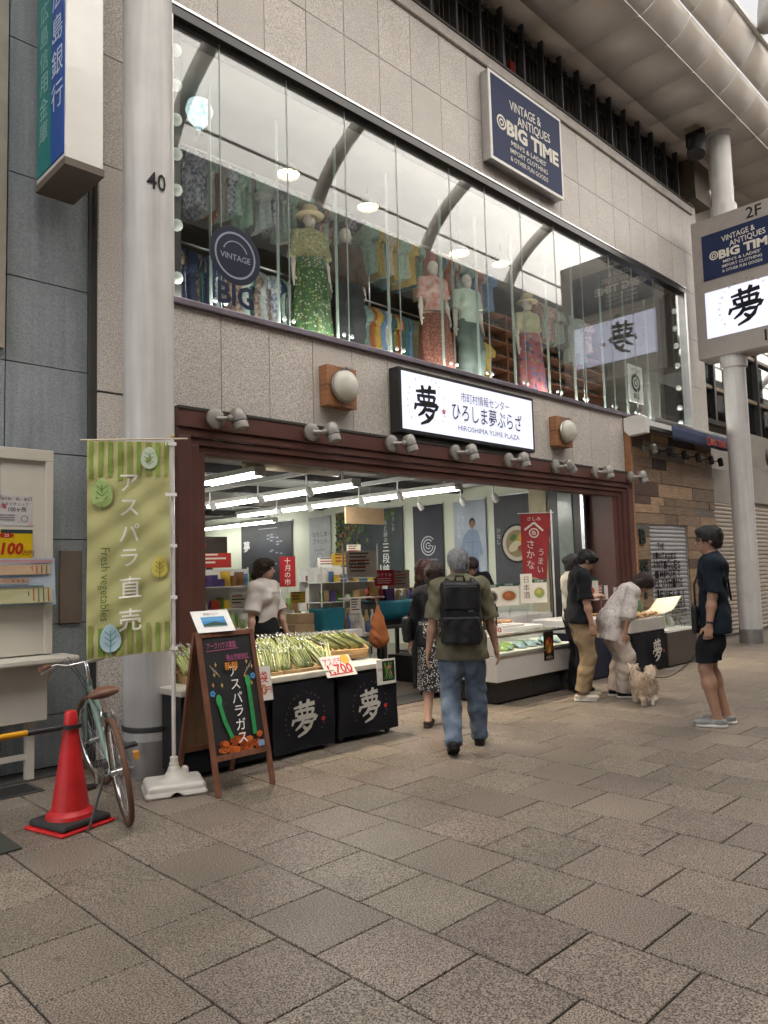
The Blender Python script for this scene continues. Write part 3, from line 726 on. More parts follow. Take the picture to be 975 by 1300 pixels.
MB().box(12.47, 12.52, -.045, .0, .02, 2.36).build('guide_rail', M_dark, sh); MB().box(13.98, 14.03, -.045, .0, .02, 2.36).build('guide_rail', M_alu, sh)
ink = Ink(plane((0, -.04, 0), (1, 0, 0)))
for i, (t, sx_, h, x_) in enumerate((('THE', .28, .12, 12.93), ('VINTAGES', .95, .13, 13.05), ('ANTIQUES', 1.1, .17, 13.12), ('IMPORT', 1.05, .16, 13.14), ('CLOTHING', 1.13, .19, 13.14), ('JEWELRY', 1.2, .19, 13.18), ('SUNGLASSES', 1.16, .15, 13.18), ('ACT.SHOES', 1.2, .15, 13.2), ('BOOTS', .95, .22, 13.1))):
    z = 1.84-.165*i-(.05 if i > 4 else 0)
    qs = random.Random(i); pw = sx_/len(t)
    for k_, ch in enumerate(t): ink.text('#101012', ch, x_-sx_/2+pw*(k_+.5), z-.02+qs.uniform(-.012, .012), h*1.15*qs.uniform(.92, 1.12), off=.022, width=pw*qs.uniform(.72, .9), rot=qs.uniform(-.07, .07)) if ch != '.' else None
ink.line('#101012', [(12.95, .36), (13.05, .26), (13.2, .24), (13.32, .3)], .03); ink.line('#101012', [(13.3, .4), (13.12, .24), (13.05, .14)], .03); ink.line('#101012', [(13.2, .25), (13.45, .24), (13.6, .32), (13.66, .42)], .05)
ink.build(sh, 'lettering')
for z, ch in ((1.98, 'B'), (1.46, 'G'), (1.05, 'T')):
    ink = Ink(plane((12.2, -.075, z), (1, 0, 0)), .012); ink.text('#1b2620', ch, 0, 0, .34, off=.04); o = ink.build(wf, 'letter'); md = o.modifiers.new('depth', 'SOLIDIFY'); md.thickness = .03
# awning
aw = thing('folded_awning', 'folded navy awning with a white cassette above the wooden shop front', 'awning', (0, 0, 0))
MB().box(12.0, 15.9, 5.93, 6.17, 3.86, 3.99).build('cassette', M_white, aw, bev=.01)
A = MB().prism([(0, 0), (.12, -.02), (.34, .02), (.36, .25), (.3, .31), (.02, .3)], 0, .05); 
MB().prism([(5.78, 3.70), (6.08, 3.68), (6.17, 3.78), (6.17, 4.0), (5.86, 4.02), (5.76, 3.95)], -11.96, -11.82, 0, Matrix.Rotation(R(90), 4, 'Z')).build('end_cap', M_white, aw, bev=.008)
MB().box(12.02, 15.9, 5.80, 5.92, 3.78, 3.84).build('arm', M_dark, aw)
MB().box(12.1, 15.95, 5.735, 5.80, 3.925, 3.985).build('front_rail', M_alu, aw, bev=.006)
b = MB(); b.grid(lambda u, v: (12.72+3.2*u, 5.74+.012*math.sin(u*22)*(1-v), 3.67+.26*v), 40, 3); b.build('valance', mk('navy_canvas', (.035, .05, .11), .8, var=.15), aw, smooth=1, solid=.004)
ink = Ink(plane((14.62, 5.722, 3.79), (1, 0, 0)), .003); ink.ring('#c24a30', -.40, 0, .09, .03); ink.text('#c24a30', 'BIG TIME', .06, 0, .17, off=.04, width=.72); ink.build(aw, 'lettering')
for i, x in enumerate((12.35, 12.95, 13.55, 14.15, 14.75, 15.2)):
    l = thing('awning_spotlight', 'small spotlight under the awning, number %s from the white cassette end' % ('one two three four five six'.split()[i]), 'spotlight', (x, 6.12, 3.52-.0*i), 0, 'spotlights under the awning')
    m_ = M_lampgrey if i == 0 else M_black
    MB().lathe([(.05, 0), (.055, .03), (.001, .04)], n=14, M=Matrix.Rotation(R(90), 4, 'X')).build('base', m_, l, smooth=40)
    MB().tube([(0, 0, 0), (0, -.2, 0)], .012, n=6).build('arm', m_, l)
    MB().lathe([(.045, -.08), (.05, -.08), (.05, .06), (.03, .08), (.001, .08)], n=16, M=Matrix.Translation((.03, -.2, -.02)) @ Matrix.Rotation(R(-25), 4, 'Y')).build('head', m_, l, smooth=40)

# ================================================================== neighbours on the right
nb = thing('neighbour_building', 'beige neighbour building with brown shutters right of the wooden front', 'building', (0, FY, 0))
M_nb = mk('neighbour_stone', (.3, .275, .24), .6, var=.12, sc=1.5, speck=.1, ssc=60)
M_nbs = mk('shutter_beige', (.40, .34, .28), .5, var=.08)
MB().box(15.4, 80, .05, .6, 0, 3.42).box(15.22, 80, .25, .6, 3.42, 4.5).box(15.22, 80, .25, .6, 7.6, 9.95).build('wall', M_nb, nb)
MB().box(15.4, 17.4, -.02, .05, 2.72, 3.44).build('concrete_lintel', M_nb, nb, bev=.01)
MB().box(17.4, 34, -.04, .05, 2.8, 3.6).build('concrete_lintel', M_nb, nb, bev=.01)
shutter(nb, 15.42, 17.35, 0.0, 2.70, M_nbs, .085); shutter(nb, 17.5, 25, 0.02, 2.78, M_nbs, .09)
MB().box(17.35, 17.5, -.05, .05, 0, 2.8).build('post', M_nb, nb)
MB().box(15.25, 34, .5, .55, 4.5, 7.6).build('window_pane', glass_mat('neighbour_glass', (.35, .4, .38), .1), nb)
MB().box(15.25, 34, .9, 1.0, 4.4, 7.7).build('blind', mk('blind', (.22, .2, .17), .8, var=.3, sc=2), nb)
for x in (15.9, 16.9, 18.0, 19.6, 21.2, 22.8, 24.4): MB().box(x-.05, x+.05, .38, .5, 4.5, 7.6).build('mullion', M_dark, nb)
for z in (5.4, 6.5): MB().box(15.25, 34, .42, .5, z-.04, z+.04).build('transom', mk('transom_tan', (.26, .2, .13), .5), nb)
MB().box(15.22, 15.5, .02, .25, 3.44, 9.9).build('corner_pier', M_gran, nb)
MB().box(15.25, 18, .1, .3, 4.42, 4.52).build('ledge', M_groove, nb)
MB().box(15.16, 15.9, -.15, .4, 9.0, 9.86).build('brown_bulkhead', mk('bulkhead', (.14, .11, .09), .6), nb)
rs = thing('red_shop_sign', 'red and white vertical shop sign beyond the right pillar', 'sign', (21.2, 6.0, 5.3))
MB().box(-.7, .7, -.15, .15, -1.2, 1.5).build('sign_box', flat('#9c2320', .4), rs, bev=.01)
ink = Ink(plane((0, -.15, 0), (1, 0, 0))); ink.rect('#c9c4be', -.68, -.95, .68, .1); ink.text('#9c2320', 'GE', -.2, -.4, .7, off=.03); ink.vtext('#d8c8b8', '薬局', -.3, 1.1, .5); ink.build(rs, 'lettering')
ys = thing('yellow_emblem_lamp', 'small yellow emblem lamp on the wall beyond the right pillar', 'lamp', (18.6, 6.1, 3.9))
MB().lathe([(.001, 0), (.2, 0), (.22, .05), (.16, .12), (.001, .14)], n=20, M=Matrix.Rotation(R(90), 4, 'X')).build('emblem', mk('yellow_enamel', (.5, .36, .08), .4), ys, smooth=40)
MB().lathe([(.24, -.02), (.26, 0), (.24, .03)], n=20, M=Matrix.Rotation(R(90), 4, 'X')).build('ring', M_dark, ys)
# ================================================================== upstairs shop goods
CLOTH = {}
def cloth_mat(name, col, col2=None, sc=25, var=.2):
    if name not in CLOTH: CLOTH[name] = mk('cloth_'+name, col, .85, var=var, sc=sc, col2=col2, bump=.1, bsc=60)
    return CLOTH[name]
PAL = [('blue patterned', (.04, .09, .2), (.5, .5, .5)), ('white patterned', (.62, .6, .55), (.2, .3, .3)), ('pale green', (.3, .42, .34), None), ('mustard yellow', (.45, .33, .08), None), ('rust orange', (.42, .13, .05), None),
       ('navy', (.025, .04, .09), None), ('dark teal', (.03, .1, .11), None), ('cream', (.6, .54, .42), None), ('pink', (.55, .25, .24), None), ('faded denim', (.12, .22, .38), None), ('grey', (.22, .22, .22), None), ('dark floral', (.06, .05, .05), (.4, .3, .25)), ('olive', (.13, .13, .06), None), ('red checked', (.38, .06, .06), (.5, .45, .4))]
rg = random.Random(5)
def garment_mesh(kind, seed):
    q = random.Random(seed); b = MB()
    W_, L_ = (.24, .66) if kind == 'shirt' else (.17, .8)
    prof = [(0, 0), (.05, -.015), (.13, -.04), (.2, -.09), (W_+.03, -.2), (W_+.01, -.3), (W_-.05, -.26), (W_-.06, -.45), (W_-.04, -L_)] if kind == 'shirt' else [(0, 0), (.1, -.02), (.12, -.1), (.13, -.4), (.16, -L_)]
    ph = q.uniform(0, 6)
    for sd, t in ((1, .02), (-1, .02)):
        def fn(u, v):
            k = v*(len(prof)-1); i = min(int(k), len(prof)-2); f = k-i
            hw = prof[i][0]*(1-f)+prof[i+1][0]*f; z = prof[i][1]*(1-f)+prof[i+1][1]*f
            y = (u*2-1)*hw
            bulge = .022*math.cos((u*2-1)*1.5)+.012*math.sin(9*y/.2+ph)*(v**.7)
            return (sd*bulge+.008*math.sin(z*8+ph), y, z)
        b.grid(fn, 8, 10)
    me_o = b.build('garment', [CLOTH_DUMMY], None, smooth=1)
    return me_o
CLOTH_DUMMY = cloth_mat('plain', (.5, .5, .5))
hang = [garment_mesh('shirt', i) for i in range(4)]+[garment_mesh('long', 9)]
used = set()
def hang_row(x0, x1, y, z, where, group, step=.11, pal=None):
    x = x0
    while x < x1:
        k = rg.randrange(5); n, c, c2 = rg.choice(pal or PAL); m_ = cloth_mat(n.replace(' ', '_'), c, c2)
        src = hang[k]
        if k not in used: used.add(k); o = src; o.material_slots[0].link = 'OBJECT'; o.material_slots[0].material = m_
        else: o = mesh_copy(src, mats=[m_])
        o.location = (x, y+rg.uniform(-.02, .02), z); o.rotation_euler = (0, 0, rg.uniform(-.35, .35)); s_ = rg.uniform(.88, 1.08); o.scale = (1, s_, s_)
        tag(o, '%s garment hanging on the %s' % (n, where), 'clothes', group); x += step*rg.uniform(.75, 1.3)
def rack(x0, x1, y, z, label):
    r = thing('clothes_rail', label, 'clothes rail', (0, y, z), 0, 'clothes rails upstairs')
    MB().tube([(x0, 0, .04), (x1, 0, .04)], .016).build('rail', M_alu, r, smooth=1)
    for x in (x0+.1, x1-.1): MB().tube([(x, 0, .04), (x, 0, 4.03-z)], .014).build('leg', M_alu, r, smooth=1)
G1, G2 = 'garments on the upper rail', 'garments on the lower rail'
rack(3.6, 6.4, 7.0, 6.12, 'long upper rail of clothes behind the left half of the window'); rack(6.6, 9.2, 7.0, 6.1, 'upper rail of clothes behind the middle of the window')
rack(3.6, 9.2, 7.0, 5.02, 'lower rail of clothes behind the left half of the window')
hang_row(3.65, 4.5, 7.0, 6.12, 'left end of the upper rail', G1, .062, [PAL[0], PAL[0], PAL[4], PAL[11], PAL[1]])
hang_row(4.55, 6.3, 7.0, 6.12, 'upper rail between the round sticker and the green dress', G1, .066, [PAL[1], PAL[0], PAL[1], PAL[13], PAL[7], PAL[2], PAL[4], PAL[10]])
hang_row(6.65, 7.7, 7.0, 6.1, 'upper rail right of the green dress', G1, .07, [PAL[2], PAL[3], PAL[3], PAL[7], PAL[6], PAL[2]])
hang_row(7.9, 9.15, 7.0, 6.1, 'upper rail behind the red skirt mannequin', G1, .07, [PAL[9], PAL[8], PAL[4], PAL[2], PAL[1]])
hang_row(3.7, 5.4, 7.0, 4.98, 'lower rail left of the green dress', G2, .062, [PAL[1], PAL[0], PAL[11], PAL[2], PAL[6], PAL[5], PAL[11], PAL[7]])
hang_row(6.2, 9.1, 7.0, 4.98, 'lower rail right of the green dress', G2, .075, [PAL[9], PAL[4], PAL[2], PAL[7], PAL[5], PAL[6], PAL[12], PAL[3]])
hang_row(10.6, 12.2, 7.1, 6.0, 'right hand rail beside the patchwork skirt', G1, .12, [PAL[1], PAL[7], PAL[10], PAL[13]])
rack(10.5, 12.3, 7.1, 6.0, 'short rail beside the patchwork skirt')
M_fill = mk('fill_tube', (1, .96, .88), .5, emit=17, var=0)
for x0 in (3.5, 6.3, 9.1, 11.9):  # added fill lamps, hidden at head and sill, to brighten the upstairs clothes
    for y_, z_, n_ in ((6.36, 6.93, 'head'), (6.30, 4.118, 'sill')):
        l = thing('window_fill_light', 'added fill light hidden behind the window %s upstairs' % n_, 'ceiling light', (x0, y_, z_), 0, 'added fill lights behind the window '+n_); MB().box(0, 2.5, -.04, .04, *((.02, .05) if n_ == 'head' else (-.07, -.04))).build('housing', M_white, l); MB().tube([(0, 0, 0), (2.5, 0, 0)], (.009 if n_ == 'head' else .02), n=8).build('tube', M_fill, l, smooth=1)
# low dark cupboard between the tiers
cb = thing('display_ledge', 'dark display ledge running along the foot of the upstairs window', 'ledge', (0, 6.62, 4.02))
MB().box(3.5, 14.4, -.25, .12, 0, .07).build('ledge_top', mk('ledge_wood', (.16, .1, .06), .5, var=.2), cb, bev=.008)
# shelves of shoes
sh_ = thing('shoe_shelf', 'tall wooden shelves of dark shoes at the back of the upstairs shop', 'shelf', (0, 8.0, 4.02))
M_shw = mk('shelf_wood', (.22, .09, .045), .55, var=.25, sc=3)
for z in (.25, .5, .75, 1.0, 1.25, 1.5, 1.75, 2.0): MB().box(9.9, 14.2, -.15, .2, z-.02, z+.015).build('shelf_board', M_shw, sh_)
for x in (9.9, 10.9, 12, 13.1, 14.2): MB().box(x-.02, x+.02, -.16, .21, 0, 2.05).build('upright', M_shw, sh_)
MB().box(9.9, 14.2, .21, .23, 0, 2.05).build('shelf_back', M_dark, sh_)
b = MB()
for z in (.25, .5, .75, 1.0, 1.25, 1.5, 1.75):
    for i in range(38):
        x = 10.0+i*.11+rg.uniform(-.01, .01); b.ball((x, -.04, z+.05), (.04, .12, .045), 7, 5); b.ball((x, .05, z+.08), (.035, .05, .05), 6, 4)
b.build('shoe', mk('shoe_leather', (.03, .022, .02), .4, var=.4, sc=3), sh_, smooth=1, kind='stuff')
# globe string lamps at both window ends
M_bulb = mk('opal_bulb', (.62, .66, .60), .3, emit=.05, var=.03)
for nm, x, zs, d in (('left', 3.52, [6.64, 6.28, 5.93, 5.58, 5.22, 4.87, 4.35], 'left'), ('right', 14.42, [6.5, 6.15, 5.8, 5.4, 4.95, 4.55, 4.25], 'right')):
    l = thing('bulb_string', 'vertical string of white globe bulbs at the %s end of the upstairs window' % d, 'string lights', (x, 6.34, 0))
    MB().box(-.06, .06, .01, .03, 4.1, 6.85).build('mounting_strip', M_wf if nm == 'right' else M_dark, l)
    for z in zs: MB().ball((0, -.02, z), .058, 14, 9).build('bulb', M_bulb, l, smooth=1)
# pendant lamps and the balloon
M_glow = mk('pendant_glow', (1, .75, .4), .4, emit=5, var=0)
for i, (x, y, z, d) in enumerate(((5.7, 7.4, 6.7, 'above the green dress'), (7.2, 7.5, 6.8, 'above the yellow shirts'), (8.6, 7.0, 6.35, 'above the red skirt mannequin'), (10.2, 7.4, 6.75, 'above the patchwork skirt'))):
    l = thing('pendant_lamp', 'small glass pendant lamp upstairs '+d, 'lamp', (x, y, z), 0, 'pendant lamps upstairs')
    MB().tube([(0, 0, .1), (0, 0, 7.02-z)], .006, n=5).build('cord', M_black, l)
    MB().lathe([(.03, .1), (.12, .0), (.16, -.1), (.155, -.1), (.11, .0), (.02, .08)], n=20).build('shade', M_opal, l, smooth=1)
    b = MB()
    for k_ in range(10): b.ball((.13*math.cos(k_*.628), .13*math.sin(k_*.628), -.08), .014, 6, 4)
    b.ball((0, 0, -.03), .035, 8, 6).build('bulb', M_glow, l, kind='stuff')
bl = thing('balloon_lamp', 'small turquoise hot air balloon lamp hanging at the left of the window', 'ornament', (4.3, 7.2, 6.72))
MB().lathe([(.04, -.16), (.12, -.06), (.155, .05), (.13, .14), (.06, .185), (.001, .19)], n=20).build('envelope', mk('turquoise', (.1, .42, .5), .5, emit=.25, col2=(.7, .75, .7), sc=14), bl, smooth=1)
b = MB()
for k_ in range(4): a = math.pi/2*k_; b.tube([(.05*math.cos(a), .05*math.sin(a), -.16), (.03*math.cos(a), .03*math.sin(a), -.26)], .004, n=4)
b.build('rigging', M_dark, bl, kind='stuff'); MB().box(-.035, .035, -.035, .035, -.32, -.26).build('basket', M_card, bl); MB().tube([(0, 0, .19), (0, 0, .3)], .004, n=4).build('cord', M_black, bl)
bp = thing('glass_notice', 'white notice with a black ring emblem stuck inside the right of the upstairs window', 'notice', (12.65, 6.32, 4.75))
MB().box(-.26, .26, 0, .012, -.34, .34).build('notice_sheet', M_paper, bp)
ink = Ink(plane((0, 0, 0), (1, 0, 0))); ink.ring('#151515', 0, .02, .17, .06); ink.ring('#151515', 0, .02, .07, .03); ink.text('#151515', 'BIG', 0, -.22, .13, off=.03); ink.text('#555', 'VINTAGE', 0, .26, .08) if 0 else ink.text('#555555', 'VINTAGE', 0, .26, .08); ink.build(bp, 'lettering')

# ================================================================== ground floor room
rm = thing('shop_interior', 'bright sales hall inside the open shop with cream walls and grey ceiling', 'room', (0, 0, 0))
IX0, IX1, IY0, IY1, IZ = 3.55, 11.3, 6.5, 20.0, 3.12
M_cw = mk('cream_green_wall', (.60, .63, .52), .6, var=.04, sc=2)
MB().box(IX1, IX1+.1, IY0+.2, IY1, 0, 3.6).build('side_wall', M_cw, rm)
MB().box(IX0-.4, IX1, IY1, IY1+.1, 0, 3.6).build('back_wall', M_cw, rm)
MB().box(IX0-.1, IX0, IY0, IY1, 0, 3.6).build('side_wall', M_cw, rm)
MB().box(IX0-.4, IX1+.1, IY0-.2, IY1, IZ, IZ+.1).build('ceiling', M_ceil, rm)
fl = MB().box(IX0, IX1, 6.5, IY1, -.02, .008).build('shop_floor', M_tile); tag(fl, kind='structure')
for y in (7.6, 9.4, 11.4, 13.6, 16): MB().box(IX0, IX1, y-.08, y+.08, IZ-.14, IZ-.002).build('ceiling_beam', M_dark, rm)
for x in (4.6, 6.6, 8.3, 10.0): MB().box(x-.04, x+.04, 6.9, 19, IZ-.22, IZ-.16).build('light_track', M_ceil, rm)
M_pipe = mk('duct_tan', (.36, .3, .22), .4)
MB().tube([(5.35, 7.95, 2.92), (6.9, 7.95, 2.92)], .07, n=14).build('duct', M_pipe, rm, smooth=1)
M_fix = mk('fixture_white', (.6, .6, .58), .4)
for i, (x, y0, y1, d) in enumerate(((5.45, 7.75, 9.0, 'nearest the left jamb'), (7.3, 8.0, 12.0, 'over the centre tables'), (9.0, 7.5, 13.6, 'nearest the poster wall'), (10.6, 14.5, 18.5, 'far back above the kitchen counter'), (5.6, 10, 16, 'behind the first one'))):
    l = thing('strip_light', 'row of lit fluorescent tubes under the shop ceiling, '+d, 'ceiling light', (x, 0, 2.76), 0, 'fluorescent lights in the shop')
    MB().box(-.09, .09, y0, y1, .03, .10).build('housing', M_fix, l, bev=.006)
    n_ = max(1, round((y1-y0)/1.25)); st = (y1-y0)/n_
    for k_ in range(n_):
        for dx in (-.045, .045): MB().tube([(dx, y0+k_*st+.04, 0), (dx, y0+(k_+1)*st-.04, 0)], .022, n=8).build('tube', M_tube, l, smooth=1)
        MB().box(-.07, .07, y0+k_*st-.02, y0+k_*st+.03, -.02, .03).build('tube_holder', M_fix, l)
    MB().tube([(0, y0+.3, .1), (0, y0+.3, IZ-2.76)], .02).build('hanger', M_fix, l)
for i, (x, y) in enumerate(((8.35, 8.2), (8.35, 9.1), (8.3, 10.4), (8.3, 11.3), (6.7, 8.4), (6.7, 9.6), (6.65, 10.9), (10.0, 9.3), (10, 8.3), (10, 7.6))):
    l = thing('track_spot', 'small white track spotlight under the shop ceiling', 'spotlight', (x, y, 2.84), 0, 'white track spotlights in the shop')
    MB().tube([(0, 0, .06), (0, 0, -.1)], .012, n=6).build('stem', M_fix, l)
    MB().lathe([(.05, -.1), (.055, .0), (.02, .06)], n=12, M=Matrix.Translation((.03, 0, -.14)) @ Matrix.Rotation(R(-40), 4, 'Y')).build('head', M_fix, l, smooth=40)
# glass and dark end of the side wall by the right jamb
MB().box(11.24, 11.30, 6.62, 7.36, .02, 2.9).build('dark_partition', M_black, rm)
MB().box(11.22, 11.24, 6.88, 7.16, .3, 2.8).build('frosted_panel', mk('frost', (.3, .35, .33), .15), rm)
MB().box(11.19, 11.24, 6.64, 6.70, .02, 2.85).build('door_frame', M_alu, rm)
MB().box(11.26, 11.3, 7.42, 7.78, .02, 2.9).build('column', mk('column_beige', (.5, .44, .3), .6), rm)
# hanging posters on the side wall (seen along +X, left edge = far end)
def poster(y0, y1, z0, z1, mat, label, name='wall_poster'):
    t = thing(name, label, 'poster', (IX1-.035, y1, z0), 0, None)
    MB().box(-.012, 0, -(y1-y0), 0, 0, z1-z0).build('sheet', mat, t)
    MB().tube([(-.01, -(y1-y0)-.02, z1-z0), (-.01, .02, z1-z0)], .014, n=6).build('top_rod', M_alu, t)
    return t, Ink(plane((-.012, 0, 0), (0, -1, 0))), y1-y0, z1-z0
M_char = mk('poster_charcoal', (.028, .03, .036), .6)
t, ink, W_, H_ = poster(14.72, 16.91, 1.3, 2.83, M_char, 'charcoal banner printed with a grey regional map and a small brush character')
q = random.Random(2); pts = []
for i in range(26):
    a = 2*math.pi*i/26; r_ = (.42+.14*q.random())*(1.0 if i % 2 else .85); pts.append((1.28+r_*1.35*math.cos(a), .72+r_*1.25*math.sin(a)))
ink.poly('#3c3f46', pts)
for i in range(18): ink.rect('#83868c', x := q.uniform(.8, 1.8), y := q.uniform(.3, 1.2), x+.11, y+.035)
ink.text('#c9c9c9', '夢', .26, .95, .3, off=.02); ink.line('#9a9a9a', [(.8, 1.38), (1.6, 1.38)], .02); ink.build(t, 'lettering')
t, ink, W_, H_ = poster(13.26, 14.04, 1.2, 2.83, mk('poster_pale', (.40, .42, .44), .6), 'pale grey hanging poster with a line drawing of a jar')
ink.text('#3c4045', 'ひろしま', .39, 1.22, .14); ink.text('#3c4045', 'ブランド', .39, 1.05, .14); ink.line('#565a60', [(.2, .85), (.58, .85)], .012); ink.ring('#62666c', .39, .42, .24, .012); ink.ring('#62666c', .37, .66, .12, .01)
ink.rect('#7a6a9a', .1, .06, .3, .18); ink.rect('#b89a6a', .45, .06, .6, .2); ink.build(t, 'lettering')
t, ink, W_, H_ = poster(10.94, 13.06, 1.3, 2.86, mk('poster_gorge', (.02, .03, .035), .5, col2=(.035, .045, .05), sc=4), 'large dark gorge photograph banner with leaves and a column of white characters')
q = random.Random(4)
for i in range(420):
    x, y = abs(q.gauss(0, .45)), q.uniform(.02, 1.55)
    if x > 1.1 and y < 1.0: continue
    if x > 2.05: continue
    ink.z = .0012+.0003*(i % 12); s_ = q.uniform(.02, .06); ink.ell(q.choice(['#2f4a22', '#4c6a2c', '#7a7a34', '#8a5030', '#1c2c1a', '#5a6a50', '#24381f']), x, y, s_, s_*.6, 6, q.uniform(0, 3))
for i in range(90):
    ink.z = .005+.0003*(i % 9); s_ = q.uniform(.02, .05); ink.ell(q.choice(['#2f4a22', '#4c6a2c', '#3c5a2c']), q.uniform(1.0, 2.0), q.uniform(1.3, 1.54), s_, s_*.6, 6, q.uniform(0, 3))
ink.z = .009; ink.vtext('#d8d8d4', '三段峡', 1.62, .72, .22, off=.01); ink.vtext('#c8c8c4', '水と緑の', 1.62, 1.25, .12); ink.vtext('#b8b8b4', 'ひろしま', 1.86, 1.42, .1); ink.build(t, 'lettering')
t, ink, W_, H_ = poster(9.83, 10.63, 1.2, 2.83, mk('poster_indigo', (.032, .034, .05), .6), 'dark indigo hanging poster with a white round emblem')
for r_ in (.2, .14): ink.ring('#b9bcc4', .4, .80, r_, .025, a0=40, a1=360)
ink.ring('#b9bcc4', .4, .80, .07, .022, a0=30, a1=330); ink.line('#b9bcc4', [(.4, .8), (.5, .8)], .02); ink.text('#9da0a8', 'HIROSHIMA BRAND', .4, .52, .055); ink.text('#9da0a8', 'SHOP', .4, .45, .05); ink.build(t, 'lettering')
t, ink, W_, H_ = poster(8.76, 9.54, 1.02, 2.83, mk('poster_sky', (.32, .38, .46), .6, col2=(.42, .47, .54), sc=1.5), 'pale blue hanging poster of a person in a denim jacket and jeans')
ink.ell('#31343a', .46, 1.37, .075, .095); ink.ell('#8a6a55', .46, 1.34, .06, .075); ink.poly('#7d8fa6', [(.34, 1.22), (.46, 1.27), (.6, 1.2), (.7, .78), (.62, .72), (.62, .95), (.6, .62), (.3, .62), (.3, .98), (.2, .68), (.12, .72), (.24, 1.12)])
ink.line('#5c6d84', [(.45, 1.2), (.45, .64)], .012); ink.line('#5c6d84', [(.33, 1.0), (.56, 1.0)], .01); ink.poly('#2b3d63', [(.31, .62), (.59, .62), (.62, .06), (.5, .05), (.46, .5), (.4, .05), (.28, .06)])
ink.ell('#8a6a55', .12, .69, .03); ink.vtext('#d9dde2', 'ひろしまの服', .13, 1.5, .07); ink.vtext('#d9dde2', '暮らしに', .24, 1.48, .06); ink.build(t, 'lettering')
t, ink, W_, H_ = poster(7.78, 8.56, 1.2, 2.85, mk('poster_slate', (.06, .062, .075), .6), 'slate hanging poster with a bowl of noodle soup')
ink.ell('#1d1c1c', .5, .75, .36, .36); ink.ell('#b9b2a2', .5, .75, .32, .32); ink.ell('#8a7a5a', .5, .75, .25); ink.ell('#c2b89a', .45, .70, .15, .08, 14, .5); ink.ell('#c49a2a', .6, .84, .08); ink.ell('#4a6a2a', .42, .86, .08, .05, 10, .6); ink.ell('#8a4a30', .6, .66, .09, .06)
ink.vtext('#b8b8bc', '汁なし', .1, 1.0, .1); ink.build(t, 'lettering')
hb = thing('hanging_board', 'blank tan board hanging from the ceiling by two wires', 'sign board', (9.78, 10.5, 2.42))
MB().box(-.5, .5, -.015, .015, 0, .31).build('board', M_card, hb)
for x in (-.14, .14): MB().tube([(x, 0, .31), (x, 0, .70)], .006, n=4).build('wire', M_fix, hb)
# ---- tables and goods
M_tc = mk('table_white', (.6, .59, .56), .5); M_leg = M_dark
def table(label, x0, x1, y0, y1, z, mat=M_tc, skirt=None, th=.04):
    t = thing('display_table', label, 'table', ((x0+x1)/2, (y0+y1)/2, 0)); a, b_ = (x1-x0)/2, (y1-y0)/2
    MB().box(-a, a, -b_, b_, z-th, z).build('tabletop', mat, t, bev=.006)
    for sx in (-1, 1):
        for sy in (-1, 1): MB().box(sx*a-.025*(1+sx), sx*a+.025*(1-sx), sy*b_-.025*(1+sy), sy*b_+.025*(1-sy), .008, z-th).build('leg', M_leg, t)
    MB().box(-a+.05, a-.05, -b_+.05, b_-.05, .18, .21).build('lower_shelf', M_leg, t)
    if skirt:
        MB().box(-a-.004, a+.004, -b_-.012, -b_-.004, .05, z-.01).build('skirt', skirt, t)
    return t
M_sk = mk('black_cloth', (.012, .012, .016), .9, spec=.15, var=.2, sc=8, bump=.2, bsc=8)
PK = [('white', '#c9c6be'), ('yellow', '#c9a73c'), ('green', '#5f7f3c'), ('pale green', '#9fb07a'), ('red', '#a03a2c'), ('brown', '#7a5636'), ('blue', '#4a6a94'), ('tan', '#b89a6a'), ('purple', '#5a4a80')]
def pack_proto(kind):
    b = MB()
    if kind == 'packet':
        b.grid(lambda u, v: ((u-.5)*.15, -.03*math.sin(math.pi*u)*math.sin(math.pi*v)-.002, v*.2), 5, 6); b.grid(lambda u, v: ((.5-u)*.15, .03*math.sin(math.pi*u)*math.sin(math.pi*v)+.002, v*.2), 5, 6)
        b.box(-.075, .075, -.003, .003, .19, .215)
    elif kind == 'box': b.box(-.07, .07, -.045, .045, 0, .14)
    elif kind == 'jar': b.lathe([(.04, 0), (.045, .02), (.045, .1), (.03, .125), (.032, .15), (.001, .15)], n=12)
    elif kind == 'bottle': b.lathe([(.035, 0), (.036, .16), (.014, .22), (.016, .27), (.001, .27)], n=12)
    o = b.build({'packet': 'food_packet', 'box': 'gift_box', 'jar': 'jam_jar', 'bottle': 'sauce_bottle'}[kind], flat('#888888', .4), None, smooth=35, bev=.003 if kind == 'box' else 0)
    return o
PROTO = {}
gp = random.Random(21)
def goods(kind, x, y, z, colname, hexc, where, group, rz=None, sc=1, tilt=0):
    m_ = flat(hexc, .35)
    if kind not in PROTO: o = PROTO[kind] = pack_proto(kind); o.material_slots[0].link = 'OBJECT'; o.material_slots[0].material = m_
    else: o = mesh_copy(PROTO[kind], mats=[m_])
    o.location = (x, y, z); o.rotation_euler = (tilt, 0, gp.uniform(-.4, .4) if rz is None else rz); o.scale = (sc,)*3
    nm = {'packet': 'food packet', 'box': 'gift box', 'jar': 'jar', 'bottle': 'bottle'}[kind]
    tag(o, '%s %s standing on the %s' % (colname, nm, where), nm.split()[-1], group)
def fill(kinds, x0, x1, y0, y1, z, nx, ny, where, group, pal, sc=1, stack=1):
    for i in range(nx):
        for j in range(ny):
            for s_ in range(stack):
                n, h = gp.choice(pal); k = gp.choice(kinds)
                goods(k, x0+(x1-x0)*(i+.5)/nx+gp.uniform(-.02, .02), y0+(y1-y0)*(j+.5)/ny+gp.uniform(-.015, .015), z+s_*.14*sc, n, h, where, group, sc=sc*gp.uniform(.85, 1.15), tilt=gp.uniform(-.15, .02))
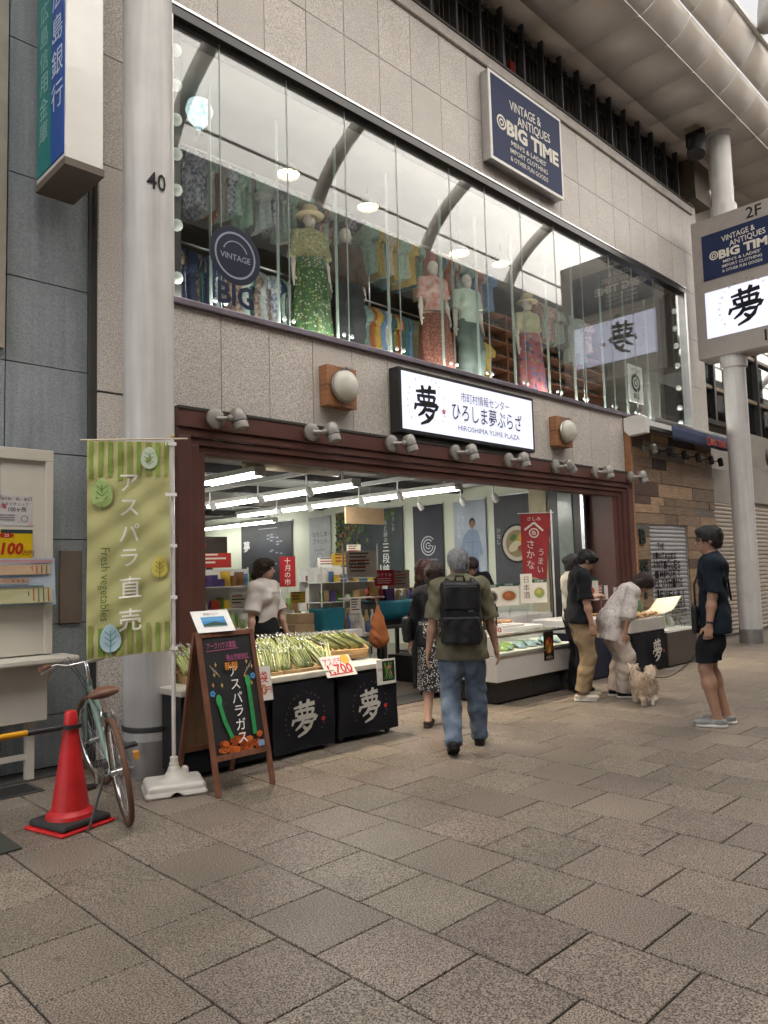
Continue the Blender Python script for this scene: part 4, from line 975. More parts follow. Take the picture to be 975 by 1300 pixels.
table('white display table of bagged greens behind the woman in the white T-shirt', 4.3, 6.9, 8.2, 9.0, .80, M_tc, M_sk)
fill(['packet'], 4.4, 6.8, 8.22, 8.98, .80, 13, 2, 'table behind the woman in the white T-shirt', 'packets on the greens table', [PK[3], PK[0], PK[2], PK[3], PK[0]], .9)
fill(['packet', 'jar'], 4.4, 6.8, 8.2, 8.4, .80, 20, 1, 'front edge of the bagged greens table', 'packets on the greens table', [PK[3], PK[0], PK[7], PK[6], PK[1]], .65)
table('rear display table with yellow and green packets', 6.6, 9.6, 10.2, 11.0, .85)
fill(['packet', 'box'], 6.7, 9.5, 10.25, 10.95, .85, 14, 2, 'rear table below the poster wall', 'goods on the rear table', [PK[1], PK[2], PK[0], PK[1], PK[5], PK[3]], 1.15)
table('low white table with cardboard boxes and teal bins in mid shop', 5.6, 7.0, 7.15, 7.8, .72)
table('dark table beside the orange bag with teal cloth over it', 7.1, 8.6, 7.4, 8.1, .76, M_dark)
fill(['jar', 'bottle', 'packet'], 6.3, 6.95, 7.2, 7.5, .72, 6, 2, 'white table in mid shop', 'goods on the white mid shop table', [PK[0], PK[5], PK[7], PK[4], PK[0], PK[6]])
fill(['box', 'packet', 'jar'], 7.15, 8.5, 7.5, 8.0, 1.1, 9, 2, 'teal covered table', 'goods on the teal covered table', [PK[4], PK[6], PK[1], PK[8], PK[0], PK[7]], 1.05)
M_teal = mk('teal_cloth', (.01, .17, .24), .7, var=.15, sc=4)
tb = thing('teal_bin', 'square teal cloth bin on the white mid shop table', 'bin', (6.15, 7.35, .725)); 
MB().add([(-.15, -.13, 0), (.15, -.13, 0), (.15, .13, 0), (-.15, .13, 0), (-.17, -.15, .34), (.17, -.15, .34), (.17, .15, .34), (-.17, .15, .34)], [(3, 2, 1, 0), (0, 1, 5, 4), (1, 2, 6, 5), (2, 3, 7, 6), (3, 0, 4, 7)]).build('bin_wall', M_teal, tb, solid=.008)
MB().box(-.15, .15, -.13, .13, 0, .2).build('contents', M_card, tb)
tc = thing('teal_tablecloth', 'teal cloth draped over the stepped stand right of the orange bag', 'tablecloth', (7.85, 7.75, .765))
b = MB(); b.grid(lambda u, v: (-.72+1.44*u, -.32+.75*max(0, v-.2)-.012*math.sin(u*30)*(1 if v < .2 else 0), .33 if v > .2 else .33-(.2-v)*5*(.24+.02*math.sin(u*9))), 36, 12); b.build('cloth', M_teal, tc, smooth=1, solid=.006)
MB().box(-.68, .68, -.28, .26, 0, .322).build('riser', M_dark, tc)
for x, y, z, w_, h_, n in ((5.75, 7.4, .725, .3, .17, 'left end'), (5.78, 7.42, .90, .26, .12, 'top of the stack at the left end'), (6.6, 7.62, .725, .28, .3, 'back')):
    c_ = thing('carton', 'brown carton on the white mid shop table, '+n, 'carton', (x, y, z)); MB().box(-w_/2, w_/2, -.11, .11, 0, h_).build('box', M_card, c_, bev=.004); MB().box(-.02, .02, -.112, .112, .0, h_+.002).build('tape', flat('#b59a6a'), c_)
table('black skirted table of sweets boxes at the left of the hall', 3.75, 5.3, 9.6, 10.3, .86, M_tc, M_sk)
fill(['box', 'packet'], 3.8, 5.25, 9.65, 10.25, .86, 10, 3, 'skirted table at the left of the hall', 'goods on the left hall table', [PK[0], PK[7], PK[6], PK[5], PK[3], PK[4]], .9)
table('long black skirted table below the poster wall', 8.9, 10.9, 8.3, 8.9, .84, M_tc, M_sk)
fill(['box', 'jar', 'bottle', 'packet'], 8.95, 10.85, 8.35, 8.85, .84, 14, 2, 'long table below the poster wall', 'goods below the poster wall', [PK[0], PK[4], PK[1], PK[5], PK[8], PK[6]], 1.0)
table('black skirted table of rice bags far back in the hall', 6.2, 8.6, 12.6, 13.3, .9, M_tc, M_sk)
fill(['packet', 'box'], 6.25, 8.55, 12.65, 13.25, .9, 12, 2, 'far table of rice bags', 'goods on the far table', [PK[0], PK[7], PK[3], PK[1], PK[4]], 1.3)
# white tray front
tr = thing('white_tray', 'long white tray hooked to the front of the mid shop table', 'tray', (6.0, 7.08, .70)); MB().box(-.5, .45, -.06, .06, 0, .1).build('tray', M_white, tr, bev=.01)
# orange bag
ob = thing('orange_bag', 'orange net shopping bag hanging from the mid shop stand', 'bag', (6.72, 7.02, .55))
s = SDF(.012); s.chain([(0, 0, .12), (0, 0, .3), (0, 0, .5)], [.13, .10, .03], .06, sq=((0, 1, 0), 1.7)); s.ell((0.02, 0, .12), (.16, .08, .12), .05); s.disp = folds(.006, 1.6); s.build('bag_body', mk('orange_cloth', (.5, .16, .05), .7, var=.25), ob)
MB().tube([(0, 0, .5), (-.03, 0, .62), (.0, 0, .7), (.03, 0, .62), (0, 0, .5)], .008, n=5).build('handle', MC['orange_cloth'], ob)
st = thing('goods_stand', 'tall grey stand with price boards in the middle of the shop', 'stand', (7.0, 7.62, 0))
for x in (-.32, .32): MB().tube([(x, 0, .01), (x, 0, 1.9)], .014, n=6).build('post', M_alu, st)
for z in (.5, 1.15, 1.42): MB().box(-.34, .34, -.1, .1, z, z+.015).build('shelf', M_white, st)
def card(x, y, z, w_, h_, face, draw, label, rz=0, pole=None, name='price_card', tilt=R(-8)):
    c_ = thing(name, label, 'sign card', (x, y, z), rz)
    o = MB().box(-w_/2, w_/2, -.003, .003, 0, h_).build('card', flat(face, .6), c_)
    i_ = Ink(plane((-w_/2, -.003, 0), (1, 0, 0))); draw(i_, w_, h_); p_ = i_.build(c_, 'lettering')
    if pole: MB().tube([(0, .008, -pole), (0, .008, h_*.5)], .005, n=5).build('stick', M_alu, c_)
    c_.rotation_euler = (tilt if not pole else 0, 0, rz); return c_
def scrib(seed, n, cols=('#444444',)):
    def d(i, w_, h_):
        q = random.Random(seed)
        for k in range(n):
            y = h_*(.9-.8*k/n); i.line(q.choice(cols), [(w_*.12, y), (w_*q.uniform(.55, .9), y)], h_*.35/n)
    return d
def food(bg, c1, c2):
    def d(i, w_, h_):
        i.rect('#2c4a40', 0, h_*.86, w_, h_); i.text('#d0d0d0', '広島名物', w_/2, h_*.93, h_*.1); i.ell(bg, w_/2, h_*.42, w_*.42, h_*.3); i.ell(c1, w_/2, h_*.42, w_*.34, h_*.22); i.ell(c2, w_*.45, h_*.48, w_*.15, h_*.1)
    return d
fz = 36
card(6.95, 7.55, 1.44, .42, .36, '#b9b2a8', lambda i, w_, h_: (scrib(3, 6, ('#5a4a40', '#8a3a30'))(i, w_, h_), i.text('#5a3a30', '広島', w_*.35, h_*.5, .12)), 'large grey handwritten price board on the mid shop stand', R(-30))
card(7.28, 7.45, 1.31, .28, .22, '#a02436', lambda i, w_, h_: (i.text('#e0c8c8', 'おすすめ', w_/2, h_*.68, .055), scrib(5, 3, ('#d8b0b4',))(i, w_, h_*.5)), 'crimson price card right of the grey price board', R(-30))
card(7.62, 10.1, 1.30, .26, .50, '#a8232a', lambda i, w_, h_: i.vtext('#e8d8d0', '十月の市', w_/2, h_*.85, .11, off=.01), 'red vertical banner card with white characters above the rear table', R(-35), pole=.45)
for k, (x, y, z, w_, h_, c_, lb) in enumerate(((8.25, 10.15, 1.0, .34, .26, '#c9c0b8', 'white price card left of the dark bottles on the rear table'), (9.2, 10.2, 1.75, .26, .26, '#d0c4b4', 'white picture card high on the rear table stand'), (7.62, 7.5, 1.26, .3, .26, '#9a8f84', 'grey wooden price card right of the crimson card'), (6.5, 7.2, .98, .14, .2, '#d4cfc4', 'small white card in the jars on the mid shop table'), (4.9, 8.3, 1.02, .2, .16, '#cfd6cf', 'pale card among the bagged greens'))):
    card(x, y, z, w_, h_, c_, scrib(k, 5, ('#5a5048', '#a03a34', '#44566a')), lb, R(-30), pole=.2)
for k_, (x0, x1, y, n_) in enumerate(((5.0, 6.3, 9.15, 'left'), (7.55, 8.85, 9.3, 'middle'), (9.3, 10.6, 11.8, 'far right'))):
    r_ = thing('shelf_rack', 'white wire rack of packaged sweets, the %s of three in the hall' % n_, 'shelf', ((x0+x1)/2, y, 0), 0, 'racks of packaged food in the hall')
    hw = (x1-x0)/2
    for sx in (-1, 1):
        for sy in (-.16, .16): MB().tube([(sx*hw, sy, .01), (sx*hw, sy, 1.62)], .012, n=6).build('post', M_fix, r_)
    for z in (.35, .72, 1.05, 1.36): MB().box(-hw, hw, -.17, .17, z-.012, z).build('shelf', M_fix, r_)
    MB().box(-hw, hw, .17, .18, .3, 1.6).build('back_panel', M_fix, r_)
    for z, h in ((.72, .8), (1.05, .8), (1.36, .85)): fill(['packet', 'box', 'jar', 'packet'], x0+.03, x1-.03, y-.15, y+.02, z, 12, 1, '%s white rack in the hall' % n_, 'goods on the hall racks', [PK[0], PK[4], PK[1], PK[2], PK[5], PK[7], PK[8], PK[6]], h)
    card(x0+.5, y-.2, 1.62, .5, .2, ('#b8332c', '#c9a73c', '#d0ccc4')[k_], scrib(20+k_, 3, ('#e8e0d0',) if k_ == 0 else ('#5a3a30', '#a03a30')), 'header card on top of the %s white rack in the hall' % n_, R(-20))
for i, (x, y, c_, n_) in enumerate(((5.2, 7.9, '#d6d2ca', 'left'), (6.2, 8.0, '#c9a73c', 'second'), (7.9, 8.3, '#b8332c', 'third'), (8.9, 8.2, '#d6d2ca', 'right'))):
    card(x, y, 1.12 if i < 2 else 1.2, .20, .15, c_, scrib(30+i, 3, ('#5a4a40', '#a03a34') if i != 2 else ('#e8e0d0',)), 'small price card on a stick over the goods, %s of four across the hall' % n_, R(-30), pole=.3)
# back kitchen counter
kc = thing('service_counter', 'kitchen service counter at the far back left of the hall', 'counter', (9.0, 16.4, 0)); MB().box(-1.6, 1.4, -.3, .3, 0, .95).build('cabinet', M_white, kc, bev=.01); MB().box(-1.65, 1.45, -.35, .35, .95, 1.0).build('worktop', M_dark, kc)
kb = thing('dark_hanging_box', 'dark brown signboard box above the back counter with a small red mark', 'sign box', (8.65, 14.5, 1.95)); MB().box(-.75, .5, -.2, .2, 0, .42).build('box', mk('box_brown', (.035, .022, .018), .5), kb, bev=.01); Ink(plane((-.1, -.2, .22), (1, 0, 0))).ell('#9a3038', 0, 0, .07).build(kb, 'red_mark'); MB().tube([(.0, 0, .42), (0, 0, IZ-1.95)], .02).build('hanger', M_fix, kb)
MB().box(IX0+3.2, IX0+6, IY1-.04, IY1, .0, 1.9).build('back_door', M_card, rm)
# ================================================================== green banner on its pole
nb_ = thing('banner_stand', 'tall green asparagus banner on a white pole with white plastic base', 'banner', (2.71, 4.95, 0))
M_pole = mk('white_pole', (.62, .58, .55), .4)
ux = Vector((-.87, .49, 0)); ux_ = -ux; nn = Vector((-.49, -.87, 0))
BW, BH = .56, 1.5
def ban(u, v, l):   # u right, v up from the banner's lower left corner
    a = u/BW; h = v/BH
    wv = .012*math.sin(a*7+h*3)*(1-.4*h)+.012*math.sin(h*9+a*2)*(1-a)+.007*math.sin(h*23+a*9)+.004*math.sin(h*47-a*13)
    drop = .035*(1-a)*(1-h)
    return Vector((0, 0, .985))+ux*(BW-u+.02)+Vector((0, 0, v-drop))+nn*(wv+l+.012)
b = MB(); b.grid(lambda u, v: ban(u*BW, v*BH, 0), 26, 80)
fl_ = b.build('flag', mk('banner_cloth', (.45, .43, .19), .85, var=.06, sc=3, bump=.15, bsc=14), nb_, smooth=1)
ink = Ink(ban, .0065, .0005)
for y0, y1, offs in ((1.24, 1.495, 0), (.01, .22, 3)):
    for i in range(9):
        x = .012+i*.064+rnd.uniform(-.004, .004); w_ = rnd.uniform(.026, .040); e_ = rnd.uniform(-.02, .02)
        if x+w_ < BW: ink.rect(rnd.choice(['#6f8a3a', '#7d9143', '#86904a']), x, y0+(e_ if offs == 0 else 0), x+w_, y1+(0 if offs == 0 else e_), 8)
def leaf(ink, c, v, x, y, s, rot=0):
    pts = []
    for i in range(24):
        t = 2*math.pi*i/24; r_ = s*(.5+.06*math.cos(t)); px, py = .72*r_*math.sin(t)*(1-.22*math.cos(t)), r_*math.cos(t)*1.0
        pts.append((x+px*math.cos(rot)-py*math.sin(rot), y+px*math.sin(rot)+py*math.cos(rot)))
    ink.poly(c, pts); ink.line(v, [(x, y+s*.33), (x, y-s*.55)], .006)
    for k in (-.2, 0, .2):
        for sg_ in (-1, 1): ink.line(v, [(x, y+k*s-.05*s), (x+sg_*.2*s, y+k*s+.12*s)], .005)
leaf(ink, '#b9c4ae', '#6f8a6a', .42, 1.37, .16); leaf(ink, '#a6bf7a', '#5f7a3a', .10, 1.12, .20); leaf(ink, '#c9b95a', '#8a7a30', .49, .59, .15); leaf(ink, '#a9c4cc', '#5f8a94', .16, .12, .19, .1)
ink.vtext('#dcd8d0', 'アスパラ', .285, 1.20, .15, pitch=.175, off=.004); ink.vtext('#dcd8d0', '直売', .29, .47, .165, pitch=.225, off=.006)
ink.text('#5a6a2c', 'Fresh vegetables', .115, .50, .085, rot=R(-90), width=.5); ink.build(nb_, 'flag_print')
MB().tube([(0, 0, .15), (0, 0, 1.45)], .0145, n=12).tube([(0, 0, 1.45), (0, 0, 2.53)], .011, n=12).build('pole', M_pole, nb_, smooth=40)
MB().tube([tuple(ux*-.11+Vector((0, 0, 2.515))), tuple(ux*.63+Vector((0, 0, 2.49)))], .006, n=8).build('cross_rod', mk('bamboo', (.6, .52, .38), .5), nb_)
for z in (1.0, 1.36, 1.73, 2.10, 2.47): MB().box(-.05, .03, -.004, .004, z-.012, z+.012, 0, Matrix.Rotation(math.atan2(-.49, .87), 4, 'Z') @ Matrix.Translation((0, -.018, 0))).build('tie_tape', M_white, nb_)
MB().ball((0, 0, 2.53), .017, 8, 6).build('pole_cap', mk('bamboo_cap', (.55, .4, .15), .5), nb_)
# weighted base
s = SDF(.008)
s.box((0, 0, .055), (.2, .16, .035), .03); s.box((0, 0, .02), (.21, .17, .02), .018); s.cap((0, 0, .06), (0, 0, .15), .10, .045, .04); s.cap((.08, .05, .09), (.08, .05, .135), .028, .028, .02); s.cap((-.12, 0, .0), (-.12, 0, .0), .05, .05, .01, op='s'); s.cap((0, -.3, -.01), (0, .3, -.01), .04, .04, .01, op='s'); s.cut((0, 0, -1), (0, 0, .002))
o = s.build('water_base', mk('white_plastic', (.66, .63, .58), .4, var=.06), nb_); o.rotation_euler = (0, 0, R(-22))
MB().lathe([(.034, 0), (.034, .06), (.028, .062), (.028, .10), (.02, .105)], c=(0, 0, .14), n=18).build('base_collar', MC['white_plastic'], nb_, smooth=40)
# ================================================================== A-frame chalkboard
cbd = thing('chalkboard_stand', 'wooden A-frame chalkboard with chalk asparagus drawing and lettering', 'signboard', (3.06, 4.83, 0))
M_aw = mk('a_frame_wood', (.16, .062, .034), .5, var=.3, sc=4, stretch=(6, 6, .6), bump=.1)
M_bd = mk('chalkboard_black', (.012, .013, .013), .55, var=.35, sc=5)
LEAN = math.atan2(.255, 1.085); Mf = Matrix.Translation((0, 0, 1.10)) @ Matrix.Rotation(-LEAN, 4, 'X')
Lr = 1.13; HW = .225
for sx in (-1, 1): MB().box(sx*HW-.018, sx*HW+.018, -.014, .014, -Lr, 0, 0, Mf).build('leg', M_aw, cbd, bev=.003)
MB().box(-HW, HW, -.014, .014, -.04, -.002, 0, Mf).build('top_rail', M_aw, cbd, bev=.003)
MB().box(-HW+.018, HW-.018, -.014, .014, -.90, -.86, 0, Mf).build('bottom_rail', M_aw, cbd, bev=.003)
MB().box(-HW+.018, HW-.018, -.004, .008, -.86, -.04, 0, Mf).build('board', M_bd, cbd)
Mb = Matrix.Translation((0, .03, 1.10)) @ Matrix.Rotation(LEAN, 4, 'X')
for sx in (-1, 1): MB().box(sx*HW-.018, sx*HW+.018, -.014, .014, -Lr, 0, 0, Mb).build('leg', M_aw, cbd, bev=.003)
MB().box(-HW, HW, -.012, .012, -.04, -.002, 0, Mb).box(-HW, HW, -.012, .012, -.9, -.86, 0, Mb).build('back_rail', M_aw, cbd)
MB().box(-HW+.018, HW-.018, -.004, .004, -.86, -.04, 0, Mb).build('back_board', mk('plywood', (.17, .10, .055), .7, var=.2, sc=4, stretch=(5, 5, .6)), cbd)
MB().tube([(HW, -.18, .3), (HW, .2, .3)], .004, n=4).build('stay_chain', M_alu, cbd)
ux2 = Mf.to_3x3() @ Vector((1, 0, 0)); uz2 = Mf.to_3x3() @ Vector((0, 0, 1)); o2 = Mf @ Vector((0, -.004, -.86))
ink = Ink(plane(o2, ux2, uz2), .0012, .00025)
q = random.Random(8)
for i in range(46): ink.ell(q.choice(['#a04a1c', '#b85a24', '#8a3c18', '#c2682e']), x := q.uniform(-.19, .19), .0+q.uniform(.01, .10+.035*math.cos(x*30)), .026, .022, 8)
for i in range(10): ink.ring('#5a2410', q.uniform(-.17, .17), q.uniform(.02, .09), .018, .003, 10)
for x, y0, y1, w_, dx in ((-.10, .10, .35, .030, -.035), (.125, .10, .46, .032, .0)):
    ink.line('#2f8a4c', [(x-dx, y0), (x+dx*.3, (y0+y1)/2), (x+dx, y1)], w_); ink.ell('#37995a', x+dx, y1+.02, .024, .042, 10)
    for k in range(4): ink.line('#1d5a30', [(x-.008, y0+.05+k*.06), (x+.008, y0+.07+k*.06)], .005)
ink.vtext('#e4e0dc', 'アスパラガス', .015, .56, .092, pitch=.094, off=.006)
ink.text('#b85a8a', 'アークハウス農園', -.06, .755, .052, width=.24); ink.line('#b85a8a', [(-.19, .72), (.08, .725)], .004)
ink.text('#b85a8a', '福山市御幸町', .06, .665, .04, width=.19); ink.line('#b85a8a', [(-.03, .64), (.17, .645)], .003)
ink.text('#d88a2c', '新鮮', .0, .60, .062, width=.11, off=.01)
for x, y, c in ((-.15, .55, '#d8b060'), (-.13, .62, '#d8b060'), (-.17, .48, '#d89a50'), (.13, .62, '#d8b060'), (.17, .58, '#d8b060'), (.1, .52, '#d89a50'), (-.1, .47, '#d8b060'), (.15, .46, '#d89a50')): ink.line(c, [(x, y-.016), (x, y+.016)], .005); ink.line(c, [(x-.010, y), (x+.010, y)], .005)
for a0 in (-.11, .1):
    for k in range(3): ink.line('#c8b8a0', [(a0+(.02*k if a0 > 0 else -.02*k), .53+.02*k), (a0+(.03+.02*k if a0 > 0 else -.03-.02*k), .58+.02*k)], .003)
for x, y in ((-.185, .42), (.165, .51)):
    for k in range(5): ink.ell('#4a8ac8', x+.014*math.cos(k*1.257), y+.014*math.sin(k*1.257), .009, n=7)
ink.rect('#7a8aa8', .13, .008, .185, .05); ink.build(cbd, 'chalk_drawing')
pc = thing('farm_photo_card', 'white card with a blue sky photo propped on top of the chalkboard', 'card', (2.98, 4.80, 1.10), R(-4))
Mp = Matrix.Rotation(R(-42), 4, 'X'); MB().box(-.15, .15, -.002, .002, 0, .20, 0, Mp).build('card', M_paper, pc)
ink = Ink(plane(Mp @ Vector((-.15, -.002, 0)), (1, 0, 0), Mp.to_3x3() @ Vector((0, 0, 1))), .001); ink.rect('#3a80bc', .06, .045, .25, .14); ink.rect('#5a9ac8', .06, .1, .25, .14); ink.poly('#2a4a3c', [(.06, .05), (.25, .05), (.25, .075), (.2, .082), (.16, .095), (.1, .08), (.06, .07)]); ink.rect('#7a8a94', .06, .045, .25, .055); ink.text('#6a6a6a', '農園だより', .15, .165, .025); ink.build(pc, 'lettering')
# ================================================================== asparagus stall
def stall(label, x0, x1, y0, y1, z):
    t = thing('market_stall', label, 'stall', ((x0+x1)/2, (y0+y1)/2, 0)); a, d = (x1-x0)/2, (y1-y0)/2
    MB().box(-a, a, -d, d, z-.05, z).build('tabletop', mk('stall_top', (.56, .53, .45), .5) if 'stall_top' not in MC else MC['stall_top'], t, bev=.008)
    MB().box(-a+.02, a-.02, -d+.03, d-.03, .06, z-.05).build('trolley_box', M_black, t)
    for sx in (-1, 1):
        for sy in (-1, 1): MB().lathe([(.001, -.012), (.026, -.012), (.03, 0), (.026, .012), (.001, .012)], n=14, M=Matrix.Translation((sx*(a-.08), sy*(d-.06), .03)) @ Matrix.Rotation(R(90), 4, 'X')).build('castor', M_dark, t, smooth=40)
    return t, a, d
def skirt(t, x0, x1, y, z0, z1, seed, lg=True):
    q = seed
    f = lambda u, v, l: Vector((x0+u, y-l-.006*math.sin(u*11+q)-.004*math.sin(v*13+u*5+q)-.012*(1-v/(z1-z0))*math.sin(u*6+q), z0+v))
    b = MB(); b.grid(lambda u, v: f(u*(x1-x0), v*(z1-z0), 0), 20, 14); b.build('skirt', M_sk, t, smooth=1)
    if lg:
        i_ = Ink(f, .004, .0006); logo(i_, (x1-x0)*.5, (z1-z0)*.47, .26, '#b9b6b0', ringcol='#6a6860', heavy=.03); i_.build(t, 'skirt_print')
t1, a, d = stall('left half of the asparagus stall with a black dream logo skirt', 2.85, 4.34, 5.10, 5.95, .665); skirt(t1, -a+.02, -.02+.04, -d-.01, .05, .60, 1.0, False); skirt(t1, .06, a-.02, -d-.012, .04, .60, 2.0)
t2, a, d = stall('right half of the asparagus stall with a black dream logo skirt', 4.38, 5.12, 5.12, 5.95, .66); skirt(t2, -a+.01, a-.01, -d-.012, .05, .59, 4.1)
M_cr = mk('crate_wood', (.45, .29, .14), .65, var=.25, sc=5, stretch=(1, 8, 8), bump=.1)
def crate(label, x, y, z, w_, d_, h_, rz=0, tx=0):
    c_ = thing('wooden_crate', label, 'crate', (x, y, z), rz); c_.rotation_euler = (tx, 0, rz)
    MB().box(-w_/2, w_/2, -d_/2, d_/2, 0, .012).build('crate_floor', M_cr, c_)
    for sx in (-1, 1): MB().box(sx*w_/2-.008, sx*w_/2+.008, -d_/2, d_/2, .0, h_).build('end_board', M_cr, c_, bev=.002)
    for sy in (-1, 1):
        for k in range(2): MB().box(-w_/2+.01, w_/2-.01, sy*d_/2-.006, sy*d_/2+.006, .008+k*h_*.52, .008+k*h_*.52+h_*.42).build('side_slat', M_cr, c_, bev=.002)
    return c_
crate('wide wooden crate of asparagus at the left of the stall', 3.45, 5.5, .67, .78, .62, .07, 0, R(9)); crate('wooden crate of asparagus in the middle of the stall', 4.16, 5.5, .67, .6, .62, .07, R(-2), R(9))
crate('tilted wooden crate with pale stalks at the right of the stall', 4.82, 5.66, .74, .55, .32, .10, R(-14), R(24)); crate('small low wooden crate under the tilted crate', 4.82, 5.72, .665, .42, .30, .07, R(-10))
M_asp = mk('asparagus_green', (.22, .29, .08), .5, var=.3, sc=6, col2=(.42, .44, .19), stretch=(1, .5, 1), obj_rand=.25); M_bag = glass_mat('clear_bag', (.95, .97, .94), .05, .15, .8)
M_bagw = glass_mat('bag_top', (.9, .93, .84), .14, .4, .7)
def bundle(seed):
    r_ = thing('asparagus_bundle', '', 'asparagus'); q = random.Random(seed); b = MB()
    for i in range(11):
        x = (i % 5-2)*.017+q.uniform(-.006, .006); z = .012+(i//5)*.014; L0 = q.uniform(.20, .28); x1 = x+q.uniform(-.012, .012); r0 = q.uniform(.006, .009)
        b.tube([(x, -.13, z), ((x+x1)/2, 0, z+.006), (x1, L0-.15, z), (x1, L0-.125, z+.002), (x1, L0-.10, z)], [r0, r0, r0*.9, r0*1.05, .002], n=5)
    b.build('stalk', M_asp, r_, smooth=1, kind='stuff')
    b = MB(); b.grid(lambda u, v: ((u-.5)*.10*(1 if v < .8 else .9), -.13+.30*v, .052*math.sin(math.pi*u)**.5*(1-.25*v)+.006*math.sin(v*37+u*9+seed)), 8, 16); b.build('bag', M_bag, r_, smooth=1)
    b = MB(); b.grid(lambda u, v: ((u-.5)*.07*(1+.5*v)+.01*math.sin(v*9+seed), .15+.045*v, .02+.022*v+.012*math.sin(u*15+v*6+seed)), 10, 4); b.build('bag_top', M_bagw, r_, smooth=1)
    return r_
AS = [bundle(5), bundle(8), bundle(13)]
chm = {}
for c in bpy.data.objects:
    if c.parent: chm.setdefault(c.parent.name, []).append(c)
na = 0
for row, (y, z, w0, w1) in enumerate(((5.33, .735, 3.10, 4.42), (5.52, .775, 3.12, 4.46), (5.71, .815, 3.14, 4.48))):
    for i in range(13):
        o = AS[na] if na < 3 else copy_tree(AS[na % 3], None, chm); na += 1
        o.location = (w0+(w1-w0)*i/12+rnd.uniform(-.012, .012), y+rnd.uniform(-.02, .02), z+rnd.uniform(0, .012)); o.rotation_euler = (R(26)+rnd.uniform(-.1, .14), rnd.uniform(-.15, .15), R(-18)+rnd.uniform(-.35, .35))
        tag(o, 'clear bag of green asparagus lying in the %s row of the stall crates' % ('front', 'middle', 'back')[row], 'asparagus', 'asparagus bundles on the stall')
for i in range(7):
    o = copy_tree(AS[i % 3], None, chm); o.location = (4.62+i*.068, 5.66-.016*i, .815); o.rotation_euler = (R(30), 0, R(70)+rnd.uniform(-.1, .1))
    tag(o, 'bag of pale asparagus in the tilted right hand crate', 'asparagus', 'asparagus bundles on the stall')
def c100(i, w_, h_):
    i.text('#c23a2c', '1袋', w_*.5, h_*.68, .1, off=.008); i.text('#d4682a', '100', w_*.42, h_*.32, .12, off=.008, width=w_*.62); i.ring('#4a8a4a', w_*.42, h_*.32, .045, .005); i.text('#c23a2c', '円', w_*.84, h_*.3, .06)
card(3.56, 5.075, .50, .19, .27, '#d8d2cc', c100, 'white hand lettered price card leaning on the front of the asparagus stall', R(-8), tilt=R(-12))
def c1700(i, w_, h_):
    i.text('#c03a78', 'アスパラ', w_*.36, h_*.72, .085, off=.012, width=w_*.6); i.ell('#c9a440', w_*.8, h_*.78, .05); i.text('#b8242c', '1,700', w_*.52, h_*.33, .12, off=.02, width=w_*.8); i.line('#b8242c', [(w_*.1, h_*.1), (w_*.9, h_*.14)], .012)
o = card(4.40, 5.06, .60, .33, .21, '#d8d4cc', c1700, 'white price card with bold pink and red figures on the stall front', R(-3), tilt=R(-38))
def cphoto(i, w_, h_):
    i.rect('#16281a', w_*.28, h_*.12, w_*.95, h_*.92); q = random.Random(3)
    for k in range(14): i.line('#6a8a4a', [(w_*q.uniform(.35, .85), h_*.2), (w_*q.uniform(.35, .85), h_*.85)], .006)
    for k in range(5): i.ell('#b07a5a', w_*q.uniform(.45, .75), h_*q.uniform(.4, .7), .014, n=7)
    i.text('#8a3a3a', '発送', w_*.14, h_*.6, .03); i.line('#6a6a6a', [(w_*.1, h_*.2), (w_*.18, h_*.2)], .006)
card(4.97, 5.095, .46, .24, .23, '#d6d2ca', cphoto, 'white card with a dark asparagus photo on the right end of the stall', R(0), tilt=R(-2))
# ================================================================== freezer and cases on the right
fz_ = thing('chest_freezer', 'long white chest freezer with glass front and black base', 'freezer', (6.71, 5.14, 0))
M_fzw = mk('freezer_white', (.60, .585, .58), .3, var=.04, sc=3, coat=.3)
MB().box(.05, 1.62, .05, .92, .02, .245).build('plinth', M_black, fz_, bev=.004)
b = MB()
for i in range(20): b.box(.75+i*.028, .762+i*.028, .044, .052, .06, .2)
b.build('vent_slot', M_dark, fz_, kind='stuff')
MB().box(0, 1.66, 0, .96, .25, .53).box(0, .025, 0, .96, .53, .755).box(.025, 1.66, .5, .96, .53, .77).build('body', M_fzw, fz_, bev=.008)
MB().box(.03, 1.655, .004, .012, .535, .735).build('front_glass', M_clear, fz_)
MB().box(.03, 1.655, .0, .5, .748, .756).build('top_glass', M_clear, fz_)
for x in (.012, 1.645): MB().box(x-.012, x+.015, -.006, .02, .52, .76).build('frame_post', M_alu, fz_, bev=.002)
MB().box(-.004, 1.664, -.010, .016, .735, .762).build('frame_rail', M_alu, fz_, bev=.002); MB().box(-.002, 1.662, -.008, .0, .515, .537).build('frame_rail', M_alu, fz_)
MB().box(.03, 1.65, .015, .495, .531, .56).build('tray_floor', M_white, fz_)
fp = random.Random(4)
for i in range(16):
    n_, h_ = fp.choice([('green', '#7f9a5a'), ('white', '#b9c0b8'), ('pale blue', '#8fa8b0'), ('yellow', '#b9a860')]); goods('packet', 6.80+i*.098, 5.26+.12*(i % 2), .57, n_, h_, 'floor of the white freezer', 'frozen packs in the freezer', rz=fp.uniform(-1, 1), sc=.8, tilt=R(-70))
    kids_ = None
MB().box(.02, 1.3, .53, .95, .772, .80).build('sliding_lid', M_fzw, fz_, bev=.006)
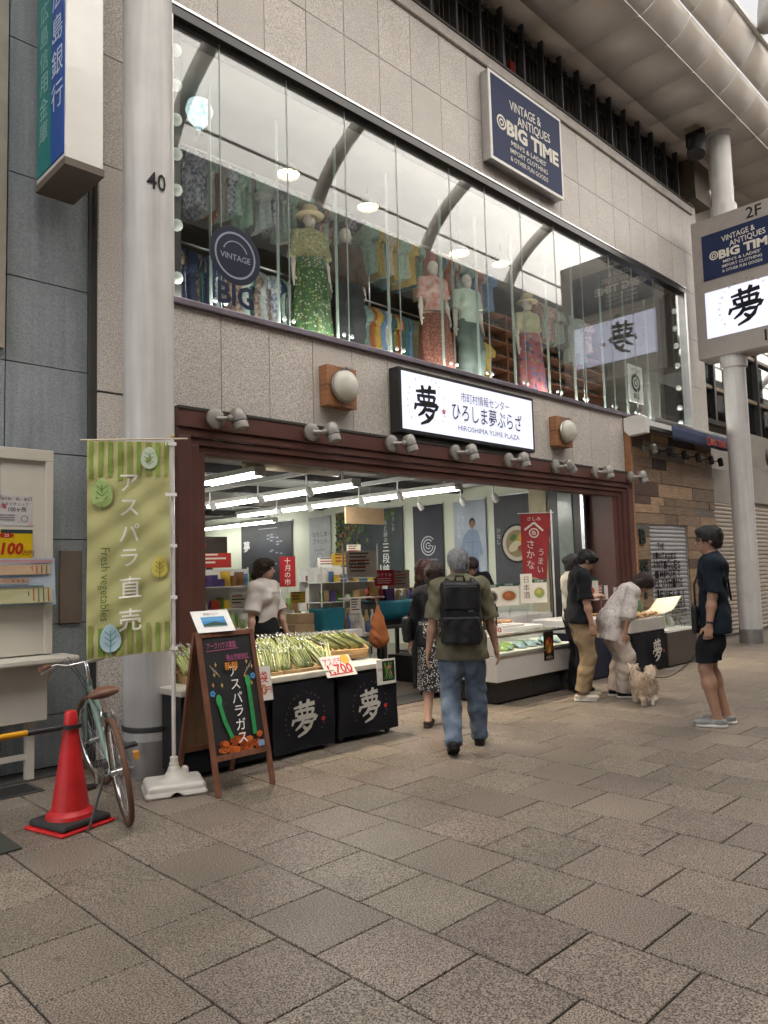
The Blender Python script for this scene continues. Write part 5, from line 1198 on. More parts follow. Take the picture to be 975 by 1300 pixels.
card(7.72, 5.135, .405, .20, .33, '#1c1512', lambda i, w_, h_: (i.ell('#8a4a1c', w_*.5, h_*.5, w_*.42, h_*.3), [i.ell(c, w_*x, h_*y, w_*.14, h_*.12, 10) for c, x, y in (('#c9862c', .35, .6), ('#b85a24', .62, .55), ('#d8a84a', .5, .38), ('#5a7a2c', .4, .45), ('#8a2a1c', .6, .7))], i.text('#d8d0c0', 'お好み', w_*.5, h_*.1, .045)), 'black picture card of grilled food hanging on the freezer glass', 0, tilt=0)
card(6.98, 5.42, .80, .18, .30, '#3a3a36', lambda i, w_, h_: (i.ell('#b9b09a', w_*.5, h_*.55, w_*.42, h_*.4), i.ell('#c98a2c', w_*.5, h_*.5, w_*.25, h_*.28), i.ell('#8a3a1c', w_*.48, h_*.42, w_*.12, h_*.1)), 'picture card of a topped cup dish standing on the freezer lid', R(-28), tilt=R(-4))
card(6.92, 5.30, .762, .19, .09, '#d8d4d0', lambda i, w_, h_: i.text('#b82a2c', '500', w_*.5, h_*.5, .075, off=.02, width=w_*.8), 'small white price tag with red figures on the freezer edge', R(-28), tilt=R(-15))
# counter behind the freezer
table('white serving counter behind the freezer with food cards and trays', 7.05, 9.35, 6.15, 6.75, .86, M_fzw, M_fzw)
for k, (x, y, w_, h_, dr, lb) in enumerate(((7.78, 6.0, .20, .28, food('#8a8a86', '#3a2c24', '#7a5a3a'), 'noodle dish card left of the man in black behind the counter'), (8.12, 5.98, .28, .29, food('#b9b4aa', '#8a5a34', '#b0603a'), 'rice dish card in front of the man in black'), (8.82, 5.98, .22, .32, food('#c4c0b8', '#7a8a4a', '#b0a05a'), 'white menu card with a green dish right of the man in black'), (8.62, 6.05, .17, .40, lambda i, w_, h_: i.vtext('#5a4a40', '日本酒', w_/2, h_*.8, .1), 'tall narrow white card right of the man in black'), (9.45, 5.62, .36, .32, food('#c9c4bc', '#a04a2c', '#6a8a4a'), 'large white menu card between the woman in floral blouse and the couple'), (9.8, 5.6, .22, .2, scrib(4, 4, ('#b03a34',)), 'small white card with red writing behind the woman in floral blouse'))):
    card(x, y, 1.02, w_, h_, '#cfcac2', dr, lb, R(-32), pole=.2)
fill(['box', 'packet'], 7.2, 8.0, 6.2, 6.45, .865, 6, 2, 'serving counter behind the freezer', 'goods on the serving counter', [PK[5], PK[7], PK[0], PK[4]], .8)
for i, x in enumerate((7.5, 8.0)):
    tr_ = thing('food_tray', ('left' if i == 0 else 'right')+' shallow cream food tray on the freezer rear ledge', 'tray', (x-.3, 5.85, .805)); MB().box(-.2, .2, -.11, .11, 0, .015).build('tray', M_paper, tr_, bev=.004); b = MB(); q = random.Random(i)
    for k in range(24): b.ball((q.uniform(-.17, .17), q.uniform(-.09, .09), .03), (.035, .025, .02), 7, 5)
    b.build('fried_food', mk('fried_brown', (.36, .2, .09), .6, var=.3) if 'fried_brown' not in MC else MC['fried_brown'], tr_, smooth=1, kind='stuff')
# red noren banner
rb = thing('red_banner', 'red shop banner with white characters on a slim white pole', 'banner', (9.30, 6.05, 0))
d2 = Vector((-.62, .78, 0)); n2 = Vector((-.78, -.62, 0))
def rban(u, v, l):
    h = v/.98; sag = .16*(1-h)**1.5; return d2*(.44-u*(1-.25*(1-h)))+Vector((0, 0, 1.3+v+.28*(.44-u)*(1-h)))+n2*(l+.015*math.sin(u*16+v*5)+.1*(1-h)**2)
b = MB(); b.grid(lambda u, v: rban(u*.44, v*.98, 0), 14, 22); b.build('flag', mk('red_cloth', (.27, .02, .022), .8, var=.1), rb, smooth=1)
ink = Ink(rban, .005, .0006); c_ = '#cfc4bc'
ink.line(c_, [(.06, .72), (.2, .84), (.34, .72)], .03); ink.ring(c_, .2, .68, .075, .018); ink.text(c_, '魚', .2, .68, .08, off=.01); ink.text(c_, 'さしみ', .2, .9, .07)
ink.vtext(c_, 'さかな', .15, .50, .15, pitch=.16); ink.vtext(c_, 'うまい', .32, .40, .12, pitch=.13); ink.build(rb, 'flag_print')
MB().tube([(0, 0, .01), (0, 0, 2.33)], .012, n=8).build('pole', M_pole, rb, smooth=1); MB().tube([tuple(d2*-.04+Vector((0, 0, 2.29))), tuple(d2*.48+Vector((0, 0, 2.29)))], .006, n=6).build('cross_rod', M_pole, rb); MB().lathe([(.16, .01), (.15, .05), (.03, .07)], n=18).build('base', M_black, rb, smooth=40)
# tables and cases to the right
ct = thing('sales_table', 'cloth covered table with navy skirt behind the couple', 'table', (9.05, 5.62, 0)); MB().box(-.45, .45, -.35, .35, .63, .80).build('table_case', M_fzw, ct, bev=.01); MB().box(-.44, .44, -.34, .34, .02, .63).build('skirt', mk('navy_cloth', (.012, .015, .035), .9), ct)
lt = thing('tray_table', 'white tray table with a black dream logo skirt beside the dog', 'table', (10.1, 5.4, 0)); MB().box(-.5, .5, -.35, .35, .57, .75).build('tray_case', mk('tray_plastic', (.42, .40, .37), .4), lt, bev=.01); MB().box(-.49, .49, -.33, .33, .03, .57).build('table_box', M_black, lt); skirt(lt, -.49, .49, -.345, .03, .56, .5, False)
ink = Ink(lambda u, v, l: Vector((u, -.362-l, v)), .004); logo(ink, .18, .30, .27, '#b9b6b0', heavy=.03, letters=False); ink.build(lt, 'skirt_print')
M_bun = mk('baked_goods', (.42, .26, .12), .6, var=.35, sc=14); b = MB(); q = random.Random(6)
for k in range(120): b.ball((q.uniform(-.46, .46), q.uniform(-.31, .31), .76+q.uniform(0, .05)), (.045, .03, .025), 7, 5)
o = b.build('rice_crackers', M_bun, None, smooth=1, loc=(10.1, 5.4, 0)); tag(o, 'heap of small golden baked snacks filling the white tray table', 'snacks', kind='stuff')
for k, (x, y) in enumerate(((10.15, 5.3), (10.42, 5.35), (9.9, 5.4))): goods('jar', x, y, .80, 'green', '#5a7a5c', 'snack heap of the tray table', 'jars on the tray table', sc=1.2)
card(10.35, 5.5, .98, .42, .2, '#cdc8c0', scrib(9, 3, ('#a03a34', '#5a5048')), 'white card above the snack heap on the tray table', R(-30), pole=.2)
gc = thing('glass_case', 'low glass topped case with dark wooden base beside the man in navy', 'display case', (11.15, 5.4, 0))
MB().box(-.5, .5, -.35, .35, .02, .50).build('base_cabinet', mk('case_brown', (.055, .04, .035), .45, var=.2, sc=3), gc, bev=.006)
MB().box(-.5, .5, -.35, .35, .50, .53).build('case_floor', M_white, gc)
for y in (-.35, .342): MB().box(-.5, .5, y, y+.008, .53, .74).build('glass_side', M_clear, gc)
for x in (-.5, .492): MB().box(x, x+.008, -.342, .342, .53, .74).build('glass_side', M_clear, gc)
MB().box(-.505, .505, -.358, -.34, .735, .755).box(-.505, .505, .34, .358, .735, .755).box(-.505, -.49, -.34, .34, .735, .755).box(.49, .505, -.34, .34, .735, .755).build('case_rim', M_alu, gc)
for i in range(8):
    n_, h_ = fp.choice([('pale green', '#a4b890'), ('white', '#b9c0b8'), ('yellow', '#c0b070')]); goods('packet', 10.76+i*.1, 5.3+.1*(i % 2), .535, n_, h_, 'floor of the low glass case', 'packs in the low glass case', sc=.85, tilt=R(-25))
lid = MB(); lid.grid(lambda u, v: (-.3+.62*u, -.2+.4*v, .76+.24*u*u*(1-.2*v)+.01*math.sin(u*9)), 12, 6); o = lid.build('paper_sheet', mk('sheet_cream', (.40, .40, .31), .6), None, smooth=1, solid=.004, loc=(11.2, 5.4, 0)); tag(o, 'curled cream sheet lying on top of the low glass case', 'sheet')
bx = thing('crate_stack', 'dark crate seen behind the polka dot skirt inside the threshold', 'crate', (7.75, 7.3, .01)); MB().box(-.35, .35, -.25, .25, 0, .35).build('crate', M_black, bx, bev=.008)
# ================================================================== traffic cone and bar
tcn = thing('traffic_cone', 'red traffic cone with black rubber weight base', 'cone', (1.92, 4.79, 0), R(14)); tcn.scale = (.92, .92, .97)
M_red = mk('cone_red', (.50, .014, .016), .42, var=.22, sc=5, streak=.12, bump=.06, bsc=30)
for k, z in enumerate((0, .014)):
    pass
MB().box(-.205, .205, -.205, .205, 0.001, .022).build('base_sheet', M_red, tcn, bev=.01)
MB().prism([(-.185, .024), (.185, .024), (.18, .055), (.165, .062), (-.165, .062), (-.18, .055)], -.185, .185).build('weight_ring', M_rubber, tcn, bev=.012)
MB().lathe([(.155, .062), (.15, .085), (.135, .10), (.12, .11), (.088, .32), (.048, .60), (.047, .62), (.040, .70), (.034, .712), (.026, .716), (.001, .716)], n=40).build('cone_body', M_red, tcn, smooth=30)
br = thing('cone_bar', 'black and yellow barrier bar resting on the red cone', 'barrier bar', (1.92, 4.79, .60))
MB().lathe([(.062, -.01), (.066, -.01), (.066, .012), (.062, .012)], n=24).build('ring', M_black, br, smooth=40)
b = MB()
for k in range(8): MB().tube([(-.06-k*.2, 0, 0), (-.06-(k+1)*.2, 0, -.002)], .018, n=12).build('bar_section', flat('#c98f14') if k == 1 or k == 5 else M_black, br, smooth=40)
# ================================================================== lottery kiosk
kk = thing('lottery_stand', 'cream lottery ticket stand with notice board and counter at the left edge', 'kiosk', (1.6, 6.1, 0))
M_kc = mk('kiosk_cream', (.58, .545, .48), .45, var=.05, sc=3)
MB().box(-.6, .66, -.02, .04, .94, 2.50).build('notice_board', M_kc, kk, bev=.004)
for x0, x1, z0, z1 in ((-.6, .68, 2.44, 2.53), (.62, .68, .94, 2.44)): MB().box(x0, x1, -.05, .05, z0, z1).build('board_frame', M_kc, kk, bev=.005)
MB().box(-.6, .80, -.28, .04, .885, .93).build('counter', M_kc, kk, bev=.012)
MB().box(-.6, .62, -.12, .04, .45, .885).build('cabinet', M_kc, kk, bev=.006)
b = MB(); b.prism([(.62, .885), (.74, .885), (.74, .86), (.66, .72), (.62, .70)], -.02, .01); b.build('bracket', M_kc, kk, bev=.003)
for x in (.50, -.4): MB().box(x, x+.06, -.03, .03, .008, .45).build('leg', M_kc, kk, bev=.003)
MB().box(-.4, .5, -.015, .015, .16, .2).build('stretcher', M_kc, kk)
ink = Ink(plane((0, -.02, 0), (1, 0, 0)), .003, .0006)
ink.rect('#b9b6bc', .0, 1.97, .30, 2.40); ink.rect('#bcb9bb', .02, 1.93, .53, 2.16)
for i, (t_, c_) in enumerate((('毎月第1・第2・第3', '#7a3a44'), ('今すぐチェック', '#55555c'))): ink.text(c_, t_, .40, 2.135-.038*i, .028, width=.20)
ink.text('#3c3c42', '100ヶ所', .42, 2.055, .045, width=.13, off=.008); ink.text('#a8404a', '1等', .315, 2.075, .04, off=.01)
for i in range(3): ink.line('#6a6a70', [(.29, 2.01-.018*i), (.40, 2.01-.018*i)], .006)
ink.ring('#4a4a50', .47, 1.985, .026, .004, 14); ink.ring('#4a4a50', .51, 2.14, .014, .003, 12)
for x, y in ((.285, 2.40), (.285, 2.15), (.515, 1.945)): ink.ell('#c9a0a0' if x > .5 else '#8a8a90', x, y, .014, n=10)
ink.rect('#caa90f', -.1, 1.60, .53, 1.90); ink.rect('#b9a59a', -.1, 1.60, .53, 1.655); ink.rect('#2c3a3c', .3, 1.872, .53, 1.90); ink.ell('#a82c1c', .34, 1.855, .055, .02); ink.text('#e0d0b0', '20', .34, 1.855, .035); ink.text('#a8241c', '100', .385, 1.755, .12, off=.035, width=.155, shear=.15); ink.text('#7a2a1c', '万円', .495, 1.72, .045, off=.01); ink.rect('#9c2c2c', .45, 1.61, .52, 1.68); ink.ell('#b03a50', .28, 1.635, .04, .016); ink.text('#b8402c', '2', .41, 1.655, .06)
ink.build(kk, 'notice_print')
ct_ = thing('number_chart', 'pale blue printed chart of numbers hanging over the front of the notice board', 'chart', (1.58, 6.03, 1.32))
cf = lambda u, v, l: Vector((u, -.02-l+.02*math.sin(u*4)-.05*(1-v/.26)**2*u, v*1.38))
b = MB(); b.grid(lambda u, v: cf(-.3+1.0*u, .26*v*1.0, 0), 18, 8); b.build('chart_sheet', flat('#a9b4c0'), ct_, smooth=1)
ink = Ink(cf, .004, .0006); ink.rect('#b48a90', -.28, .235, .68, .252); q = random.Random(1)
for bx0, bx1, by0, by1, c_ in ((-.25, .12, .17, .225, '#b9b890'), (.2, .66, .17, .225, '#c0a488'), (-.25, .1, .11, .15, '#c09a80'), (.2, .5, .125, .15, '#c09a80'), (-.25, .1, .015, .095, '#b4b08a'), (.2, .66, .015, .10, '#b4b08a')):
    ink.rect(c_, bx0, by0, bx1, by1)
    n_ = int((bx1-bx0)/.035)
    for i in range(n_): ink.line(q.choice(['#6a6a5a', '#a0503c', '#5a6a5a']), [(bx0+.012+i*.035, by0+.005), (bx0+.012+i*.035, by1-.005)], .009)
for y in (.16, .105): ink.line('#5a6a7a', [(.2, y), (.6, y)], .008)
ink.build(ct_, 'chart_print')
# ================================================================== bicycle
bk = thing('bicycle', 'pale green city bicycle with brown tyres and saddle on its stand by the pillar', 'bicycle', (2.17, 4.53, 0), R(74))
lean = bpy.data.objects.new('bike_lean', None)
bpy.data.objects.remove(lean)
bk.rotation_euler = (R(-9), 0, R(74))
M_bg = mk('bike_green', (.19, .27, .23), .3, .2, var=.1, coat=.4); M_tyre = mk('brown_tyre', (.11, .052, .028), .75, var=.15, bump=.2, bsc=120); M_lea = mk('brown_leather', (.16, .07, .042), .45, var=.2)
def wheel(cx, cz, yaw=0):
    Mw = Matrix.Translation((cx, 0, cz)) @ Matrix.Rotation(yaw, 4, 'Z')
    def circ(r_, n=48): return [tuple(Mw @ Vector((r_*math.cos(2*math.pi*i/n), 0, r_*math.sin(2*math.pi*i/n)))) for i in range(n)]
    w_ = MB().tube(circ(.311), .018, n=10, closed=True).build('wheel', M_tyre, bk, smooth=1)
    MB().tube(circ(.284), .012, n=8, closed=True).build('rim', M_chrome, w_, smooth=1)
    b = MB()
    for i in range(28):
        a = 2*math.pi*i/28; a2 = a+(.5 if i % 2 else -.5); sd = .02 if i % 4 < 2 else -.02
        b.tube([tuple(Mw @ Vector((.02*math.cos(a2), sd, .02*math.sin(a2)))), tuple(Mw @ Vector((.278*math.cos(a), 0, .278*math.sin(a))))], .0012, n=4)
    b.build('spoke', M_alu, w_, kind='stuff')
    MB().tube([tuple(Mw @ Vector((0, -.05, 0))), tuple(Mw @ Vector((0, .05, 0)))], .02, n=12).tube([tuple(Mw @ Vector((0, -.085, 0))), tuple(Mw @ Vector((0, .085, 0)))], .006, n=8).build('hub', M_alu, w_, smooth=40)
wheel(0, .33); wheel(1.06, .33, R(14))
BBp, ST, HTt, HTb = (.44, 0, .27), (.27, 0, .66), (.86, 0, .80), (.90, 0, .64)
b = MB(); b.tube([BBp, ST], .016, n=10).tube([(.30, 0, .60), (.875, 0, .75)], .016, n=10).tube([BBp, (.89, 0, .66)], .019, n=10).tube([HTt, HTb], .02, n=10)
for sy in (-1, 1): b.tube([(.44, sy*.03, .27), (.0, sy*.062, .33)], .010, n=8).tube([(.285, sy*.018, .62), (.0, sy*.06, .33)], .008, n=8)
b.build('frame', M_bg, bk, smooth=40)
b = MB()
for sy in (-1, 1): b.tube([(.905, sy*.035, .635), (.96, sy*.05, .5), (1.06, sy*.06, .33)], .011, n=8)
b.tube([(.90, -.04, .64), (.90, .04, .64)], .014, n=8).build('fork', M_bg, bk, smooth=40)
s = SDF(.006); s.cap((.13, -.05, .80), (.13, .05, .80), .045, .045, .04, sq=((0, 0, 1), 1.8)); s.cap((.14, 0, .805), (.37, 0, .80), .05, .018, .05, sq=((0, 0, 1), 1.5)); s.build('saddle', M_lea, bk)
MB().tube([ST, (.25, 0, .765)], .013, n=10).tube([(.16, -.03, .775), (.3, -.02, .77)], .004, n=5).tube([(.16, .03, .775), (.3, .02, .77)], .004, n=5).build('seat_post', M_chrome, bk, smooth=40)
MB().tube([HTt, (.845, 0, .90), (.885, 0, .925)], .013, n=10).tube([(.885, -.12, .925), (.885, .12, .925)], .0125, n=10).tube([(.885, .12, .925), (.86, .2, .955), (.74, .28, .965)], .011, n=10).tube([(.885, -.12, .925), (.86, -.2, .955), (.74, -.28, .965)], .011, n=10).build('handlebar', M_chrome, bk, smooth=40)
for sy in (-1, 1): MB().tube([(.80, sy*.243, .962), (.68, sy*.31, .966)], .0165, n=10).build('grip', M_lea, bk, smooth=40); MB().tube([(.86, sy*.19, .945), (.87, sy*.25, .93), (.77, sy*.30, .925)], .006, n=6).build('brake_lever', M_alu, bk)
b = MB()
for sy in (-1, 1): b.tube([(.86, sy*.18, .95), (.98, sy*.1, .98), (.93, .02, .78), (.93, 0, .70)], .0028, n=5)
b.tube([(.86, .12, .94), (.90, .06, .84), (.6, .03, .70), (.3, .02, .66), (.2, 0, .62)], .0028, n=5); b.build('brake_cable', M_black, bk)
MB().tube([(.17, -.03, .68), (.13, -.04, .64), (.13, .04, .64), (.17, .03, .68)], .007, n=6).box(.1, .15, -.045, -.025, .6, .66).box(.1, .15, .025, .045, .6, .66).build('rear_brake', M_alu, bk)
def arc(cx, cz, r_, a0, a1, n=14): return [(cx+r_*math.cos(R(a0+(a1-a0)*i/n)), 0, cz+r_*math.sin(R(a0+(a1-a0)*i/n))) for i in range(n+1)]
b = MB(); b.tube([(.44, -.055, .27), (.44, -.075, .27)], .085, n=26).build('chainring', M_alu, bk, smooth=40); MB().tube([(.0, -.045, .33), (.0, -.06, .33)], .035, n=16).build('sprocket', M_dark, bk, smooth=40)
MB().tube([(.44, -.06, .353), (.0, -.052, .365)], .004, n=5).tube([(.44, -.06, .187), (.0, -.052, .295)], .004, n=5).build('chain', M_dark, bk)
for sy, dx, dz in ((-1, .15, .06), (1, -.15, -.06)): MB().tube([(.44, sy*.09, .27), (.44+dx, sy*.11, .27+dz)], .009, n=8).build('crank', M_alu, bk, smooth=40); MB().cbox((.44+dx, sy*.165, .27+dz), (.085, .09, .02)).build('pedal', M_black, bk, bev=.003)
MB().tube([(.05, .07, .34), (.0, .22, .05), (-.03, .24, .045)], .008, n=8).build('kickstand', M_dark, bk, smooth=40)
MB().ball((.17, 0, .60), (.02, .03, .02), 10, 7).build('reflector', flat('#a0281c'), bk); MB().box(-.06, .02, .062, .09, .38, .42).build('dynamo', M_dark, bk)
MB().box(-.03, .03, -.014, .014, -.02, .02, 0, Matrix.Translation((-.285, -.07, .47))).build('ring_lock', mk('amber', (.5, .22, .03), .3), bk)
# ================================================================== people, dog and mannequins
M_skin = mk('skin', (.36, .20, .135), .5, var=.06, sc=9, bump=.03, bsc=90)
M_skin2 = mk('skin_fair', (.48, .29, .21), .5, var=.05, sc=9)
M_eye = mk('eye_dark', (.012, .01, .01), .15)
M_lip = mk('lip', (.26, .08, .07), .5)
M_hairk = mk('hair_black', (.010, .008, .008), .5, var=.5, sc=22, stretch=(5, 5, 1), bump=.6, bsc=45); M_hairb = mk('hair_brown', (.030, .016, .012), .5, var=.5, sc=22, stretch=(5, 5, 1), bump=.6, bsc=45); M_hairg = mk('hair_grey', (.27, .27, .28), .6, var=.45, sc=22, stretch=(5, 5, 1), bump=.6, bsc=45)
def V3(*a): return np.array(a, float)
def rotx(a): c, s = math.cos(a), math.sin(a); return np.array([[1, 0, 0], [0, c, s], [0, -s, c]]).T   # forward lean about +x: z -> +y
def rotz(a): c, s = math.cos(a), math.sin(a); return np.array([[c, -s, 0], [s, c, 0], [0, 0, 1]])
def lean_m(a): return np.array([[1, 0, 0], [0, math.cos(a), math.sin(a)], [0, -math.sin(a), math.cos(a)]])
def ik(a, b, l1, l2, hint):
    a, b = np.array(a), np.array(b); d = b-a; L = np.linalg.norm(d); mx = (l1+l2)*.999
    if L > mx: b = a+d*mx/L; d = b-a; L = mx
    u = d/L; x = (l1*l1-l2*l2+L*L)/(2*L); h = math.sqrt(max(l1*l1-x*x, 0)); hn = np.array(hint, float); hn = hn-u*(hn@u); hn /= np.linalg.norm(hn)+1e-9
    return a+u*x+hn*h, b
def human(label, loc, face_deg, H=1.65, fem=False, pelvis=None, lean=0, twist=0, feet=None, wrists=None, hints=None, head=(0, 0), curl=(.35, .35), vox=.008, hair='short', hair_mat=None, skin=None,
          top=None, bottom=None, shoes=None, name='person', cat='person', group=None, face=True, slim=1.0):
    s = H/1.7; P_ = thing(name, label, cat, loc, R(face_deg-90), group); skin = skin or M_skin
    pel = V3(*(pelvis or (0, 0, .955*s))); la = R(lean); tw = rotz(R(twist))
    Lm = lean_m(la*.55) @ rotz(R(twist*.3)); Cm = lean_m(la) @ tw; Nm = lean_m(la*1.08) @ tw
    waist = pel+Lm @ V3(0, .0, .17*s); chest = waist+Cm @ V3(0, -.005, .19*s); nb0 = chest+Nm @ V3(0, -.012*s, .165*s)
    sw = (.155 if fem else .178)*s; sh = {k: chest+Cm @ V3(k*sw, -.01*s, .105*s) for k in (-1, 1)}
    Hm = lean_m(R(head[1])) @ np.eye(3); Hm = rotz(R(head[0])) @ lean_m(R(head[1])); hn = Hm @ V3(0, 0, 1)
    hc = nb0+(Nm @ V3(0, .012, .055)+hn*.095+Hm @ V3(0, .015, 0))*s
    hip = {k: pel+Lm @ V3(k*.085*s, 0, -.03*s) for k in (-1, 1)}
    feet = feet or {-1: (-.10, 0, 0), 1: (.10, 0, 0)}; ank = {}; knee = {}; toe = {}
    for k in (-1, 1):
        f = feet[k]; yaw = R(f[3]) if len(f) > 3 else R(-8*k); pit = f[4] if len(f) > 4 else 0
        A_ = V3(f[0], f[1], f[2]+.085*s); knee[k], ank[k] = ik(hip[k], A_, .435*s, .425*s, (k*.12, 1, 0)); toe[k] = (yaw, R(pit))
    wrists = wrists or {}; hints = hints or {}; elb = {}; wr = {}
    for k in (-1, 1):
        W_ = V3(*(wrists.get(k) or (k*(sw+.07), .03, sh[k][2]-.53*s))); elb[k], wr[k] = ik(sh[k], W_, .285*s, .255*s, hints.get(k, (k*.35, -1, 0)))
    tm = .92 if fem else 1.0
    def torso(S, e, k=.05, parts='cwp', clip=()):
        if 'c' in parts: S.ell(chest+Cm @ V3(0, .0, .02*s), V3(.158*tm, .108, .175)*s*slim+e, k, M=Cm, clip=clip); S.cap(sh[-1], sh[1], .055*s+e, None, k, clip=clip); S.cap(chest+Cm @ V3(0, -.015, .1)*1, nb0, .075*s*tm+e, .052*s+e*.3, k, clip=clip)
        if fem and 'c' in parts:
            for q in (-1, 1): S.ell(chest+Cm @ V3(q*.065*s, .075*s, .0), V3(.06, .055, .06)*s+e, .04, M=Cm, clip=clip)
        if 'w' in parts: S.ell(waist, V3(.138*tm, .102, .15)*s*slim+e, k, M=Lm, clip=clip)
        if 'p' in parts: S.ell(pel, V3(.162, .110, .125)*s*slim+e, k, M=Lm, clip=clip)
    # ---- body: one skin
    B = SDF(vox); torso(B, 0)
    B.cap(nb0-Nm @ V3(0, 0, .03), hc-hn*.04*s, .053*s*tm, .05*s*tm, .03)
    def hp(x, y, z): return hc+Hm @ (V3(x, y, z)*s)
    for c_, r_, k_ in (((0, -.015, .03), (.074, .092, .086), .02), ((0, .02, -.03), (.061, .070, .082), .03), ((0, .042, -.078), (.040, .042, .034), .025)): B.ell(hp(*c_), V3(*r_)*s, k_, M=Hm)
    B.cap(hp(0, .088, .005), hp(0, .107, -.028), .009*s, .014*s, .012); B.cap(hp(-.034, .080, .022), hp(.034, .080, .022), .010*s, None, .014)
    for q in (-1, 1):
        B.ell(hp(q*.030, .095, .004), V3(.017, .013, .010)*s, .012, 's', M=Hm); B.ell(hp(q*.075, -.008, -.008), V3(.010, .022, .033)*s, .01, M=Hm)
    B.cap(hp(-.018, .083, -.060), hp(.018, .083, -.060), .0075*s, None, .01)
    for k in (-1, 1):
        B.chain([sh[k], (sh[k]+elb[k])/2, elb[k]], [.052*s*tm, .047*s*tm, .038*s*tm], .03); B.chain([elb[k], elb[k]*.65+wr[k]*.35, wr[k]], [.038*s*tm, .041*s*tm, .026*s*tm], .025)
        d = wr[k]-elb[k]; d /= np.linalg.norm(d); fw = V3(0, 1, 0)-d*d[1]; fw = fw/(np.linalg.norm(fw)+1e-9) if np.linalg.norm(fw) > .2 else V3(-k, 0, 0); nn_ = np.cross(d, fw); nn_ *= -k if nn_[0] > 0 else k; nn_ /= np.linalg.norm(nn_)
        if nn_[0]*k > 0: nn_ = -nn_
        hs = s*(.9 if fem else 1.0); pc_ = wr[k]+d*.05*hs
        B.ell(pc_, V3(.016, .038, .052)*hs, .02, M=np.stack([nn_, fw, d], 1)); c0 = curl[0 if k < 0 else 1]
        for i, (t_, L_) in enumerate(((.030, .070), (.011, .078), (-.009, .074), (-.028, .058))):
            b0 = wr[k]+(d*.088+fw*t_)*hs; a1, a2 = c0*(.5+.12*i), c0*(1.5+.2*i); d1 = d*math.cos(a1)+nn_*math.sin(a1)+fw*t_*1.5; d2 = d*math.cos(a2)+nn_*math.sin(a2); d3 = d*math.cos(a2*1.5)+nn_*math.sin(a2*1.5)
            p1 = b0+d1*L_*.45*hs; p2 = p1+d2*L_*.33*hs; p3 = p2+d3*L_*.26*hs; B.chain([b0, p1, p2, p3], [.0095*hs, .009*hs, .0082*hs, .007*hs], .006)
        th = fw*.75+d*.55+nn_*.35; th /= np.linalg.norm(th); b0 = wr[k]+(d*.025+fw*.022)*hs; p1 = b0+th*.04*hs; B.chain([b0, p1, p1+(th*.5+d*.8)*.035*hs], [.014*hs, .011*hs, .0085*hs], .012)
        B.chain([hip[k], (hip[k]*.5+knee[k]*.5), knee[k]], [.090*s, .074*s, .054*s], .04); B.chain([knee[k], knee[k]*.68+ank[k]*.32, ank[k]], [.052*s, .056*s, .036*s], .03)
        ax = (ank[k]-knee[k])/np.linalg.norm(ank[k]-knee[k]); bk_ = V3(0, -1, 0)-ax*(-ax[1]); B.ell(knee[k]*.7+ank[k]*.3+bk_*.022*s, V3(.042, .042, .10)*s, .03)
        ya, pt_ = toe[k]; fd = rotz(ya) @ V3(0, math.cos(pt_), math.sin(pt_)); B.cap(ank[k]-V3(0, 0, .045*s)+fd*-.03*s, ank[k]-V3(0, 0, .055*s)+fd*.13*s, .036*s, .026*s, .03)
    body = B.build('body', skin, P_)
    if face:
        b = MB()
        for q in (-1, 1): c_ = hp(q*.030, .079, .004); b.ball(tuple(c_), .0105*s, 8, 6)
        b.build('eyes', M_eye, P_, smooth=1); b = MB(); b.tube([tuple(hp(-.02, .0865, -.0605)), tuple(hp(0, .0915, -.0605)), tuple(hp(.02, .0865, -.0605))], .004*s, n=6); b.build('mouth', M_lip, P_, smooth=1)
        b = MB()
        for q in (-1, 1): b.tube([tuple(hp(q*.046, .079, .024)), tuple(hp(q*.03, .090, .030)), tuple(hp(q*.014, .090, .026))], .0042*s, n=5)
        b.build('eyebrows', hair_mat or M_hairk, P_, smooth=1)
    # ---- hair
    if hair:
        K = SDF(min(vox, .007)); up_ = Hm @ V3(0, 0, 1); fd_ = Hm @ V3(0, 1, 0)
        e = .016 if hair in ('short', 'grey') else .022
        K.ell(hp(0, -.018, .034), V3(.074+e, .090+e, .084+e*1.1)*s, .02, M=Hm)
        if hair in ('short', 'grey'):
            K.ell(hp(0, -.055, -.02), V3(.070, .052, .06)*s, .03, M=Hm); K.ell(hp(0, .05, .085), V3(.06, .05, .035)*s, .03, M=Hm)
            K.ell(hp(0, .14, -.035), V3(.12, .10, .095)*s, .012, 's', M=Hm); K.ell(hp(0, .045, -.10), V3(.2, .08, .085)*s, .012, 's', M=Hm); K.ell(hp(0, -.02, -.15), V3(.2, .2, .075)*s, .012, 's', M=Hm)
        else:
            K.ell(hp(0, .05, .075), V3(.066, .052, .04)*s, .03, M=Hm); K.ell(hp(0, -.05, -.03), V3(.082, .062, .085)*s, .03, M=Hm)
            for q in (-1, 1): K.cap(hp(q*.074, .035, .03), hp(q*.076, .03, -.035), .016*s, .009*s, .02)
            K.ell(hp(0, .135, -.04), V3(.068, .085, .085)*s, .015, 's', M=Hm)
            if hair == 'tail': K.chain([hp(0, -.10, .0), hp(0, -.125, -.06), hp(0, -.11, -.13)], [.034*s, .036*s, .018*s], .03)
            if hair == 'bun': K.ell(hp(0, -.125, .02), V3(.045, .04, .045)*s, .02, M=Hm)
            if hair == 'long': K.chain([hp(0, -.06, 0), hp(0, -.075, -.12), hp(0, -.07, -.2)], [.085*s, .082*s, .055*s], .03)
            if hair == 'bob':
                for q in (-1, 1): K.ell(hp(q*.055, -.03, -.07), V3(.04, .06, .06)*s, .03, M=Hm)
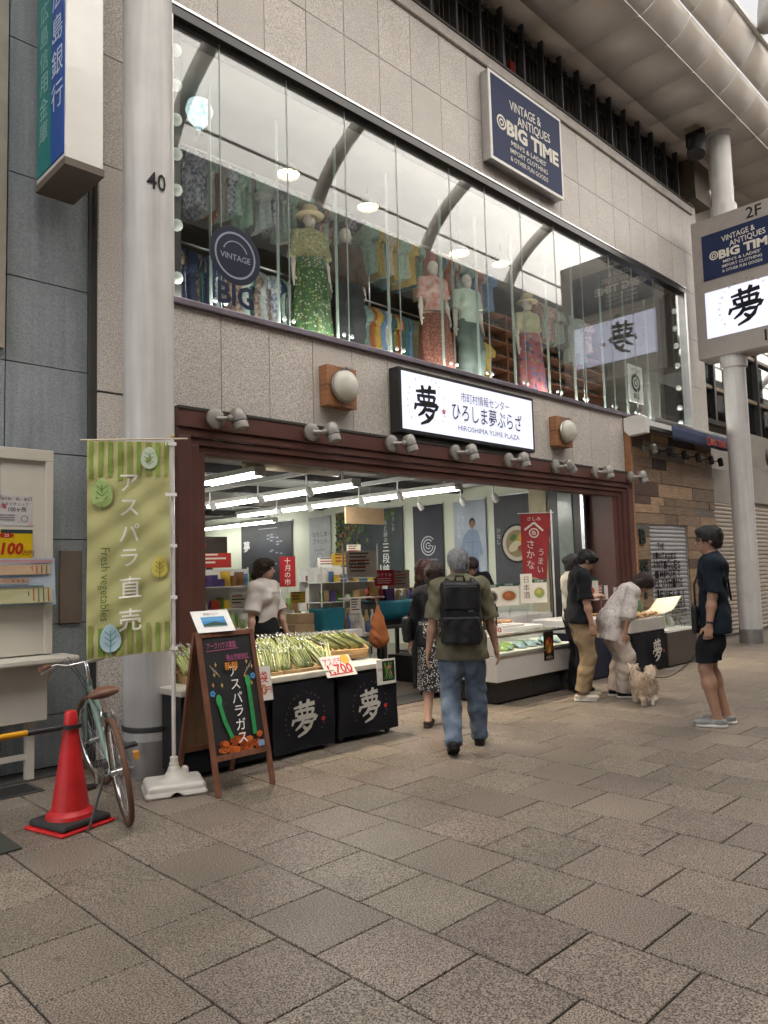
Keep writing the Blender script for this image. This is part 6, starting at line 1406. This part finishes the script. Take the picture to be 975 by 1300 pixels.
        K.disp = lambda x, y, z: .0022*np.sin(170*x+60*y+25*z+2*np.sin(30*z))+.0018*np.sin(190*y-90*x+40*z)+.0015*np.sin(260*(x+y)+70*z)
        hv, hf = K.mesh(); hair_o = K.build('hair', hair_mat or M_hairk, P_)
        if vox < .0095:
            qh = random.Random(len(label)); hb_ = MB(); ctr = hp(0, -.02, .02)
            for _ in range(1500):
                ff = hf[qh.randrange(len(hf))]; p0 = hv[ff[0]]; n_ = np.cross(hv[ff[1]]-p0, hv[ff[2]]-p0); n_ = n_/(np.linalg.norm(n_)+1e-9)
                dn = -up_*.8-fd_*.25+np.array([qh.uniform(-.5, .5) for _ in range(3)])+n_*.1; dn = dn-n_*(dn@n_)*.85; dn /= np.linalg.norm(dn)+1e-9
                sd2 = np.cross(dn, n_)*.0016; L_ = qh.uniform(.018, .04); hb_.add([p0-sd2, p0+sd2, p0+dn*L_*.55+n_*.004+sd2*.6, p0+dn*L_+n_*qh.uniform(-.001, .006)], [(0, 1, 2), (0, 2, 3)])
            hb_.build('hair_strand', hair_mat or M_hairk, hair_o, kind='stuff')
    # ---- clothes
    if top:
        C = SDF(vox); e = top.get('e', .016); up_ = Lm @ V3(0, 0, 1)
        torso(C, e, .05, top.get('parts', 'cwp'))
        if top.get('flare'):
            for k in (-1, 1): C.cap(hip[k]+V3(0, 0, .06*s), hip[k]-V3(0, -.01*k*0, top['flare']), .088*s+e, .094*s+e, .07)
            C.cap(hip[-1]-V3(0, 0, top['flare']*.8), hip[1]-V3(0, 0, top['flare']*.8), .10*s+e, None, .06)
        for k in (-1, 1):
            t = top.get('sleeve', .75); pts = [sh[k], elb[k], wr[k]]; tot = 2*t; ls = top.get('loose', .022)
            n_ = (elb[k]-sh[k]) if tot <= 1 else (wr[k]-elb[k]); pnt = sh[k]+(elb[k]-sh[k])*min(tot, 1) if tot <= 1 else elb[k]+(wr[k]-elb[k])*(tot-1)
            if tot <= 1: C.cap(sh[k], elb[k], .058*s*tm+ls*.5, .050*s*tm+ls, .035, clip=[(n_, pnt)])
            else: C.cap(sh[k], elb[k], .058*s*tm+ls*.5, .044*s*tm+ls, .035); C.cap(elb[k], wr[k], .044*s*tm+ls, .034*s*tm+ls*1.1, .03, clip=[(n_, pnt)])
        C.disp = folds(top.get('fold', .0035), top.get('ff', 1), top.get('ph', 0))
        hz = top.get('hem')
        if hz: C.cut((0, -math.sin(la*.5)*.6, -1), (0, 0, hz))
        C.cap(nb0+Nm @ V3(0, .012, -.012), hc, .056*s*tm, .05*s, .012, op='s'); C.build(top.get('name', 'shirt'), top['mat'], P_)
        if top.get('collar'): q = MB(); q.tube([tuple(nb0+Nm @ (V3(.058*math.cos(a), .058*math.sin(a)+.006, .012-.012*math.sin(a))*s)) for a in np.linspace(0, 2*math.pi, 20, endpoint=False)], .012*s, n=8, closed=True); q.build('collar', top['mat'], P_, smooth=1)
    if bottom:
        C = SDF(vox); e = bottom.get('e', .014); kind = bottom['kind']
        if kind in ('trousers', 'shorts'):
            C.ell(pel, V3(.162, .110, .125)*s*slim+e*.8, .05, M=Lm); C.ell(pel*.5+waist*.5, V3(.145*tm, .105, .1)*s*slim+e*.4, .05, M=Lm); wd = bottom.get('wide', .02)
            for k in (-1, 1):
                C.chain([hip[k], (hip[k]+knee[k])/2, knee[k]], [.092*s+e, .076*s+e+wd*.4, .056*s+e+wd*.8], .05)
                if kind == 'trousers': C.chain([knee[k], knee[k]*.6+ank[k]*.4, ank[k]-(ank[k]-knee[k])*.02], [.056*s+e+wd*.7, .052*s+e+wd*.9, .042*s+e+wd*.9], .03)
                if kind == 'trousers':
                    n_ = ank[k]-knee[k]; C.p[-1] = C.p[-1][:7]+([(n_, ank[k]+n_/np.linalg.norm(n_)*bottom.get('cuff', .03))],)+(None,)
            C.disp = folds(bottom.get('fold', .004), bottom.get('ff', .8), bottom.get('ph', 1))
            if kind == 'shorts': C.cut((0, 0, -1), (0, 0, bottom['hem']))
        else:
            hz = bottom['hem']; w0, w1 = bottom.get('w', (.14, .2)); C.ell(pel, V3(.168, .122, .13)*s*slim+e, .05, M=Lm); C.cap(waist, V3(pel[0], pel[1]+.02, hz-.02), w0*s, w1*s, .06, sq=((0, 1, 0), 1.25))
            C.disp = (lambda x, y, z: bottom.get('pleat', .006)*np.sin(9*np.arctan2(y-pel[1], x-pel[0])+3*z)*np.clip((pel[2]-z)*3, 0, 1)); C.cut((0, 0, -1), (0, 0, hz))
        C.cut(Lm @ V3(0, 0, 1), waist+Lm @ V3(0, 0, bottom.get('rise', .0)*s)); C.build(bottom.get('name', kind), bottom['mat'], P_)
    if shoes:
        for k in (-1, 1):
            ya, pt_ = toe[k]; fd = rotz(ya) @ V3(0, math.cos(pt_), math.sin(pt_)); up2 = rotz(ya) @ V3(0, -math.sin(pt_), math.cos(pt_)); rt2 = np.cross(fd, up2); M_ = np.stack([rt2, fd, up2], 1)
            base = ank[k]-up2*.085*s; C = SDF(.006); C.cap(base+up2*.045*s-fd*.035*s, base+up2*.042*s+fd*.12*s, .043*s, .036*s, .03); C.ell(base+up2*.04*s+fd*.13*s, V3(.046, .07, .034)*s, .03, M=M_); C.cap(base+up2*.04*s-fd*.02*s, base+up2*(.075 if not shoes.get('low') else .055)*s-fd*.025*s, .044*s, .042*s, .02)
            C.cut(-up2, base+up2*.022*s); C.cut(up2, base+up2*(.095 if not shoes.get('low') else .068)*s); o = C.build('shoe', shoes['mat'], P_)
            C = SDF(.006); C.cap(base+up2*.014*s-fd*.04*s, base+up2*.014*s+fd*.135*s, .045*s, .045*s, .02); C.cut(-up2, base+up2*.003); C.cut(up2, base+up2*.026*s); C.build('sole', shoes.get('sole', shoes['mat']), o)
    J = dict(P=P_, sh=sh, elb=elb, wr=wr, hc=hc, Hm=Hm, hp=hp, chest=chest, Cm=Cm, nb=nb0, pel=pel, ank=ank, s=s)
    return J
def cm(name, col, **k): return MC.get(name) or mk(name, col, k.pop('rough', .85), spec=.15, **k)
M_khaki = cm('khaki_shirt', (.14, .13, .085), var=.14, sc=6, bump=.55, bsc=11)
M_denim = cm('denim', (.085, .115, .175), var=.3, sc=7, col2=(.13, .165, .22), bump=.6, bsc=9)
M_blackc = cm('black_cloth_shirt', (.014, .015, .018), var=.25, sc=6, bump=.6, bsc=11)
M_navyc = cm('navy_shirt', (.010, .016, .024), var=.25, sc=6, bump=.6, bsc=11)
M_tan = cm('tan_cotton', (.30, .22, .13), var=.14, sc=7, bump=.6, bsc=11)
M_whitec = cm('white_cotton', (.62, .57, .55), var=.06, sc=5, bump=.5, bsc=12)
M_linen = cm('pale_linen', (.42, .35, .30), var=.1, sc=5, bump=.55, bsc=11)
M_shoek = cm('black_shoe', (.015, .014, .014), rough=.5); M_soleb = cm('black_sole', (.01, .01, .01)); M_solew = cm('white_sole', (.6, .58, .55)); M_gsh = cm('grey_shoe', (.25, .25, .25), var=.35, sc=22)
def pattern(name, base, blobs, scale):
    m = mk(name, base, .85, var=.04); t = m.node_tree; N = t.nodes; L = t.links; b = N['Principled BSDF']; tc = N.new('ShaderNodeTexCoord'); v = N.new('ShaderNodeTexVoronoi'); v.inputs['Scale'].default_value = scale; L.new(tc.outputs['Object'], v.inputs['Vector'])
    r = N.new('ShaderNodeValToRGB'); r.color_ramp.interpolation = 'CONSTANT'; r.color_ramp.elements[0].color = (*blobs[0], 1); r.color_ramp.elements[1].position = .38; r.color_ramp.elements[1].color = (*base, 1); L.new(v.outputs['Distance'], r.inputs[0])
    if len(blobs) > 1:
        c = N.new('ShaderNodeValToRGB'); c.color_ramp.interpolation = 'CONSTANT'; sp = N.new('ShaderNodeSeparateColor'); L.new(v.outputs['Color'], sp.inputs[0]); L.new(sp.outputs[0], c.inputs[0])
        els = c.color_ramp.elements; els[0].color = (*blobs[0], 1); els[1].position = 1/len(blobs); els[1].color = (*blobs[1], 1)
        for i in range(2, len(blobs)): e = els.new(i/len(blobs)); e.color = (*blobs[i], 1)
        mx = N.new('ShaderNodeMix'); mx.data_type = 'RGBA'; lt_ = N.new('ShaderNodeMath'); lt_.operation = 'LESS_THAN'; lt_.inputs[1].default_value = .40; L.new(v.outputs['Distance'], lt_.inputs[0]); L.new(lt_.outputs[0], mx.inputs[0]); mx.inputs[6].default_value = (*base, 1); L.new(c.outputs[0], mx.inputs[7]); L.new(mx.outputs[2], b.inputs['Base Color'])
    else: L.new(r.outputs[0], b.inputs['Base Color'])
    return m
M_polka = pattern('polka_black_white', (.02, .02, .022), [(.55, .53, .5)], 58); M_floral = pattern('floral_blouse', (.56, .51, .48), [(.45, .37, .38), (.47, .43, .39), (.40, .40, .38)], 26)
# --- man with the backpack
jb = human('older man with grey hair walking into the shop, black backpack and khaki shirt', (4.93, 4.14, 0), 41, 1.645, feet={-1: (-.095, -.20, .035, 6, -22), 1: (.13, .22, 0, -4, 6)}, pelvis=(.0, .0, .905), wrists={-1: (-.285, -.04, .80), 1: (.30, .03, .80)}, head=(24, 6), hair='grey', hair_mat=M_hairg, vox=.007,
    top=dict(mat=M_khaki, sleeve=.50, hem=.755, e=.032, loose=.034, flare=.12, collar=True, fold=.0045, ff=1.5), bottom=dict(kind='trousers', mat=M_denim, wide=.016, e=.017, fold=.004, ff=1.7, cuff=.03), shoes=dict(mat=M_shoek, sole=M_soleb))
bp = thing('backpack', 'black box shaped backpack worn by the older man in khaki', 'backpack', (4.93, 4.14, 0), R(-49))
M_pack = mk('pack_nylon', (.010, .010, .011), .45, spec=.3, var=.3, sc=8, bump=.25, bsc=45)
S_ = SDF(.007); S_.box((-.0, -.20, 1.15), (.168, .075, .26), .05); S_.disp = folds(.0035, 1.3); S_.build('pack_body', M_pack, bp)
S_ = SDF(.007); S_.box((0, -.275, 1.01), (.15, .03, .115), .03); S_.disp = folds(.003, 1.5); S_.build('front_pocket', M_pack, bp); S_ = SDF(.007); S_.box((0, -.268, 1.27), (.145, .022, .10), .022); S_.disp = folds(.003, 1.2, 2); S_.build('upper_pocket', M_pack, bp)
MB().box(-.15, .15, -.312, -.305, 1.108, 1.114).box(-.14, .14, -.296, -.288, 1.36, 1.366).build('zip', M_dark, bp); MB().tube([(-.04, -.2, 1.40), (-.03, -.21, 1.45), (.03, -.21, 1.45), (.04, -.2, 1.40)], .009, n=6).build('grab_handle', M_pack, bp, smooth=1)
for k in (-1, 1):
    MB().tube([(k*.10, -.13, 1.40), (k*.105, -.07, 1.425), (k*.11, .03, 1.40), (k*.125, .125, 1.27), (k*.15, .11, 1.08), (k*.17, -.05, .98), (k*.15, -.14, .95)], .022, n=8, flat=.45).build('shoulder_strap', M_pack, bp, smooth=1)
MB().tube([(-.168, -.2, 1.0), (-.19, -.15, .96), (-.18, -.08, .95)], .006, n=6).build('side_strap', M_pack, bp); MB().box(.06, .10, -.302, -.297, 1.16, 1.175).build('label_tag', M_dark, bp)
# --- man in navy with the leash
jn = human('young man in navy T-shirt and black shorts holding a dog lead, wearing glasses', (7.17, 2.93, 0), 112, 1.79, feet={-1: (-.10, .03, 0, 2), 1: (.10, -.05, 0, -6)}, wrists={-1: (-.27, .06, .83), 1: (.26, .04, .85)}, hints={-1: (-.5, -1, 0), 1: (.5, -1, 0)}, curl=(1.0, .5), head=(6, 3), hair='short', vox=.007,
    top=dict(mat=M_navyc, sleeve=.45, hem=.85, e=.024, loose=.036, flare=.17, fold=.005), bottom=dict(kind='shorts', mat=M_blackc, hem=.585, e=.014, wide=.028), shoes=dict(mat=M_gsh, sole=M_solew, low=True))
hp = jn['hp']; b = MB()
for q in (-1, 1): b.tube([tuple(hp(q*.03+.022*math.cos(a), .098, .004+.017*math.sin(a))) for a in np.linspace(0, 2*math.pi, 14, endpoint=False)], .0025, n=5, closed=True); b.tube([tuple(hp(q*.052, .098, .006)), tuple(hp(q*.08, .0, .006))], .0028, n=5)
b.tube([tuple(hp(-.008, .1, .006)), tuple(hp(.008, .1, .006))], .0025, n=5); b.build('glasses', M_black, jn['P'])
w_, e_ = jn['wr'][-1], jn['elb'][-1]; dv = (w_-e_)/np.linalg.norm(w_-e_); MB().tube([tuple(w_-dv*.035), tuple(w_-dv*.015)], .036, n=14).build('watch_strap', M_black, jn['P'], smooth=40)
sb = thing('shoulder_bag', 'small black shoulder bag hanging at the front of the man in navy', 'bag', (7.17, 2.93, 0), R(22)); S_ = SDF(.008); S_.box((-.10, .17, .98), (.07, .03, .13), .025); S_.build('bag_body', M_pack, sb); MB().tube([(-.10, .16, 1.1), (-.08, .16, 1.3), (.02, .09, 1.48), (.10, -.03, 1.53), (.12, -.13, 1.40), (.04, -.15, 1.15)], .010, n=6).build('strap', M_pack, sb, smooth=1)
# --- young man in black and tan
jt = human('young man in black T-shirt and tan trousers looking down beside the freezer', (7.63, 4.66, 0), -46, 1.66, lean=7, feet={-1: (-.09, .05, 0), 1: (.10, -.03, 0)}, wrists={1: (.27, .09, .79), -1: (-.24, .16, .84)}, head=(4, 38), hair='short', vox=.008,
    top=dict(mat=M_blackc, sleeve=.46, hem=.86, e=.028, loose=.034, flare=.06, fold=.004), bottom=dict(kind='trousers', mat=M_tan, wide=.022, e=.014, fold=.0026, ff=1.8, cuff=-.02), shoes=dict(mat=cm('clog_cream', (.55, .5, .42)), sole=M_solew, low=True))
# --- woman behind him
human('woman with tied hair in pale grey top using a phone behind the man in black', (8.10, 5.02, 0), -40, 1.60, True, wrists={1: (.10, .30, 1.14), -1: (-.08, .30, 1.12)}, hints={1: (.8, -.4, -.6), -1: (-.8, -.4, -.6)}, head=(0, 18), hair='bun', skin=M_skin2, vox=.01, curl=(.9, .9),
    top=dict(mat=cm('grey_cotton', (.33, .32, .29), var=.1), sleeve=.5, hem=.85, e=.02, fold=.004), bottom=dict(kind='trousers', mat=M_blackc, wide=.03), shoes=dict(mat=M_shoek))
ph = thing('mobile_phone', 'dark mobile phone held up by the woman behind the man in black', 'phone', (8.10, 5.02, 0), R(-130)); MB().box(-.036, .036, .385, .393, 1.14, 1.28).build('phone_body', M_black, ph, bev=.006)
# --- bending woman
human('woman in floral blouse bending over the snack table with her arms hanging', (8.03, 4.43, 0), -44, 1.56, True, lean=44, pelvis=(0, -.06, .85), feet={-1: (-.08, -.02, 0), 1: (.085, .03, 0)}, wrists={1: (.19, .04, .69), -1: (-.17, .16, .70)}, hints={1: (.3, -1, 0), -1: (-.3, -1, 0)}, head=(0, 62), hair='bob', hair_mat=M_hairb, vox=.0075,
    top=dict(mat=M_floral, sleeve=.60, hem=.63, e=.024, loose=.05, flare=.17, fold=.0035, ff=1.5, name='blouse'), bottom=dict(kind='trousers', mat=M_linen, wide=.034, e=.014, fold=.003, ff=1.8, cuff=.02), shoes=dict(mat=M_shoek, sole=M_solew, low=True))
# --- shop assistant in white
ja = human('shop assistant with dark tied hair in white T-shirt and black apron behind the stall', (4.73, 6.68, 0), -72, 1.63, True, feet={-1: (-.09, 0, 0), 1: (.09, 0, 0)}, wrists={1: (.28, .03, .86), -1: (-.22, .14, .84)}, hints={1: (.6, -1, 0)}, head=(12, 0), hair='tail', hair_mat=M_hairb, skin=M_skin2, vox=.008,
    top=dict(mat=M_whitec, sleeve=.46, hem=1.0, e=.026, loose=.042, fold=.005), bottom=dict(kind='skirt', mat=M_blackc, hem=.3, w=(.15, .2), name='apron', rise=.02), shoes=dict(mat=M_shoek))
Cm_, ch_ = ja['Cm'], ja['chest']
ink = Ink(lambda u, v, l: Vector(ch_+Cm_ @ V3(u, .148-1.6*u*u+l, v)), .012); ink.text('#8a7f86', 'HIROSHIMA', .0, .05, .035, width=.15); ink.text('#b0a05a', 'YUME', .02, .0, .02, width=.06); ink.build(ja['P'], 'shirt_print')
# --- woman in polka dot skirt
human('woman in black cardigan and polka dot skirt walking in beside the older man', (5.58, 5.02, 0), 30, 1.54, True, feet={-1: (-.07, -.12, 0, 4), 1: (.075, .13, 0, -4)}, pelvis=(0, 0, .85), wrists={-1: (-.27, .05, .80), 1: (.24, .05, .78)}, head=(-25, 12), hair='bun', hair_mat=M_hairb, vox=.008, skin=M_skin2,
    top=dict(mat=M_blackc, sleeve=.92, hem=.76, e=.026, loose=.022, flare=.06, name='cardigan'), bottom=dict(kind='skirt', mat=M_polka, hem=.33, w=(.18, .215)), shoes=dict(mat=cm('brown_flat', (.06, .04, .03), rough=.4), low=True))
hbg = thing('handbag', 'black shoulder handbag on the left side of the woman in the polka dot skirt', 'bag', (5.58, 5.02, 0), R(-60)); S_ = SDF(.008); S_.box((-.26, -.04, .93), (.045, .11, .13), .035); S_.disp = folds(.004); S_.build('bag_body', M_pack, hbg); MB().tube([(-.25, -.1, 1.03), (-.21, -.06, 1.2), (-.17, 0, 1.31), (-.20, .05, 1.2), (-.25, .04, 1.03)], .009, n=6).build('strap', M_pack, hbg, smooth=1)
# --- further people inside
human('woman with reddish hair in dark clothes standing behind the polka dot skirt woman', (6.78, 6.22, 0), -20, 1.58, True, head=(-15, -8), hair='long', hair_mat=mk('hair_auburn', (.055, .015, .012), .45, var=.3, sc=30), skin=M_skin2, vox=.011, top=dict(mat=M_blackc, sleeve=.9, hem=.8, e=.02), bottom=dict(kind='trousers', mat=M_blackc, wide=.03), shoes=dict(mat=M_shoek))
human('cook in a black shirt bowed over the serving counter behind the food cards', (8.62, 6.98, 0), 218, 1.66, lean=14, wrists={-1: (-.2, .36, .98), 1: (.16, .38, .98)}, hints={-1: (-1, -.4, 0), 1: (1, -.4, 0)}, head=(0, 42), hair='short', hair_mat=M_hairb, vox=.009, curl=(.8, .8), top=dict(mat=M_blackc, sleeve=.6, hem=.85, e=.024, loose=.04), bottom=dict(kind='trousers', mat=M_blackc, wide=.02), shoes=dict(mat=M_shoek))
for i, (x, y, f, lb, hz) in enumerate(((8.42, 14.1, 250, 'kitchen helper with dark hair at the far back left, seen over the counter', 1.62), (8.95, 14.6, 215, 'kitchen helper in black cap and shirt bending at the far back counter', 1.68))):
    human(lb, (x, y, 0), f, hz, i == 0, lean=12, wrists={-1: (-.16, .34, 1.0), 1: (.16, .34, 1.0)}, hints={-1: (-1, -.3, 0), 1: (1, -.3, 0)}, head=(0, 30), hair='short', vox=.014, face=False, top=dict(mat=M_blackc if i else M_whitec, sleeve=.5, hem=.9, e=.02), bottom=dict(kind='trousers', mat=M_blackc), shoes=dict(mat=M_shoek))
# --- dog on a lead
dg_ = thing('dog', 'small fluffy cream and tan dog on a lead seen from behind beside the bending woman', 'dog', (7.77, 3.98, 0), R(-42))
D_ = SDF(.0065)
D_.ell((0, -.09, .215), (.098, .105, .105), .05); D_.ell((0, .05, .22), (.095, .13, .105), .05); D_.ell((0, .16, .235), (.075, .075, .09), .05); D_.cap((0, .19, .27), (-.02, .25, .315), .055, .055, .04); D_.ell((-.02, .265, .33), (.064, .066, .058), .03); D_.cap((-.02, .31, .31), (-.02, .345, .30), .03, .02, .02)
for q in (-1, 1):
    D_.cap((-.02+q*.045, .25, .37), (-.02+q*.055, .245, .40), .022, .01, .015)
    D_.chain([(q*.055, -.10, .18), (q*.062, -.075, .12), (q*.058, -.125, .075), (q*.055, -.115, .022)], [.055, .042, .026, .024], .03); D_.cap((q*.055, -.115, .02), (q*.055, -.085, .016), .022, .02, .015)
    D_.chain([(q*.05, .14, .17), (q*.05, .145, .10), (q*.05, .14, .022)], [.042, .03, .024], .03); D_.cap((q*.05, .14, .018), (q*.05, .165, .016), .022, .02, .015)
D_.chain([(0, -.165, .27), (.01, -.185, .335), (.03, -.13, .375), (.045, -.07, .36)], [.032, .045, .045, .025], .04)
D_.disp = fuzz(.0055); M_fur = mk('dog_fur', (.48, .32, .18), .9, var=.12, sc=5, col2=(.70, .62, .52), bump=.5, bsc=70, sheen=.3); V_, F_ = D_.mesh(); D_.build('body', M_fur, dg_)
b = MB(); q = random.Random(9); ctr = np.array([0, .02, .2])
for k in range(2600):
    f_ = F_[q.randrange(len(F_))]; p0 = V_[f_[0]]
    if p0[2] < .13 or p0[1] > .3: continue
    n_ = np.cross(V_[f_[1]]-p0, V_[f_[2]]-p0); n_ = n_/(np.linalg.norm(n_)+1e-9); d_ = n_*.5+np.array([0, -.5, -.6])+np.array([q.uniform(-.3, .3) for _ in range(3)]); d_ /= np.linalg.norm(d_); sd_ = np.cross(d_, n_); sd_ = sd_/(np.linalg.norm(sd_)+1e-9)*.0035; L_ = q.uniform(.022, .045)
    b.add([p0-sd_+n_*-.002, p0+sd_+n_*-.002, p0+d_*L_*.6+n_*.006+sd_*.4, p0+d_*L_+n_*.004], [(0, 1, 2), (0, 2, 3)])
b.build('fur_tuft', M_fur, dg_, kind='stuff'); MB().tube([tuple(np.array([-.01, .225, .295])+.062*np.array([math.cos(a), .5*math.sin(a)*-.6, math.sin(a)*.9])) for a in np.linspace(0, 2*math.pi, 18, endpoint=False)], .006, n=5, closed=True).build('collar', M_black, dg_)
hw_ = np.array(jn['wr'][-1])+np.array([0, 0, -.09]); hw_ = np.array([7.17, 2.93, 0])+rotz(R(22)) @ hw_; cw_ = np.array([7.77, 3.98, 0])+rotz(R(-42)) @ np.array([0, .2, .35])
ld_ = MB().tube([tuple(hw_*(1-t)+cw_*t-np.array([0, 0, .22*math.sin(math.pi*t)])) for t in np.linspace(0, 1, 18)], .005, n=5).build('dog_lead', M_black, None, smooth=1); tag(ld_, 'thin black lead running from the hand of the man in navy to the dog', 'lead')
# --- mannequins upstairs
M_man = mk('mannequin_white', (.55, .50, .44), .4)
def mann(label, x, y, face_, top, bottom, H=1.62, hat=None):
    j = human(label, (x, y, 4.10), face_, H, True, head=(0, 0), hair=None, skin=M_man, vox=.015, face=False, top=top, bottom=bottom, name='mannequin', cat='mannequin', group='mannequins in the upstairs window')
    if hat: MB().lathe([(.17, -.01), (.175, .0), (.10, .02), (.095, .10), (.06, .125), (.001, .13)], c=tuple(j['hc']+V3(0, 0, .055)), n=24).build('hat', hat, j['P'], smooth=40)
ST_ = dict(sleeve=.4, hem=.92, e=.024, loose=.035)
M_gdress = pattern('green_print_dress', (.022, .07, .022), [(.24, .24, .07), (.16, .2, .08), (.06, .02, .02), (.3, .3, .26)], 30); M_ydress = pattern('yellow_print', (.24, .24, .11), [(.36, .35, .27), (.10, .14, .06), (.3, .2, .08)], 30)
mann('mannequin in green and yellow patterned dress beside the round sticker', 5.45, 6.68, 250, dict(mat=M_ydress, sleeve=.5, hem=.9, e=.026, loose=.04), dict(kind='skirt', mat=M_gdress, hem=.15, w=(.20, .27), pleat=.014), hat=cm('straw_hat', (.5, .42, .28)))
mann('mannequin in dark brown jacket and wide dark trousers right of the green dress', 6.05, 6.72, 245, dict(mat=cm('brown_jacket', (.05, .035, .025)), **{**ST_, 'sleeve': .9}), dict(kind='trousers', mat=cm('charcoal_trousers', (.035, .038, .04)), wide=.05))
mann('mannequin in white and red top, denim and long rust skirt', 7.62, 6.68, 250, dict(mat=cm('ivory_red_top', (.55, .48, .42), col2=(.4, .12, .1), sc=14), **ST_), dict(kind='skirt', mat=pattern('rust_print', (.12, .035, .024), [(.24, .13, .09)], 40), hem=.1, w=(.20, .28), pleat=.014, rise=-.2))
mann('mannequin in pale mint T-shirt and wide grey green trousers', 8.35, 6.68, 248, dict(mat=cm('mint_tee', (.42, .50, .42)), **ST_), dict(kind='trousers', mat=cm('sage_trousers', (.11, .14, .13)), wide=.06))
mann('mannequin in straw hat, cream top and pink blue patchwork skirt', 9.85, 6.68, 250, dict(mat=cm('cream_top', (.5, .42, .3), col2=(.3, .35, .2), sc=12), **ST_), dict(kind='skirt', mat=pattern('patchwork', (.26, .08, .09), [(.06, .10, .22), (.30, .13, .13), (.04, .05, .12), (.2, .22, .11)], 13), hem=.1, w=(.20, .28), pleat=.012), hat=cm('straw_hat', (.5, .42, .28)))
